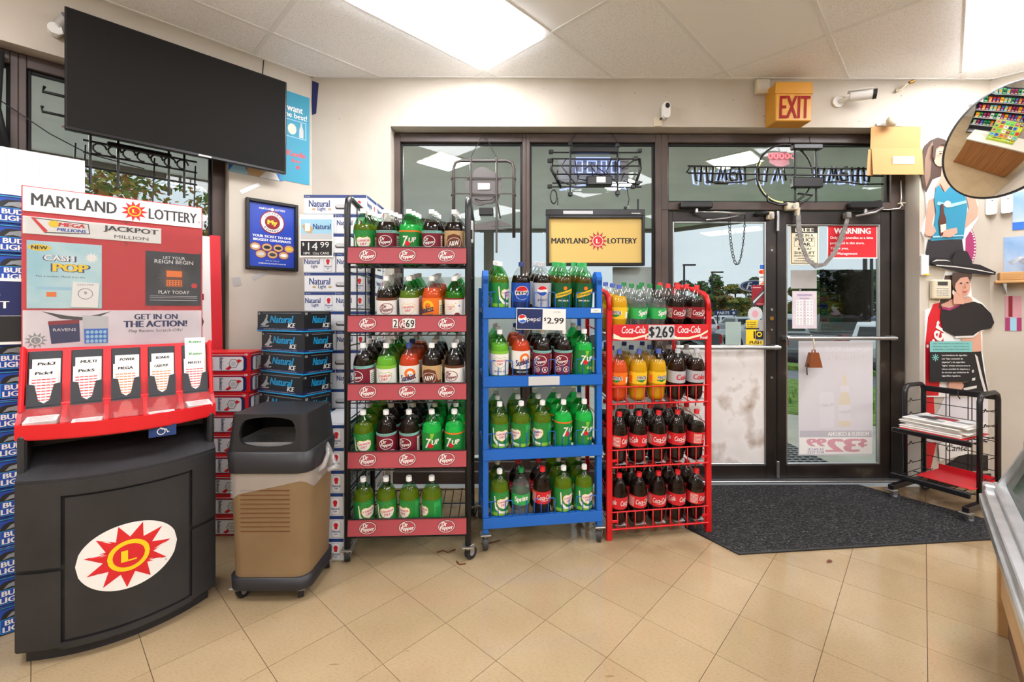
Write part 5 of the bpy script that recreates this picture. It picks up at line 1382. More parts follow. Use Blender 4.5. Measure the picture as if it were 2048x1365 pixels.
# ---- printed sheets on the door glass
GY = YF + .030                                        # inner face of the door glass
def sheet(name, lab, x0, x1, z0, z1, m, draw=None, cat='sign', y=GY, frame=None):
    t = thing(name, lab, cat, ((x0 + x1) / 2, y, (z0 + z1) / 2)); w, h = x1 - x0, z1 - z0
    c = B(); c.box((0, -.0015, 0), (w, .002, h), m); 
    if frame: c.box((0, -.0012, 0), (w + .016, .0015, h + .016), frame)
    c.build('sheet', t)
    if draw:
        c = B(); draw(c, w, h); c.build('print', t)
    return t
def d_free(c, w, h):
    y = -.0032
    c.rect(-w * .46, w * .46, -h * .47, h * .47, 'ink', y); c.rect(-w * .44, w * .44, -h * .455, h * .455, 'p_cream', y - .0004); c.rect(-w * .44, w * .44, h * .30, h * .455, 'ink', y - .0008)
    for t_, z, hh, ww, m in (('FREE', .378, .1, .62, 'p_cream'), ('RIDE IN A', .24, .06, .6, 'ink'), ('POLICE', .13, .085, .62, 'ink'), ('CAR', .02, .085, .4, 'ink'), ('IF YOU', -.1, .055, .45, 'ink'), ('SHOPLIFT', -.2, .07, .7, 'ink'), ('FROM THIS STORE', -.28, .035, .7, 'ink'), ('COMPLIMENTS OF', -.34, .03, .55, 'ink'), ('POLICE DEPARTMENT', -.4, .03, .7, 'ink')): c.text(t_, 0, z * h, hh * h, m, y - .0012, ww * w, .02)
    frame_rect(c, -w * .36, w * .36, -.04 * h, .19 * h, .002, .002, .002, .002, y - .0013, y - .0012, 'ink')
def d_warn(c, w, h):
    y = -.0032; c.rect(-w * .48, w * .48, -h * .465, h * .465, 'p_red', y)
    c.text('WARNING', 0, .31 * h, .17 * h, 'white', y - .0005, .72 * w, .03)
    for k, s in enumerate(('Only two juveniles at a time', 'permitted in this store.', 'Thank you,', 'The Management')): c.text(s, -.44 * w, (.10 - .155 * k) * h, .095 * h, 'white', y - .0005, (.85, .68, .36, .54)[k] * w, .015, al='l')
sheet('notice_sign', 'cream and black FREE ride sign on the right door', 2.243, 2.475, 1.718, 2.033, 'p_cream', d_free)
sheet('warning_sign', 'red WARNING sign about juveniles on the right door', 2.541, 2.945, 1.767, 2.04, 'white', d_warn)
MN('back_grey', '9a9894', 'a9a7a3', 6, .7); MN('back_mauve', 'cfc3cc', 'd9cfd6', 6, .7); M('back_ink', 'bdbbb7', .7); M('mauve_ink', 'a99ab4', .7)
def d_table(c, w, h):
    for k in range(9):
        for j in (-1, 1): c.rect(j * .2 * w - .15 * w, j * .2 * w + .15 * w, (.2 - .075 * k) * h, (.2 - .075 * k + .06) * h, 'p_white', -.003)
        for j in range(5): c.rect((-.32 + .14 * j) * w, (-.25 + .14 * j) * w, (.215 - .075 * k) * h, (.235 - .075 * k) * h, 'mauve_ink', -.0034)
    c.rect(-.3 * w, .3 * w, .37 * h, .42 * h, 'mauve_ink', -.0032); c.rect(-.2 * w, .2 * w, .29 * h, .32 * h, 'mauve_ink', -.0032)
sheet('paper_notice', 'grey back of a notice under the FREE sign', 2.250, 2.458, 1.527, 1.674, 'back_grey', None, 'paper')
sheet('paper_notice', 'pale mauve timetable sheet above the right push bar', 2.262, 2.458, 1.208, 1.507, 'back_mauve', d_table, 'paper')
film('perf_film', '9a9a9a', .001, .3)
c = B(); c.box((2.70, GY + .012, 1.47), (.415, .001, .42), 'perf_film'); tag(c.build('window_film'), 'dark see-through film square on the right door glass', 'film')
film('poster_back', 'd9d9dc', .03, .3, 'e9e6ea', .80); M('ghost_red', 'd79ea8', .7); M('ghost_grey', 'bdbac0', .7); M('ghost_tan', 'd8cdb8', .7); M('ghost_lgt', 'd9d6da', .7)
def d_beer(c, w, h):
    y = -.003
    c.text('REWARD YOUR', .15 * w, .43 * h, .045 * h, 'ghost_lgt', y, .6 * w, .04, mirror=True); c.text('FIGHTING SPIRIT', .1 * w, .36 * h, .045 * h, 'ghost_lgt', y, .75 * w, .04, mirror=True)
    c.prism([(p[0] * w, p[1] * h) for p in ((.04, -.25), (.2, -.25), (.2, -.03), (.15, .08), (.145, .2), (.095, .2), (.09, .08), (.04, -.03))], 'ghost_tan', y)
    c.rect(.035 * w, .205 * w, -.2 * h, -.06 * h, 'ghost_lgt', y - .0004); c.rect(.06 * w, .18 * w, .05 * h, .11 * h, 'ghost_lgt', y - .0004)
    c.prism(rrect(-.22 * w, -.02 * w, -.26 * h, .05 * h, .02, 3), 'ghost_lgt', y); c.text('Modelo', -.12 * w, -.06 * h, .035 * h, 'ghost_grey', y - .0008, .18 * w, mirror=True); c.text('Modelo', .12 * w, -.12 * h, .03 * h, 'ghost_grey', y - .0008, .15 * w, mirror=True)
    c.rect(-.48 * w, .48 * w, -.345 * h, -.285 * h, 'ghost_grey', y); c.text('MODELO & CORONA', .17 * w, -.315 * h, .035 * h, 'p_white', y - .0006, .55 * w, .03, mirror=True)
    c.rect(-.49 * w, .49 * w, -.49 * h, -.345 * h, 'p_white', y - .0002)
    c.text('$', .36 * w, -.395 * h, .075 * h, 'ghost_red', y - .0006, .1 * w, .04, mirror=True); c.text('32', .09 * w, -.415 * h, .115 * h, 'ghost_red', y - .0006, .4 * w, .05, mirror=True); c.text('99', -.26 * w, -.39 * h, .07 * h, 'ghost_red', y - .0006, .24 * w, .05, mirror=True)
    c.text('24-PACK', -.27 * w, -.45 * h, .022 * h, 'mauve_ink', y - .0006, .22 * w, .02, mirror=True); c.text('BOTTLES', -.27 * w, -.475 * h, .022 * h, 'mauve_ink', y - .0006, .22 * w, .02, mirror=True)
sheet('beer_poster', 'large pale poster seen from behind on the lower right door', 2.312, 2.908, .198, 1.108, 'poster_back', d_beer, 'poster')
# bell on the push bar
M('copper', '9c5a36', .35, .7)
t = thing('cow_bell', 'copper bell tied to the right push bar', 'bell', (2.372, YF - .06, .91))
b = B(); rg = [[(x, y, z) for x, y in ((-a, -.6 * a), (a, -.6 * a), (a, .6 * a), (-a, .6 * a))] for a, z in ((.05, 0), (.03, .115))]; loft(b, rg, 'copper', False); b.tube([(-.012, 0, .112), (-.012, 0, .135), (.012, 0, .135), (.012, 0, .112)], .005, 'copper', 6); b.build('bell_body', t)
b = B(); b.tube([(0, 0, .13), (.005, -.005, .18), (-.004, .0, .225), (0, .03, .245), (0, .04, .225), (0, .0, .20)], .005, 'beige', 6); b.tube([(-.045, 0, .03), (-.06, -.01, -.01), (-.05, 0, -.06)], .004, 'rubber', 6); b.build('cord', t)
# left door stickers
def d_cards(c, w, h):
    for k, m in enumerate(('p_lblue', 'p_orange', 'p_white', 'p_white')):
        z = (.36 - .25 * k) * h; c.rect(-w * .42, w * .42, z - .1 * h, z + .1 * h, m, -.0032)
        if k == 1: c.disc(-.012, z, .014, .012, 'p_red', -.0036, 14)
        if k == 2: c.text('VISA', 0, z, .012, 'p_navy', -.0036, .036, .03, .2)
        if k == 3: c.flat([(-.02, z - .014), (.02, z + .01), (.02, z - .014)], 'p_orange', -.0036); c.text('DISCOVER', 0, z + .008, .006, 'ink', -.0038, .04)
sheet('card_sticker', 'strip of payment card stickers on the left door', 1.997, 2.042, 1.558, 1.724, 'white', d_cards, 'sticker')
def d_cig(c, w, h):
    c.flat([(-w * .5, -h * .3), (w * .5, h * .35), (w * .5, h * .1), (-w * .3, -h * .5), (-w * .5, -h * .5)], 'dkgrey', -.0032); c.flat([(-w * .4, -h * .3), (w * .5, h * .25), (w * .5, h * .18), (-w * .35, -h * .4)], 'ltgrey', -.0036)
    c.rect(-.045, .02, h * .36, h * .40, 'ghost_red', -.0036); c.rect(-.01, .045, -h * .44, -h * .41, 'ghost_red', -.0036)
sheet('tobacco_sticker', 'dark red sticker with a diagonal stripe on the left door', 1.936, 2.042, 1.392, 1.555, 'p_dred', d_cig, 'sticker')
c = B(); c.flat(sun_poly(0, 0, .062, 18, .9), 'ltgrey', -.003); c.disc(0, 0, .025, .03, 'ghost_red', -.0034, 16); tag(c.build('sticker', loc=(1.965, GY, 1.325)), 'round grey toothed sticker on the left door', 'sticker')
def d_push(c, w, h):
    c.flat([(-w * .49, h * .49), (w * .15, h * .49), (-w * .0, -h * .1), (-w * .0, -h * .49), (-w * .49, -h * .49)], 'yellow', -.0032); c.rect(-w * .49, w * .2, h * .12, h * .17, 'ink', -.0036)
    for k, s in enumerate(('ALL NATURAL', 'LEAF WRAPPED', 'CIGARILLOS')): c.text(s, -w * .45, h * (.4 - .09 * k), h * .06, 'ink', -.0036, w * .5, .02, al='l')
    c.rect(w * .02, w * .42, -h * .27, h * .06, 'ink', -.0036); c.disc(w * .2, -h * .08, .022, .02, 'yellow', -.004, 14, None, 0, .6); c.rect(-w * .1, -w * .02, -h * .25, h * .05, 'ink', -.0036)
    c.rect(-w * .42, w * .4, -h * .49, -h * .33, 'yellow', -.004); c.text('PUSH', 0, -h * .405, h * .12, 'ink', -.0044, w * .6, .03)
sheet('push_sticker', 'yellow and silver PUSH sticker above the left push bar', 1.89, 2.042, 1.078, 1.278, 'silver', d_push, 'sticker')
film('teal_film', 'cfe0da', .03, .3, 'c4d6d0', .6)
c = B(); c.box((1.79, GY, 1.17), (.125, .001, .185), 'teal_film'); tag(c.build('paper_square'), 'pale green translucent sheet on the left door glass', 'sheet')
# white paper on the lower shop windows
MN('window_paper', 'd5d2d0', 'e4e2e0', 3, .8)
for (x0, x1, z0, z1, lab) in ((.83, 1.14, .2, 1.70, 'grey paper sheet covering the window right of the lottery screen'), (-.84, .10, .2, 1.62, 'grey paper sheet covering the lower left shop window'), (.18, .50, .2, 1.60, 'grey paper sheet behind the blue rack')):
    c = B(); c.span(x0, x1, YF + .045, YF + .048, z0, z1, 'window_paper'); tag(c.build('window_paper'), lab, 'paper')

# ================================================================ SIGNS HANGING IN THE SHOP WINDOW
SY = 3.455
emis('lottery_screen', 'd3b263', .10)
t = thing('lottery_display', 'yellow lit lottery display hanging in the shop window', 'sign', (.673, SY, 1.905))
b = B(); frame_rect(b, -.382, .382, -.205, .185, .022, .022, .022, .022, -.035, .03, 'tv_bezel'); b.span(-.37, .37, .0, .03, -.19, .17, 'tv_bezel'); b.span(-.385, .385, -.02, .035, .187, .235, 'tv_bezel', .004); b.build('housing', t)
b = B(); b.rect(-.36, .36, -.183, .163, 'lottery_screen', -.012); b.build('screen', t)
b = B(); b.text('MARYLAND', -.195, -.01, .043, 'ink', -.0128, .29, .03); b.text('LOTTERY', .21, -.01, .043, 'ink', -.0128, .225, .03); b.sun(.02, -.012, .078, 'ink', -.0126, 12, .56); b.sun(.02, -.012, .072, 'p_red', -.013, 12, .56); b.disc(.02, -.012, .042, .042, 'p_cream', -.0134, 24, None, 0, .88); b.text('L', .02, -.012, .034, 'p_cream', -.0134, .024, .03); b.build('print', t)
b = B(); b.cyl((.34, .01, .235), (.34, .01, .32), .006, 'ink', 8); b.cyl((.24, .01, .235), (.24, .01, .26), .012, 'ink', 8)
for x in (-.29, .26): b.tube([(x, .01, .235), (x, .01, .25), (x - .008, .01, .262), (x, .01, .27), (x + .008, .01, .262), (x, .01, .25)], .003, 'steel', 6)
b.tube([(.26, .01, .27), (.27, .01, .32), (.25, .01, .42)], .003, 'wire', 6); b.tube([(-.29, .01, .27), (-.29, .01, .33)], .003, 'wire', 6); b.build('hanger', t)
b = B(); b.rect(-.25, -.02, .197, .222, 'ltgrey', -.0215); b.rect(.28, .35, .2, .206, 'white', -.0215); b.build('side_sticker', t)
# leaf-shaped sign seen from behind
M('tube_brown', '4a4440', .4); M('sign_plate', '5a5552', .55)
t = thing('window_sign', 'brown cloud-shaped sign back in a tube frame hanging by chain', 'sign', (-.195, SY, 2.22))
b = B(); b.tube([(-.235, 0, -.30)] + [(p[0], 0, p[1]) for p in rrect(-.235, .235, -.6, .30, .05, 4)[10:0:-1]][0:0] + [(-.235, 0, .24), (-.22, 0, .285), (-.18, 0, .30), (.18, 0, .30), (.22, 0, .285), (.235, 0, .24), (.235, 0, -.30)], .013, 'tube_brown', 8); b.build('frame', t)
b = B()
for x in (-.10, .10): b.cyl((x, -.012, .32), (x, -.012, -.42), .008, 'tube_brown', 8)
for z in (.165, .04): b.tube([(-.25, -.012, z - .02), (-.25, -.012, z), (.25, -.012, z), (.25, -.012, z - .02)], .005, 'tube_brown', 6)
b.build('bar', t)
b = B(); pl = []
for k in range(48):
    a = 2 * PI * k / 48; r_ = .115 * (1 + .16 * abs(math.sin(a * 2.5 + .4))); pl.append((r_ * 1.1 * math.cos(a), .10 + r_ * math.sin(a) * 1.15))
b.prism(pl, 'sign_plate', .0, .02); b.build('sign_plate', t)
b = B(); b.box((.0, -.004, .10), (.09, .003, .05), 'paper'); b.box((.03, -.006, .1), (.035, .002, .04), 'ghost_tan'); b.build('maker_label', t)
b = B(); b.tube([(-.07, -.01, .0), (-.02, -.02, -.015), (.06, -.02, -.01), (.1, -.01, .03)], .004, 'wire', 6); b.box((.02, -.005, -.1), (.11, .04, .06), 'black', .006); b.tube([(.1, -.01, .02), (.12, -.015, -.1), (.13, -.01, -.15)], .005, 'wire', 6)
b.prism([(-.2, -.22), (.1, -.16), (.2, -.19), (.22, -.21), (.05, -.21), (.18, -.235), (-.1, -.24)], 'sign_plate', .0, .015); b.build('power_box', t)
for s in (-1, 1):
    c = B()
    for k in range(14):
        u = k / 13; c.tube([(s * .1 * (1 - u * .92) + .0045 * math.cos(a), (.0045 * math.sin(a)) * (k % 2), .33 + .17 * u + .0065 * math.sin(a) * (1 if not k % 2 else .8)) for a in [PI * q / 4 for q in range(8)]], .0018, 'ink', 4, True)
    c.build('chain', t)
# beer neon with blue tubes, seen from behind
emis('neon_blue', '9fb2f6', .9); emis('neon_pink', 'e88a93', .45); emis('neon_yel', 'e6dc8a', .45)
t = thing('neon_sign', 'tangled black neon sign with blue tubes above the lottery display', 'neon sign', (.68, SY, 2.44))
b = B()
for x in (-.20, .17): b.cyl((x, 0, -.20), (x, 0, .22), .008, 'neon_black', 8)
for z in (.15, .10, .045, -.02, -.09, -.12): b.cyl((-.34, .01, z), (.34 + .02 * math.sin(z * 40), .01, z), .0055, 'neon_black', 6)
for x, z in ((-.35, .15), (-.36, .08), (.34, .16), (.31, .10), (.33, -.09), (.29, -.12), (-.2, -.18), (.17, -.17), (-.2, .21), (.17, .2), (-.36, -.12)): b.box((x, 0, z), (.035, .03, .03), 'neon_black', .004)
b.build('frame', t)
b = B(); b.box((-.015, -.02, .155), (.36, .05, .045), 'neon_black', .006); b.build('transformer', t)
b = B(); b.box((.02, -.025, -.085), (.20, .055, .075), 'neon_black', .008); b.build('transformer', t)
b = B(); b.box((.03, -.0535, -.08), (.07, .001, .045), 'paper'); b.build('maker_label', t)
b = B()
for k, (x, w_) in enumerate(((-.15, .05), (-.06, .07), (.05, .04), (.13, .06))): b.tube([(x, .03, .0), (x, .03, .09), (x + w_, .03, .09), (x + w_, .03, .0), (x, .03, .0)], .006, 'neon_blue', 6)
b.tube([(-.28, .03, -.14), (-.1, .03, -.1), (.1, .03, -.1), (.25, .03, -.13)], .006, 'neon_blue', 6); b.tube([(-.15, .03, .115), (.12, .03, .115)], .006, 'neon_blue', 6); b.build('neon_tube', t)
b = B(); b.box((-.01, .05, .02), (.56, .004, .18), 'p_grey', .002); b.build('backing_panel', t)
b = B(); rn = random.Random(9)
for k in range(9):
    x0 = -.3 + k * .07; b.tube([(x0, -.01, rn.uniform(-.1, .12)), (x0 + rn.uniform(-.05, .05), -.02, rn.uniform(-.1, .14)), (x0 + rn.uniform(0, .12), -.015, rn.uniform(-.12, .12)), (x0 + .1, -.01, rn.uniform(-.1, .1))], .005, 'wire', 6)
for k in range(5): b.tube([(-.33 + .025 * math.cos(a + k), -.01 + .003 * k, -.20 + .055 * math.sin(a + k)) for a in [PI * q / 5 for q in range(11)]], .004, 'wire', 6)
for a0, a1, z0 in ((-.34, -.27, .10), (.34, .3, .1)): b.tube([(a0, 0, z0), (a0 * 1.03, 0, z0 - .08), (a1, 0, -.13)], .011, 'neon_black', 8)
b.build('cable', t)
for x in (-.20, .17):
    c = B()
    for k in range(9): c.tube([(x + .05 * k / 9 * (1 if x < 0 else -1) + .004 * math.cos(a), .004 * math.sin(a) * (k % 2), .23 + .008 * k + .006 * math.sin(a)) for a in [PI * q / 4 for q in range(8)]], .0018, 'ink', 4, True)
    c.build('chain', t)
# long neon script sign in the transom
t = thing('neon_sign', 'long blue neon script sign with a round emblem in the transom', 'neon sign', (2.16, SY, 2.42))
b = B()
for z in (.055, .0): b.cyl((-.76, .0, z + .008), (.78, .0, z - .012), .007, 'neon_black', 8)
for x in (.075, .24): b.cyl((x, -.012, -.225), (x - .0, -.012, .23), .008, 'neon_black', 8)
b.tube([(.22 * math.cos(2 * PI * k / 36) - .0, 0, .245 * math.sin(2 * PI * k / 36) * .95) for k in range(36)], .008, 'neon_black', 6, True)
for s in (-1, 1): b.tube([(s * .77, 0, .01), (s * .74, 0, .06), (s * .70, 0, .055)], .006, 'neon_black', 6)
b.build('frame', t)
b = B(); b.box((.155, -.03, -.075), (.235, .05, .08), 'neon_black', .008); b.build('transformer', t)
b = B(); b.box((.16, -.02, .205), (.23, .05, .04), 'neon_black', .006); b.build('transformer', t)
def script(x0, x1, n, seed):
    rn = random.Random(seed); out = []
    st_ = (x1 - x0) / n
    for k in range(n):
        x = x0 + k * st_; z0, z1 = -.045, .06
        typ = rn.randrange(4)
        if typ == 0: p = [(x, z0), (x - .02, z1), (x + st_ * .3, z1), (x + st_ * .35, z0), (x + st_ * .7, z0)]
        elif typ == 1: p = [(x, z1), (x + .01, z0), (x + st_ * .5, z0 - .01), (x + st_ * .6, z1)]
        elif typ == 2: p = [(x, z0), (x + st_ * .25, z1), (x + st_ * .4, z0 + .02), (x + st_ * .6, z1), (x + st_ * .75, z0)]
        else: p = [(x + st_ * .6, z1), (x + .01, z1 - .01), (x, z0 + .03), (x + .01, z0), (x + st_ * .65, z0 + .005), (x + st_ * .6, .01), (x + .2 * st_, .012)]
        out.append(p)
    return out
for i, p in enumerate(script(-.70, -.24, 5, 3) + script(-.20, .05, 2, 4) + script(.27, .72, 5, 8)):
    c = B(); c.tube([(q[0], .012, q[1]) for q in p], .0085, 'neon_black', 6); c.tube([(q[0] - .012, .03, q[1] - .022) for q in p], .006, 'neon_blue', 6); c.build('neon_tube', t)  # lower glowing blue copy imitates the blue reflection of the script
c = B(); c.tube([(.20 * math.cos(a), .02, .215 * math.sin(a)) for a in [R(150 + 120 * k / 14) for k in range(15)]], .006, 'neon_yel', 6); c.build('neon_tube', t)
c = B(); 
for k in range(5): c.tube([(-.10 + k * .045 + .016 * math.cos(a), .02, .15 + .02 * math.sin(a)) for a in [PI * q / 5 for q in range(10)]], .006, 'neon_pink', 6, True)
c.build('neon_tube', t)
c = B(); c.prism([(-.10, .18), (.04, .19), (.06, .09), (-.02, .06), (-.10, .10)], 'ghost_red', .03, .033); c.build('backing_panel', t)
c = B(); c.tube([(-.62, 0, -.06), (-.5, -.01, -.075), (-.35, -.01, -.065), (-.2, 0, -.03)], .006, 'wire', 6); c.tube([(-.55, -.005, -.068), (-.45, -.012, -.072)], .013, 'neon_black', 8); c.tube([(.3, 0, -.06), (.45, -.01, -.06), (.6, -.01, -.08), (.78, 0, -.075)], .006, 'wire', 6); c.tube([(-.14, 0, -.16), (-.13, 0, -.215), (-.05, 0, -.24), (.1, 0, -.235), (.18, 0, -.2), (.22, 0, -.165), (.1, 0, -.15)], .008, 'neon_black', 6); c.build('cable', t)
for x in (.06, .22):
    c = B(); c.tube([(x, 0, .23), (x - .02, 0, .26), (x - .018, .01, .30)], .003, 'wire', 6); c.build('hanger', t)

# ================================================================ RIGHT SIDE: mat, newspaper rack, freezer, cut-outs, mirror
def mat_material():
    m, n, l, p = new_mat('mat_pile')
    t = n.new('ShaderNodeTexCoord'); mp = n.new('ShaderNodeMapping'); mp.inputs['Scale'].default_value = (1, 3.5, 1)
    z = n.new('ShaderNodeTexNoise'); z.inputs['Scale'].default_value = 75; z.inputs['Detail'].default_value = 3
    r = n.new('ShaderNodeValToRGB'); e = r.color_ramp.elements
    e[0].position = .38; e[0].color = (*lin('1a1a1c'), 1); e[1].position = .60; e[1].color = (*lin('3b3b3d'), 1)
    q = e.new(.72); q.color = (*lin('827f79'), 1)
    l.new(t.outputs['Object'], mp.inputs['Vector']); l.new(mp.outputs['Vector'], z.inputs['Vector']); l.new(z.outputs['Fac'], r.inputs['Fac']); l.new(r.outputs['Color'], p.inputs['Base Color'])
    bmp = n.new('ShaderNodeBump'); bmp.inputs['Strength'].default_value = .6; bmp.inputs['Distance'].default_value = .004; l.new(z.outputs['Fac'], bmp.inputs['Height']); l.new(bmp.outputs['Normal'], p.inputs['Normal'])
    p.inputs['Roughness'].default_value = .95; p.inputs['Specular IOR Level'].default_value = .1
mat_material()
mt = thing('door_mat', 'dark grey carpet mat on the floor in front of the doors', 'mat', (2.1, 2.9, 0))
MP = [(1.27, 2.442), (2.95, 2.60), (3.10, 2.80), (2.70, 3.40), (1.20, 3.40), (1.10, 2.75)]
b = B(); b.plan([(x - 2.1, y - 2.9) for x, y in MP], .001, .008, 'mat_pile'); b.build('pile', mt)
b = B(); b.tube([(x - 2.1, y - 2.9, .004) for x, y in ((1.10, 2.75), (1.27, 2.442), (2.95, 2.60), (3.10, 2.80))], .007, 'rubber', 6); b.build('rubber_edge', mt)
b = B(); b.flat([(0, 0), (.03, .012), (.045, .006), (.04, -.008), (.01, -.01)], 'p_brown', 0)
o = b.build('dead_leaf', loc=(1.70, 2.36, .004), rot=(R(-84), 0, R(20))); tag(o, 'small brown dead leaf on the tiles before the mat', 'leaf')

# ---- newspaper rack
M('news_black', '17171a', .3); MN('newsprint', 'cfcac2', 'e6e2da', 14, .8, 4, .3, .7)
NR = thing('newspaper_rack', 'black tubular newspaper rack on casters by the door', 'rack', (2.76, 3.17, 0), R(-66.2))
def utube(b, x, y0, y1, zt, r=.016, zb=.08):
    b.tube([(x, y0, zb), (x, y0, zt - .05), (x, y0 + .015, zt - .015), (x, y0 + .05, zt), (x, y1 - .05, zt), (x, y1 - .015, zt - .015), (x, y1, zt - .05), (x, y1, zb)], r, 'news_black', 8)
for x in (0.0, .40):
    b = B(); utube(b, x, .17, .43, .80); b.build('side_frame', NR)
    b = B(); b.span(x - .018, x + .018, -.02, .45, .065, .10, 'news_black', .004); b.build('base_bar', NR)
    b = B()
    for z in (.22, .36, .58, .68): b.tube([(x, .18, z), (x, .23, z), (x, .25, z + .02), (x, .27, z), (x, .42, z)], .003, 'news_black', 6)
    b.build('side_wire', NR)
    for y in (-.005, .40):
        c_ = caster(NR, x, y, .065, rw=.028, rot=.9, wheel='dkgrey')
for z, y0 in ((.475, .02), (.15, .0)):
    b = B(); b.span(-.015, .415, y0, y0 + .022, z, z + .035, 'news_black', .006)
    for k in range(9): b.cyl((.01 + k * .0475, y0 + .02, z + .006), (.01 + k * .0475, .42, z + .02), .003, 'news_black', 6)
    for y in (y0 + .12, .28, .42): b.cyl((0, y, z + .004), (.40, y, z + .004), .004, 'news_black', 6)
    b.build('shelf', NR)
b = B(); b.span(0, .40, .415, .445, .745, .785, 'news_black', .005)
for z in (.66, .56, .46, .36, .26): b.cyl((0, .43, z), (.40, .43, z), .003, 'news_black', 6)
for x in (.13, .15, .25, .27): b.cyl((x, .43, .16), (x, .43, .76), .003, 'news_black', 6)
b.build('back_grid', NR)
b = B(); b.span(.10, .395, .09, .41, .186, .190, 'p_red', .001); b.span(.10, .395, .40, .405, .186, .225, 'p_red', .001); b.build('red_tray', NR)
b = B(); b.span(.02, .37, .03, .40, .506, .510, 'p_red', .001); b.build('red_tray', NR)
b = B(); b.tube([(.20, .42, .78), (.205, .405, .74), (.215, .41, .72)], .004, 'wire', 6); b.build('hook', NR)
NM = Matrix.Translation((2.76, 3.17, 0)) @ Matrix.Rotation(R(-66.2), 4, 'Z')
rn = random.Random(4)
for k in range(7):
    q = B(); w_, d_ = .33, .30; q.box((0, 0, .0055), (w_, d_, .011), 'newsprint', .004); q.box((0, -.004, .003), (w_ + .006, d_ - .01, .004), 'paper', .001)
    q.box((0, -d_ / 2 + .001, .0055), (w_ * .98, .004, .009), 'paper', .002)
    sh_ = (rn.uniform(-.015, .015), rn.uniform(-.012, .012))
    p = NM @ Vector((.195 + sh_[0], .21 + sh_[1], .5115 + k * .0118)); o = q.build('newspaper', loc=tuple(p), rot=(0, 0, R(-66.2 + rn.uniform(-4, 4))))
    tag(o, 'folded newspaper on the upper rack shelf, %s of the pile' % ('topmost' if k == 6 else 'bottom one' if k == 0 else NUM[k] + ' from below'), 'newspaper', 'folded newspapers')
    if k == 6:
        q = B(); 
        for r_ in range(9): q.box((-.11 + (r_ % 3) * .11, -.1 + (r_ // 3) * .085, .0116), (.09, .06, .0006), 'grey' if r_ % 2 else 'ltgrey')
        q.box((.0, .02, .012), (.13, .09, .0006), 'p_dred'); q.box((-.06, -.03, .0124), (.1, .1, .0006), 'dkgrey'); q.box((.0, .13, .012), (.26, .025, .0006), 'ink'); q.build('front_page', o)

# ---- chest freezer at the right edge
MN('laminate', 'b08a5c', 'c4a070', 2, .5, 5, .35, .65, stretch=(1, 1, 6)); M('freezer_glass', '20302a', .08); MN('alu', 'b9bcbc', 'd6d8d8', 6, .3, 3, metal=.85); MN('plinth', '6e4f38', '8f6c4e', 3, .6, 5)
FA = math.atan2(-.73, -.68)
FZ = thing('chest_freezer', 'wood-sided chest freezer with aluminium rim at the right edge', 'freezer', (2.03, 1.855, 0), FA)
# local x runs towards the camera, y = to the freezer's far side (+y)
LF, WF = 1.7, .75
b = B(); b.span(0.005, LF, .03, WF, .16, .53, 'laminate', .004); b.build('cabinet', FZ)
b = B(); b.span(.02, LF, .05, WF, 0, .16, 'plinth', .003); b.build('plinth', FZ)
b = B(); b.span(-.004, .02, .02, .06, .0, .53, 'laminate', .003); b.build('corner_board', FZ)
b = B(); b.prism([(0, 0), (1, 0)], 'alu') if False else None
for (y0, y1, z0, z1) in ((-.03, .012, .525, .565), (-.018, .03, .565, .60), (.012, .05, .60, .625)):
    b = B(); b.span(-.03, LF, y0, y1, z0, z1, 'alu', .004); b.build('rim_rail', FZ)
b = B(); b.span(-.03, .03, -.02, WF, .53, .62, 'alu', .006); b.build('end_rail', FZ)
b = B(); v = [(.0, .02, .62), (.0, .10, .80), (.0, WF, .86), (.0, WF, .62)]; b.add([(x - .012, y, z) for x, y, z in v] + [(x + .012, y, z) for x, y, z in v], [(0, 1, 2, 3), (7, 6, 5, 4), (0, 4, 5, 1), (1, 5, 6, 2), (2, 6, 7, 3), (3, 7, 4, 0)], 'alu'); b.build('end_panel', FZ)
b = B(); b.add([(.03, .045, .625), (LF, .045, .625), (LF, .115, .79), (.03, .115, .79)], [(0, 1, 2, 3)], 'freezer_glass'); b.add([(.03, .052, .625), (LF, .052, .625), (LF, .122, .79), (.03, .122, .79)], [(3, 2, 1, 0)], 'freezer_glass'); b.build('glass_front', FZ)
b = B(); b.span(-.02, LF, .095, .14, .785, .82, 'alu', .005); b.span(-.02, LF, .16, .20, .80, .84, 'alu', .005); b.build('top_rail', FZ)
b = B(); b.add([(.0, .14, .81), (LF, .14, .81), (LF, WF, .855), (.0, WF, .855)], [(0, 1, 2, 3)], 'freezer_glass'); b.add([(.0, .14, .805), (LF, .14, .805), (LF, WF, .85), (.0, WF, .85)], [(3, 2, 1, 0)], 'freezer_glass'); b.build('glass_lid', FZ)

# ---- cardboard cut-outs (printed photographs) on the wall beside the door
M('skin', 'd6a38c', .6); M('skin_dk', 'b97f68', .6); M('hair_brown', '4b382f', .6); M('hair_lt', '8a6f5c', .6); M('top_teal', '2a8fb0', .55); M('jean_black', '2a262b', .6); M('lip', 'b6495a', .5); M('magenta', 'a8326a', .5); M('hat_black', '1f1c1d', .6); M('embroid', 'd9d6d0', .6); M('bottle_amber', '5a2c1c', .4)
def cutout(name, lab, x, z, layers, backing):
    t = thing(name, lab, 'cutout', (x, YD, z))
    for i, (nm, poly, m) in enumerate(layers):
        c = B(); y = -.012 - .0012 * i; c.prism(poly, m, y, y + .0011); c.build(nm, t)
    c = B(); c.prism(backing, 'white', -.011, -.001); c.build('backing_board', t)
    return t
def ell(cx, cz, rx, rz, n=18, rot=0): return [(cx + rx * math.cos(2 * PI * k / n) * math.cos(rot) - rz * math.sin(2 * PI * k / n) * math.sin(rot), cz + rx * math.cos(2 * PI * k / n) * math.sin(rot) + rz * math.sin(2 * PI * k / n) * math.cos(rot)) for k in range(n)]
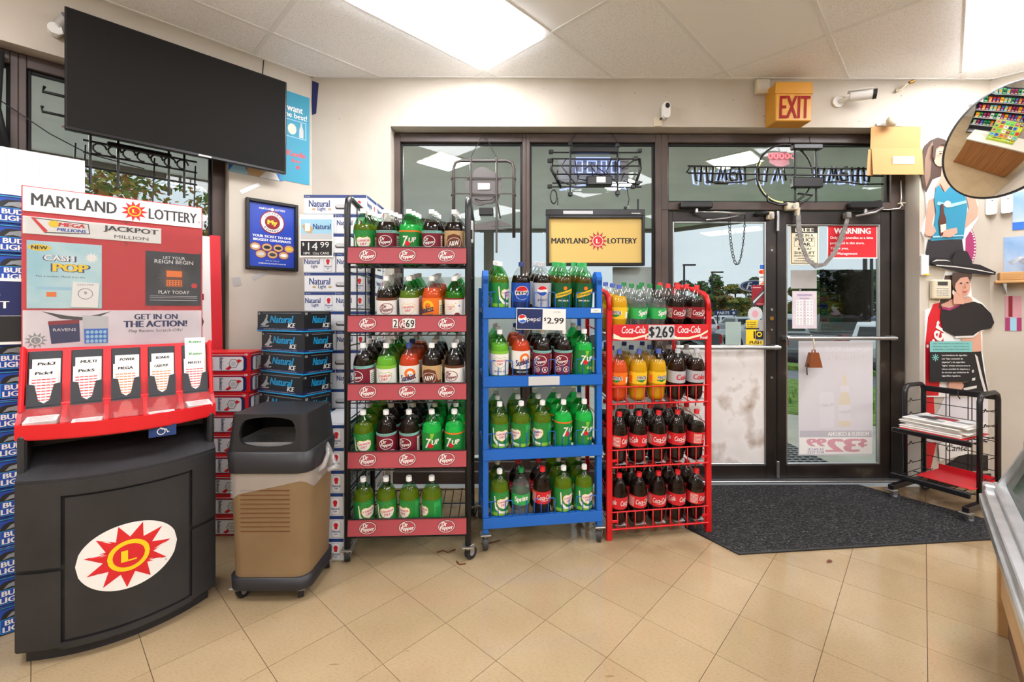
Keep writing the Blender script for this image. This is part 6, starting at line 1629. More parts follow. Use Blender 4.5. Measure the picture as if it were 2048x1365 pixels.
# first: px->local helper dims: 0.46 wide, 0.985 tall, origin lower left
W1 = [('hair', [(.10, .96), (.16, .985), (.22, .965), (.245, .90), (.25, .82), (.22, .70), (.12, .66), (.07, .56), (.05, .60), (.03, .70), (.03, .82), (.06, .92)], 'hair_brown'),
      ('hair_strand', [(.085, .90), (.12, .95), (.13, .90), (.11, .80), (.10, .68), (.07, .60), (.055, .70), (.06, .82)], 'hair_lt'),
      ('arm', [(.045, .50), (.09, .52), (.10, .44), (.075, .32), (.09, .24), (.06, .21), (.02, .25), (.03, .38)], 'skin'),
      ('neck', [(.15, .78), (.215, .78), (.22, .70), (.30, .66), (.345, .62), (.33, .52), (.10, .52), (.095, .60), (.14, .68)], 'skin'),
      ('face', ell(.178, .84, .054, .082, 20, -.12), 'skin'),
      ('arm', [(.32, .63), (.365, .62), (.395, .55), (.425, .44), (.42, .38), (.36, .32), (.27, .25), (.23, .23), (.21, .26), (.25, .29), (.33, .38), (.355, .44), (.335, .53)], 'skin'),
      ('jeans', [(.03, .0), (.30, .0), (.315, .10), (.30, .20), (.04, .20), (.02, .10)], 'jean_black'),
      ('top', [(.10, .60), (.12, .615), (.16, .56), (.20, .60), (.29, .62), (.32, .55), (.34, .45), (.325, .33), (.31, .205), (.06, .19), (.08, .28), (.10, .40), (.085, .50)], 'top_teal'),
      ('chest', [(.13, .63), (.20, .64), (.20, .60), (.165, .56)], 'skin'),
      ('beading', [(.11, .49), (.20, .47), (.33, .50), (.335, .48), (.21, .445), (.105, .465)], 'p_sky'),
      ('beading', ell(.185, .47, .026, .026, 12), 'p_cream'),
      ('beading', [(.07, .225), (.31, .235), (.31, .225), (.07, .213)], 'p_sky'),
      ('bottle', [(.125, .22), (.175, .25), (.17, .36), (.155, .40), (.15, .47), (.13, .47), (.128, .40), (.115, .34)], 'bottle_amber'),
      ('bottle_label', [(.13, .25), (.17, .265), (.168, .32), (.126, .31)], 'p_cream'),
      ('hand', [(.14, .22), (.20, .215), (.255, .25), (.25, .29), (.20, .28), (.15, .265)], 'skin'),
      ('hand', [(.0, .25), (.03, .29), (.075, .30), (.09, .26), (.06, .225), (.02, .225)], 'skin'),
      ('fringe', [(.11, .93), (.16, .955), (.21, .94), (.235, .88), (.205, .92), (.17, .925), (.13, .89), (.12, .80), (.10, .83)], 'hair_brown'),
      ('eye', ell(.162, .852, .011, .005, 8), 'ink'), ('eye', ell(.202, .846, .010, .005, 8), 'ink'), ('brow', [(.148, .868), (.178, .87), (.178, .866), (.15, .863)], 'hair_brown'), ('brow', [(.19, .868), (.216, .862), (.216, .858), (.19, .863)], 'hair_brown'),
      ('nose', [(.186, .85), (.196, .815), (.182, .814)], 'skin_dk'), ('mouth', [(.165, .795), (.188, .79), (.208, .797), (.19, .78)], 'lip')]
W1 = [(nm, [(p[0] - (.04 if nm in ('hair', 'hair_strand', 'face', 'fringe', 'eye', 'brow', 'nose', 'mouth') else 0), p[1]) for p in poly], m) for nm, poly, m in W1]
cutout('photo_cutout', 'cardboard cutout of a person in a teal top holding a bottle', 3.165, 1.695, W1,
       [(.02, -.005), (.33, -.005), (.335, .21), (.43, .36), (.43, .47), (.37, .63), (.24, .69), (.22, .93), (.13, .99), (.04, .96), (-.005, .8), (.02, .62), (.04, .4), (-.005, .26), (.02, .2)])
c = B(); c.prism(ell(.09, .14, .06, .15, 20), 'magenta', -.004, -.001); 
for k in range(18): a = -PI / 2 + PI * k / 17; c.disc(.09 + .05 * math.cos(a), .14 + .135 * math.sin(a), .008, .006, 'white', -.0045, 6)
o = c.build('round_badge', loc=(3.44, YD, 1.70)); tag(o, 'magenta oval card with a beaded white edge behind the teal cutout', 'card')
W2 = [('poster_sheet', [(.0, -.30), (.10, -.30), (.14, .10), (.13, .42), (.06, .40), (.02, .30), (.0, .1)], 'p_red'),
      ('hair', [(.15, .62), (.35, .63), (.34, .50), (.22, .46), (.17, .36), (.10, .37), (.13, .50)], 'hair_brown'),
      ('shoulder', [(.12, .40), (.17, .42), (.20, .44), (.25, .42), (.33, .40), (.34, .33), (.13, .30)], 'skin'),
      ('arm', [(.33, .46), (.27, .44), (.25, .40), (.34, .38), (.37, .40), (.35, .45)], 'skin'),
      ('belly', [(.27, .18), (.42, .20), (.43, .04), (.28, .02)], 'skin'),
      ('blouse', [(.12, .385), (.18, .37), (.26, .40), (.37, .42), (.43, .40), (.50, .33), (.525, .26), (.50, .215), (.42, .20), (.36, .16), (.22, .155), (.13, .20), (.11, .30)], 'hat_black'),
      ('blouse_trim', [(.12, .385), (.18, .368), (.26, .40), (.26, .39), (.18, .352), (.12, .365)], 'magenta'),
      ('cuff', [(.22, .155), (.36, .16), (.40, .19), (.40, .175), (.36, .145), (.22, .14)], 'embroid'),
      ('trousers', [(.25, .03), (.42, .04), (.44, -.10), (.48, -.30), (.18, -.30), (.22, -.1)], 'hat_black'),
      ('braid', [(.37, .02), (.39, .0), (.43, -.16), (.47, -.30), (.45, -.30), (.41, -.16)], 'embroid'),
      ('braid', [(.28, -.12), (.36, -.10), (.36, -.12), (.28, -.14)], 'embroid'), ('braid', [(.28, -.18), (.37, -.16), (.37, -.18), (.28, -.2)], 'embroid'), ('braid', [(.28, -.24), (.38, -.22), (.38, -.24), (.28, -.26)], 'embroid'),
      ('hand', ell(.22, -.22, .06, .045, 12), 'skin'),
      ('neck', [(.20, .50), (.28, .48), (.28, .40), (.20, .40)], 'skin'),
      ('face', ell(.268, .545, .060, .088, 20, .1), 'skin'),
      ('fringe', [(.19, .64), (.34, .64), (.335, .59), (.30, .61), (.25, .60), (.215, .56), (.20, .50), (.185, .56)], 'hair_brown'),
      ('earring', ell(.195, .49, .008, .02, 8), 'embroid'),
      ('hat_brim', [(.02, .72), (.05, .755), (.14, .755), (.26, .72), (.40, .70), (.52, .645), (.515, .625), (.42, .625), (.30, .635), (.18, .66), (.06, .685)], 'hat_black'),
      ('hat_crown', [(.18, .735), (.205, .79), (.25, .815), (.30, .80), (.335, .73), (.34, .69), (.19, .70)], 'hat_black'),
      ('hat_braid', [(.03, .722), (.06, .74), (.14, .738), (.17, .725), (.14, .73), (.07, .73)], 'embroid'),
      ('hat_braid', [(.06, .70), (.20, .69), (.36, .668), (.50, .640), (.50, .634), (.36, .66), (.20, .682), (.06, .692)], 'embroid'),
      ('eye', ell(.248, .56, .011, .005, 8), 'ink'), ('eye', ell(.296, .563, .011, .005, 8), 'ink'), ('nose', [(.274, .56), (.284, .522), (.268, .52)], 'skin_dk'), ('mouth', [(.25, .50), (.276, .497), (.30, .507), (.276, .484)], 'lip')]
cutout('photo_cutout', 'cardboard cutout of a person in a black sombrero and blouse', 3.19, 1.0, W2,
       [(-.005, -.31), (.49, -.31), (.44, .04), (.44, .19), (.53, .25), (.51, .33), (.44, .41), (.36, .46), (.345, .62), (.51, .63), (.515, .65), (.35, .71), (.30, .81), (.24, .82), (.17, .76), (.04, .76), (.01, .71), (.16, .66), (.10, .40), (0, .35)])
c = B(); c.text('iser', 0, 0, .11, 'white', -.0142 - .0, .24, .02, .3, rot=R(75)); o = c.build('poster_lettering', loc=(3.27, YD - .001, 1.15)); tag(o, 'white script letters on the red sheet beside the sombrero cutout', 'lettering')
c = B(); c.prism([(0, 0), (.06, .02), (.10, .2), (.08, .62), (.0, .62)], 'p_red', -.003, -.001); c.text('Cante', .25, .18, .05, 'ink', -.014, .16, .0, .3); c.prism([(.12, .08), (.36, .14), (.34, .24), (.2, .27), (.11, .2)], 'paper', -.0125, -.011); c.prism([(.1, -.0), (.5, .0), (.5, .12), (.3, .13)], 'hat_black', -.006, -.004); c.prism([(.0, .22), (.5, .22), (.5, .68), (.22, .68)], 'ghost_lgt', -.005, -.003)
o = c.build('wall_poster', loc=(3.18, YD, .12)); tag(o, 'red and white beer poster on the wall behind the newspaper rack', 'poster')
def d_span(c, w, h):
    y = -.0032; c.rect(-w / 2, w / 2, h * .24, h / 2, 'p_teal', y)
    for k, s in enumerate(('UNA CORTE FEDERAL HA ORDENADO A R.J.', 'REYNOLDS TOBACCO Y PHILIP MORRIS USA', 'A REALIZAR LA SIGUIENTE DECLARACION')): c.text(s, 0, h * (.44 - .07 * k), h * .035, 'ink', y - .0004, w * .86)
    for k in range(4): c.box((-w * .37, y - .0004, h * .10), (w * .17, .0006, .006), 'p_teal', ry=PI * k / 4)
    for k, s in enumerate(('Los fumadores de cigarrillos', 'con "bajo contenido de', 'alquitran" y de cigarrillos', '"lights" inhalan basicamente la', 'misma cantidad de alquitran y', 'de nicotina que inhalarian de', 'cigarrillos regulares.')): c.text(s, -w * .22, h * (.15 - .085 * k), h * .05, 'white', y - .0004, w * (.6, .5, .55, .67, .66, .64, .45)[k], .01, al='l')
sheet('statement_sign', 'black and teal Spanish statement card below the sombrero cutout', 3.19, 3.512, .812, 1.118, 'ink', d_span, y=YD - .045)
t = thing('alarm_keypad', 'beige alarm keypad under the hat brim', 'keypad', (3.295, YD - .04, 1.515))
b = B(); b.span(-.072, .072, 0, .035, -.075, .072, 'beige', .008); b.build('housing', t)
b = B(); b.box((0, -.001, .042), (.075, .002, .028), 'dkgrey'); b.build('display', t)
b = B()
for i in range(4):
    for j in range(4): b.box((-.036 + i * .024, -.002, .008 - j * .017), (.016, .005, .010), 'ltgrey', .002)
b.build('button_pad', t)
b = B()
for k in range(3): b.box((-.04 + .04 * k, 0, 0), (.02, .006, .05), 'white', .002)
b.box((0, .002, 0), (.13, .003, .09), 'beige', .001); tag(b.build('wall_switch', loc=(3.29, YD - .005, 1.385)), 'beige switch plate below the alarm keypad', 'switch')
b = B(); b.span(-.03, .03, -.02, 0, -.10, .06, 'white', .006); b.span(-.015, .03, -.024, -.02, -.098, -.088, 'p_yellow'); tag(b.build('door_chime', loc=(3.185, YD, 1.72)), 'white plastic box at the left hip of the teal cutout', 'device')
# right diagonal wall: boxes, posters, cluttered shelf
def RWL(x, y, z): return (3.701 + x * S2 + y * S2, YD - x * S2 + y * S2, z)
for x, lab in ((.005, 'white plastic wall box left of its twin under the mirror'), (.085, 'white plastic wall box right of its twin under the mirror')):
    t = thing('wall_box', lab, 'device', RWL(x, 0, 2.155), R(-45)); b = B(); b.prism(rrect(-.03, .03, -.07, .07, .015, 3), 'white', -.035, -.0); b.build('housing', t); b = B(); b.disc(.005, .035, .004, .004, 'ink', -.0355, 8); b.build('indicator', t)
def rposter(x0, x1, z0, z1, m, lab, draw):
    t = thing('wall_poster', lab, 'poster', RWL((x0 + x1) / 2, -.003, (z0 + z1) / 2), R(-45)); w, h = x1 - x0, z1 - z0
    c = B(); c.box((0, 0, 0), (w, .002, h), m); c.build('sheet', t); c = B(); draw(c, w, h); c.build('print', t)
MN('sky_print', '7fa6d0', 'b7cbe2', 4, .6)
def dp1(c, w, h): c.flat([(-w * .2, h * .4), (w * .4, h * .42), (w * .45, -h * .1), (0, -h * .35), (-w * .3, h * .0)], 'ghost_tan', -.0014); c.flat([(-w * .1, h * .1), (w * .2, h * .1), (w * .1, -h * .3)], 'skin', -.0018); c.rect(-w * .5, w * .5, -h * .5, -h * .3, 'p_lblue', -.0016)
def dp2(c, w, h): c.flat([(0, h * .3), (w * .4, h * .4), (w * .45, -h * .3), (w * .0, -h * .4)], 'hair_brown', -.0014); c.flat([(.05 * w, -h * .1), (w * .4, h * .2), (w * .4, -h * .4), (-.1 * w, -h * .45)], 'skin', -.0018)
rposter(.115, .42, 1.955, 2.24, 'sky_print', 'blue beach photo poster beside the white wall boxes', dp1)
rposter(.07, .42, 1.625, 1.905, 'sky_print', 'blue sky photo poster above the cluttered shelf', dp2)
rposter(.078, .16, 1.20, 1.46, 'ghost_red', 'narrow pink striped paper under the cluttered shelf', lambda c, w, h: (c.rect(-w * .5, -w * .2, -h * .5, -h * .12, 'magenta', -.0016), c.rect(w * .2, w * .5, -h * .5, -h * .12, 'magenta', -.0016), c.rect(-w * .2, w * .2, -h * .5, -h * .12, 'p_sky', -.0016), c.rect(-w * .3, -w * .05, -h * .1, h * .5, 'p_dred', -.0016)))
t = thing('wall_shelf', 'small shelf on the diagonal wall piled with packets', 'shelf', RWL(.22, 0, 1.575), R(-45)); b = B(); b.span(-.2, .4, -.12, 0, -.02, 0, 'cardboard', .004); b.build('board', t); b = B(); b.prism([(-.16, -.02), (-.14, -.02), (-.14, -.1)], 'steel', -.1, -.002); b.build('bracket', t)
b = B(); b.box((0, 0, .03), (.12, .09, .06), 'cardboard', .004); b.box((0, -.046, .03), (.09, .001, .03), 'kraft'); tag(b.build('packet', loc=RWL(.10, -.06, 1.577), rot=(0, 0, R(-40))), 'brown packet at the left end of the cluttered shelf', 'packet')
b = B(); b.lathe([(.035, 0), (.04, .005), (.04, .11), (.035, .115)], 'ct_blue', 18); b.lathe([(.0405, .03), (.0405, .045)], 'ltgrey', 18, caps=(False, False)); tag(b.build('tin_can', loc=RWL(.22, -.06, 1.577)), 'blue tin can on the cluttered shelf', 'can')
b = B(); 
for k in range(5): b.tube([(-.1 + .05 * k, -.02, .0), (-.06 + .05 * k, -.03, .03 + .01 * (k % 2)), (.0 + .05 * k, -.01, .05)], .018, 'bag_film', 6)
tag(b.build('plastic_bag', loc=RWL(.20, -.05, 1.70), rot=(0, 0, R(-45))), 'crumpled clear plastic bag above the cluttered shelf', 'bag')
# ---- convex mirror in the corner
mm, n_, l_, p_ = new_mat('mirror'); p_.inputs['Base Color'].default_value = (.86, .86, .85, 1); p_.inputs['Metallic'].default_value = 1; p_.inputs['Roughness'].default_value = .015
MC = Vector((3.185, 2.80, 2.43)); MNm = Vector((-.11, -.89, -.442)).normalized()
mq = MNm.to_track_quat('Z', 'Y')
CM = thing('convex_mirror', 'round convex security mirror in the upper right corner', 'mirror', tuple(MC)); CM.rotation_euler = mq.to_euler()
RM, RC = .355, 1.5
b = B(); pr = []
for k in range(17):
    r_ = RM * (1 - k / 16); pr.append((max(r_, .0005), math.sqrt(RC * RC - r_ * r_) - math.sqrt(RC * RC - RM * RM)))
b.lathe(pr, 'mirror', 64, caps=(False, False)); b.build('mirror_face', CM)
b = B(); b.lathe([(RM - .002, -.002), (RM + .008, -.004), (RM + .010, .004), (RM + .002, .008)], 'dkgrey', 64, caps=(False, False)); b.lathe([(.002, -.012), (RM * .98, -.010), (RM + .006, -.004)], 'dkgrey', 64, caps=(False, False)); b.build('rim', CM)
iv = mq.inverted(); back = iv @ (Vector((MC.x + .28, YD - .08, MC.z + .46)) - MC)
b = B(); b.tube([(0, 0, -.008), tuple(back * .5), tuple(back)], .014, 'steel', 8); b.build('bracket', CM)

# ================================================================ OUTSIDE
MN('concrete', 'b5b2ac', 'c8c5bf', 3, .7, 6); MN('asphalt', '62666c', '7b8087', 2, .35, 6, .35, .65); MN('soffit_paint', 'dfe1e1', 'ecedec', 2, .7, 4); M('fascia', '6d665f', .6)
def grass_mat():
    MN('grass', '4f7a2c', '8fae4a', 9, .9, 7, .35, .65)
grass_mat()
def quadxy(b, pts, m): b.add([(p[0], p[1], p[2]) for p in pts], [tuple(range(len(pts)))], m)
b = B(); b.plan([(-9, 3.64), (6.0, 3.64), (1.65, 8.0), (-9, 8.0)], -.25, -.03, 'concrete'); o = b.build('ground_pavement'); struct(o, 'concrete walk outside the doors')
b = B(); b.plan([(-14, -3), (-9, 8.0), (-9, 3.64), (-1.75, 3.64), (-5.8, -.4), (-5.8, -3)], -.25, -.03, 'concrete'); struct(b.build('ground_walk'), 'concrete walk outside the diagonal window')
def band(s0, s1, z0, z1, m, name, lab, x0=-30, x1=60):
    # ground strips parallel to the diagonal x + y = s
    b = B(); p = [(x0, s0 - x0, z0), (x1, s0 - x1, z0), (x1 + 0, s1 - x1, z1), (x0, s1 - x0, z1)]
    b.add([q for q in p] + [(q[0], q[1], q[2] - .3) for q in p], [(0, 1, 2, 3)] + [(i, i + 4, (i + 1) % 4 + 4, (i + 1) % 4)[::1] for i in range(4)], m)
    return struct(b.build(name), lab)
band(9.65, 15.4, -.02, -.10, 'grass', 'ground_lawn', 'green grass strip beyond the walk', 1.0, 40)
band(15.4, 23.2, -.22, -.55, 'asphalt', 'ground_drive', 'wet asphalt drive', -10, 60)
band(23.2, 26.5, -.42, -.55, 'grass', 'ground_verge', 'narrow grass verge before the car lot', -10, 60)
b = B(); b.add([(-80, 34, -.75), (-4, 30, -.75), (90, -63, -.75), (160, -60, -.9), (160, 160, -.9), (-80, 160, -.9)], [(0, 1, 2, 3, 4, 5)], 'asphalt'); b.add([(-80, 8, -.6), (-9, 8, -.3), (-4, 30, -.75), (-80, 34, -.75)], [(0, 1, 2, 3)], 'grass'); struct(b.build('ground_lot'), 'car lot asphalt')
b = B(); b.plan([(-.5, 7.6), (-7.4, .7), (-5.6, -.3), (-1.6, 3.66), (3.8, 3.66), (6.7, 3.66), (2.75, 7.6)], 2.75, 2.95, 'soffit_paint'); struct(b.build('canopy_soffit'), 'grey canopy over the walk')
b = B()
for p, q in (((-7.4, .7), (-.5, 7.6)), ((-.5, 7.6), (2.75, 7.6)), ((2.75, 7.6), (6.7, 3.66))):
    d = Vector((q[0] - p[0], q[1] - p[1])).normalized() * .06; nn = Vector((-d.y, d.x)); b.plan([(p[0] + nn.x, p[1] + nn.y), (p[0] - nn.x, p[1] - nn.y), (q[0] - nn.x, q[1] - nn.y), (q[0] + nn.x, q[1] + nn.y)], 2.70, 3.25, 'fascia')
struct(b.build('trim_4'), 'brown canopy fascia')
for x, y, lab in ((-.33, 7.35, 'brown canopy column seen through the left shop window'), (2.62, 7.3, 'brown canopy column behind the door mullion')):
    b = B(); b.span(x - .08, x + .08, y - .08, y + .08, -.05, 2.76, 'fascia', .01); b.span(x - .11, x + .11, y - .11, y + .11, -.05, .12, 'fascia', .01); tag(b.build('canopy_column'), lab, 'column')
emis('canopy_diffuser', 'fff8e6', 45.0)
for i, (x, y) in enumerate(((-.6, 4.15), (1.2, 4.85), (2.1, 4.1), (-3.9, 3.0), (-2.6, 5.2))):  # lit strongly to brighten the soffit; last two are added, out of view
    t = thing('canopy_light', 'square lamp in the canopy soffit, %s' % ('outside the left shop window', 'outside the middle shop window', 'over the doors', 'outside the diagonal window', 'near the left canopy edge')[i], 'light', (x, y, 2.75), R(45), 'canopy lights')
    c = B(); c.box((0, 0, -.004), (.36, .36, .016), 'canopy_diffuser'); c.build('diffuser', t); c = B(); frame_rect(c, -.205, .205, -.205, .205, .025, .025, .025, .025, -.01, .012, 'white'); o = c.build('light_frame', t); o.rotation_euler = (R(90), 0, 0)
b = B(); b.span(2.2, 2.9, 3.72, 4.6, -.03, -.02, 'dkgrey', .002)
for k in range(14): b.span(2.22, 2.88, 3.74 + k * .062, 3.76 + k * .062, -.02, -.008, 'grey')
for k in range(10): b.span(2.24 + k * .07, 2.25 + k * .07, 3.73, 4.58, -.02, -.01, 'grey')
tag(b.build('metal_grate'), 'grey metal foot grate outside the right door', 'grate')
b = B()
for k in range(420):
    rn_ = random.Random(k); x = rn_.uniform(2.5, 7.5); s = rn_.uniform(9.75, 12.5); y = s - x; h = rn_.uniform(.04, .10)
    b.add([(x - .02, y, -.03), (x + .02, y, -.03), (x + rn_.uniform(-.03, .03), y + .01, h)], [(0, 1, 2)], 'grass')
o = b.build('grass_blades'); tag(o, 'green grass blades of the strip beyond the walk', 'grass', kind='stuff')

# ---- vehicles
M('tyre', '17171a', .7); M('car_glass', '23282c', .08); M('tail_red', 'c31f24', .3); M('bumper', 'a8abae', .3, .6)
for nm, c in dict(paint_white='e9ebec', paint_grey='4d5257', paint_dark='2b2e32', paint_silver='aeb3b7', paint_blue='33517f', paint_red='8e1c1f').items(): M(nm, c, .25, coat=.6)
def xform(b, i0, f): b.v[i0:] = [f(*p) for p in b.v[i0:]]
VEH = {}
def vehicle(kind, paint):
    """parts for a vehicle whose length runs along +y (rear at y=0), x across, wheels on z=0"""
    key = (kind, paint)
    if key in VEH: return VEH[key]
    L, Wd = (5.7, 1.98) if kind == 'pickup' else (4.7, 1.9)
    def sideprofile(pts, x0, x1, m, inset=0.0):
        b = B(); n = len(pts)
        v = [(x0, y, z) for y, z in pts] + [(x1, y, z) for y, z in pts]
        b.add(v, [tuple(range(n)), tuple(range(2 * n - 1, n - 1, -1))] + [(i, i + n, (i + 1) % n + n, (i + 1) % n) for i in range(n)], m); return b
    out = []
    hw = Wd / 2
    if kind == 'pickup':
        body = sideprofile([(0.08, .55), (0, .95), (.03, 1.12), (1.9, 1.12), (1.95, 1.15), (4.1, 1.15), (5.4, 1.02), (5.65, .85), (5.68, .5), (5.1, .42), (4.9, .75), (4.5, .88), (4.1, .75), (3.9, .42), (1.75, .42), (1.55, .75), (1.15, .88), (.75, .75), (.55, .42), (.2, .45)], -hw, hw, paint)
        cab = [(1.95, 1.12), (2.05, 1.78), (2.35, 1.9), (3.3, 1.9), (3.75, 1.72), (4.3, 1.15)]
        bed = B(); bed.span(-hw + .12, hw - .12, .1, 1.85, 1.1, 1.125, 'ink'); out.append(('cargo_bed', bed.mesh('cargo_bed')))
    else:
        body = sideprofile([(0.1, .5), (0, .85), (.05, 1.05), (3.3, 1.05), (4.4, .95), (4.65, .75), (4.7, .45), (4.25, .38), (4.05, .7), (3.7, .8), (3.35, .7), (3.15, .38), (1.35, .38), (1.15, .7), (.8, .8), (.45, .7), (.3, .4)], -hw, hw, paint)
        cab = [(.12, 1.03), (.4, 1.55), (.75, 1.66), (2.2, 1.66), (2.7, 1.52), (3.4, 1.04)]
    out.insert(0, ('body', body.mesh('body')))
    b = B(); n = len(cab); k = .78
    zmin, zmax = cab[0][1], max(z for _, z in cab)
    def wx_(z): return hw * (1 - .18 * (z - zmin) / (zmax - zmin)) - .02
    v = [(-wx_(z), y, z) for y, z in cab] + [(wx_(z), y, z) for y, z in cab]
    b.add(v, [tuple(range(n)), tuple(range(2 * n - 1, n - 1, -1))] + [(i, i + n, (i + 1) % n + n, (i + 1) % n) for i in range(n)], paint); out.append(('cab', b.mesh('cab')))
    g = B()
    y0, y1 = cab[0][0], cab[-1][0]; zl, zh = zmin + .1, zmax - .14
    for s in (-1, 1):
        g.add([(s * (wx_(zl) + .006), y0 + .28, zl), (s * (wx_(zl) + .006), y1 - .35, zl), (s * (wx_(zh) + .006), y1 - .95, zh), (s * (wx_(zh) + .006), y0 + .45, zh)][::s], [(0, 1, 2, 3)], 'car_glass')
    a0, a1 = cab[0], cab[1]
    def onrear(t, x): return (x, a0[0] + (a1[0] - a0[0]) * t - .012, a0[1] + (a1[1] - a0[1]) * t)
    g.add([onrear(.15, -hw * .82), onrear(.15, hw * .82), onrear(.9, hw * .74), onrear(.9, -hw * .74)], [(0, 1, 2, 3)], 'car_glass')
    f0, f1 = cab[-1], cab[-2]
    def onfr(t, x): return (x, f0[0] + (f1[0] - f0[0]) * t + .012, f0[1] + (f1[1] - f0[1]) * t + .01)
    g.add([onfr(.1, hw * .85), onfr(.1, -hw * .85), onfr(.95, -hw * .76), onfr(.95, hw * .76)], [(0, 1, 2, 3)], 'car_glass')
    out.append(('windows', g.mesh('windows')))
    for s in (-1, 1):
        t = B(); t.span(s * hw - .13 * s, s * hw + .012 * s, -.02, .1, .72 if kind == 'pickup' else .78, 1.1 if kind == 'pickup' else 1.02, 'tail_red', .01); out.append(('tail_light', t.mesh('tail_light')))
    t = B(); t.span(-hw + .02, hw - .02, -.08, .1, .42, .6, 'bumper', .02); t.span(-.2, .2, -.085, 0, .62, .74, 'paper', .005); out.append(('bumper', t.mesh('bumper')))
    wy = (1.15, 4.5) if kind == 'pickup' else (.8, 3.7)
    for y in wy:
        for s in (-1, 1):
            w = B(); w.cyl((s * (hw - .24), y, .38), (s * (hw + .01), y, .38), .38, 'tyre', 20); w.cyl((s * (hw - .2), y, .38), (s * (hw + .018), y, .38), .24, 'silver', 12)
            for q in range(5): a = 2 * PI * q / 5; w.box((s * (hw + .02), y + .12 * math.cos(a), .38 + .12 * math.sin(a)), (.01, .05, .2), 'dkgrey', rx=a - PI / 2)
            out.append(('wheel', w.mesh('wheel')))
    VEH[key] = out
    return out
def park(kind, paint, x, y, z, rz, lab, group=None):
    t = thing('pickup_truck' if kind == 'pickup' else 'parked_car', lab, 'truck' if kind == 'pickup' else 'car', (x, y, z), rz, group)
    for nm, me in vehicle(kind, paint):
        o = bpy.data.objects.new(nm, me); COL.objects.link(o); o.parent = t
    return t
G = -.75
park('pickup', 'paint_silver', 11.95, 17.4, G, R(-6), 'pale silver pickup tailgate seen through the right door')
park('pickup', 'paint_grey', 14.6, 17.8, G, R(-8), 'dark grey pickup tailgate at the right of the door glass')
park('suv', 'paint_white', 11.4, 13.2, G + .1, R(-40), 'white car cut off by the right door frame')
park('pickup', 'paint_grey', 9.2, 19.5, G, R(75), 'dark grey pickup seen side-on through the left door')
park('suv', 'paint_white', 16.5, 24.5, G, R(60), 'white sloping-nosed car behind the two pickups')
park('pickup', 'paint_white', 20.5, 27.5, G, R(80), 'white pickup parked far behind the dark film')
rn = random.Random(12)
cols = ['paint_white', 'paint_white', 'paint_silver', 'paint_white', 'paint_dark', 'paint_blue', 'paint_white']
PLACE = ['left end', 'second from left', 'third from left', 'fourth from left', 'fifth from left', 'sixth from left', 'seventh from left', 'eighth from left', 'ninth from left', 'tenth from left', 'eleventh from left', 'right end']
for k in range(11):
    park('suv', cols[k % 7], 11.5 + k * 2.9, 33 - k * .7, G, R(-5), 'distant %s car in the near lot row, %s' % (cols[k % 7][6:], PLACE[k]), 'cars in the near row of the lot')
for k in range(12):
    park('suv', cols[(k * 3) % 7], 16 + k * 3.2, 46 - k * .7, G - .05, R(-5), 'distant %s car in the far lot row, %s' % (cols[(k * 3) % 7][6:], PLACE[k]), 'cars in the far row of the lot')
# ---- lamp posts and signs
M('post_dark', '2a2b2d', .5)
def lamp_post(x, y, zt, lab, arm=1.5, r=.09, dirx=1):
    t = thing('lamp_post', lab, 'lamp post', (x, y, G))
    b = B(); b.cyl((0, 0, 0), (0, 0, zt - G), r, 'post_dark', 10, r * .7); b.cyl((0, 0, 0), (0, 0, .5), r * 2, 'concrete', 10); b.build('pole', t)
    b = B(); b.box((dirx * arm * .45, 0, zt - G + .1), (arm * 1.1, .5, .22), 'post_dark', .05); b.build('lamp_head', t)
lamp_post(26.2, 66, 8.1, 'tall lamp post left of the chain in the door glass', 1.7, .2)
lamp_post(35.5, 77, 8.0, 'tall lamp post in the middle of the left door glass', 1.9, .22)
lamp_post(46, 97, 8.6, 'thin distant lamp post right of the middle one', 1, .2)
for i, (px_, Z_) in enumerate(((1730, 26), (1743, 34), (1755, 38))):
    X_ = (px_ - 1024) / 886 * Z_ + .0073 * Z_; lamp_post(X_, Z_ - .0073 * X_, 9, '%s of the three dark poles at the right of the door glass' % ('leftmost', 'middle one', 'rightmost')[i], 1, .13)
t = thing('dealer_sign', 'blue oval car dealer sign on a pole', 'sign', (22.3, 40, G))
b = B(); b.cyl((0, 0, 0), (0, 0, 3.8), .12, 'post_dark', 10); b.build('pole', t)
b = B(); b.T = Matrix.Translation((0, 0, 4.35)); b.prism(ell(0, 0, 1.42, .54, 36), 'white', -.15, .15); b.prism(ell(0, 0, 1.36, .49, 36), 'p_navy', -.17, -.15); b.build('oval_board', t)
b = B(); b.disc(0, 4.35, 1.28, .43, 'white', -.172, 36, None, 0, .97); b.text('Ford', 0, 4.35, .62, 'white', -.178, 1.7, .02, .35); b.build('lettering', t)
t = thing('direction_sign', 'navy parts direction sign low over the car lot', 'sign', (18.2, 37, G))
b = B(); b.span(-.95, .95, -.06, .06, 1.7, 2.15, 'p_navy', .01); b.build('board', t)
b = B(); b.text('PARTS', -.25, 1.92, .24, 'white', -.065, 1.0, .02); b.sun(.62, 1.92, .15, 'white', -.065, 6, .5); b.build('lettering', t)
b = B()
for x in (-.7, .7): b.cyl((x, 0, 0), (x, 0, 1.75), .05, 'post_dark', 8)
b.build('leg', t)
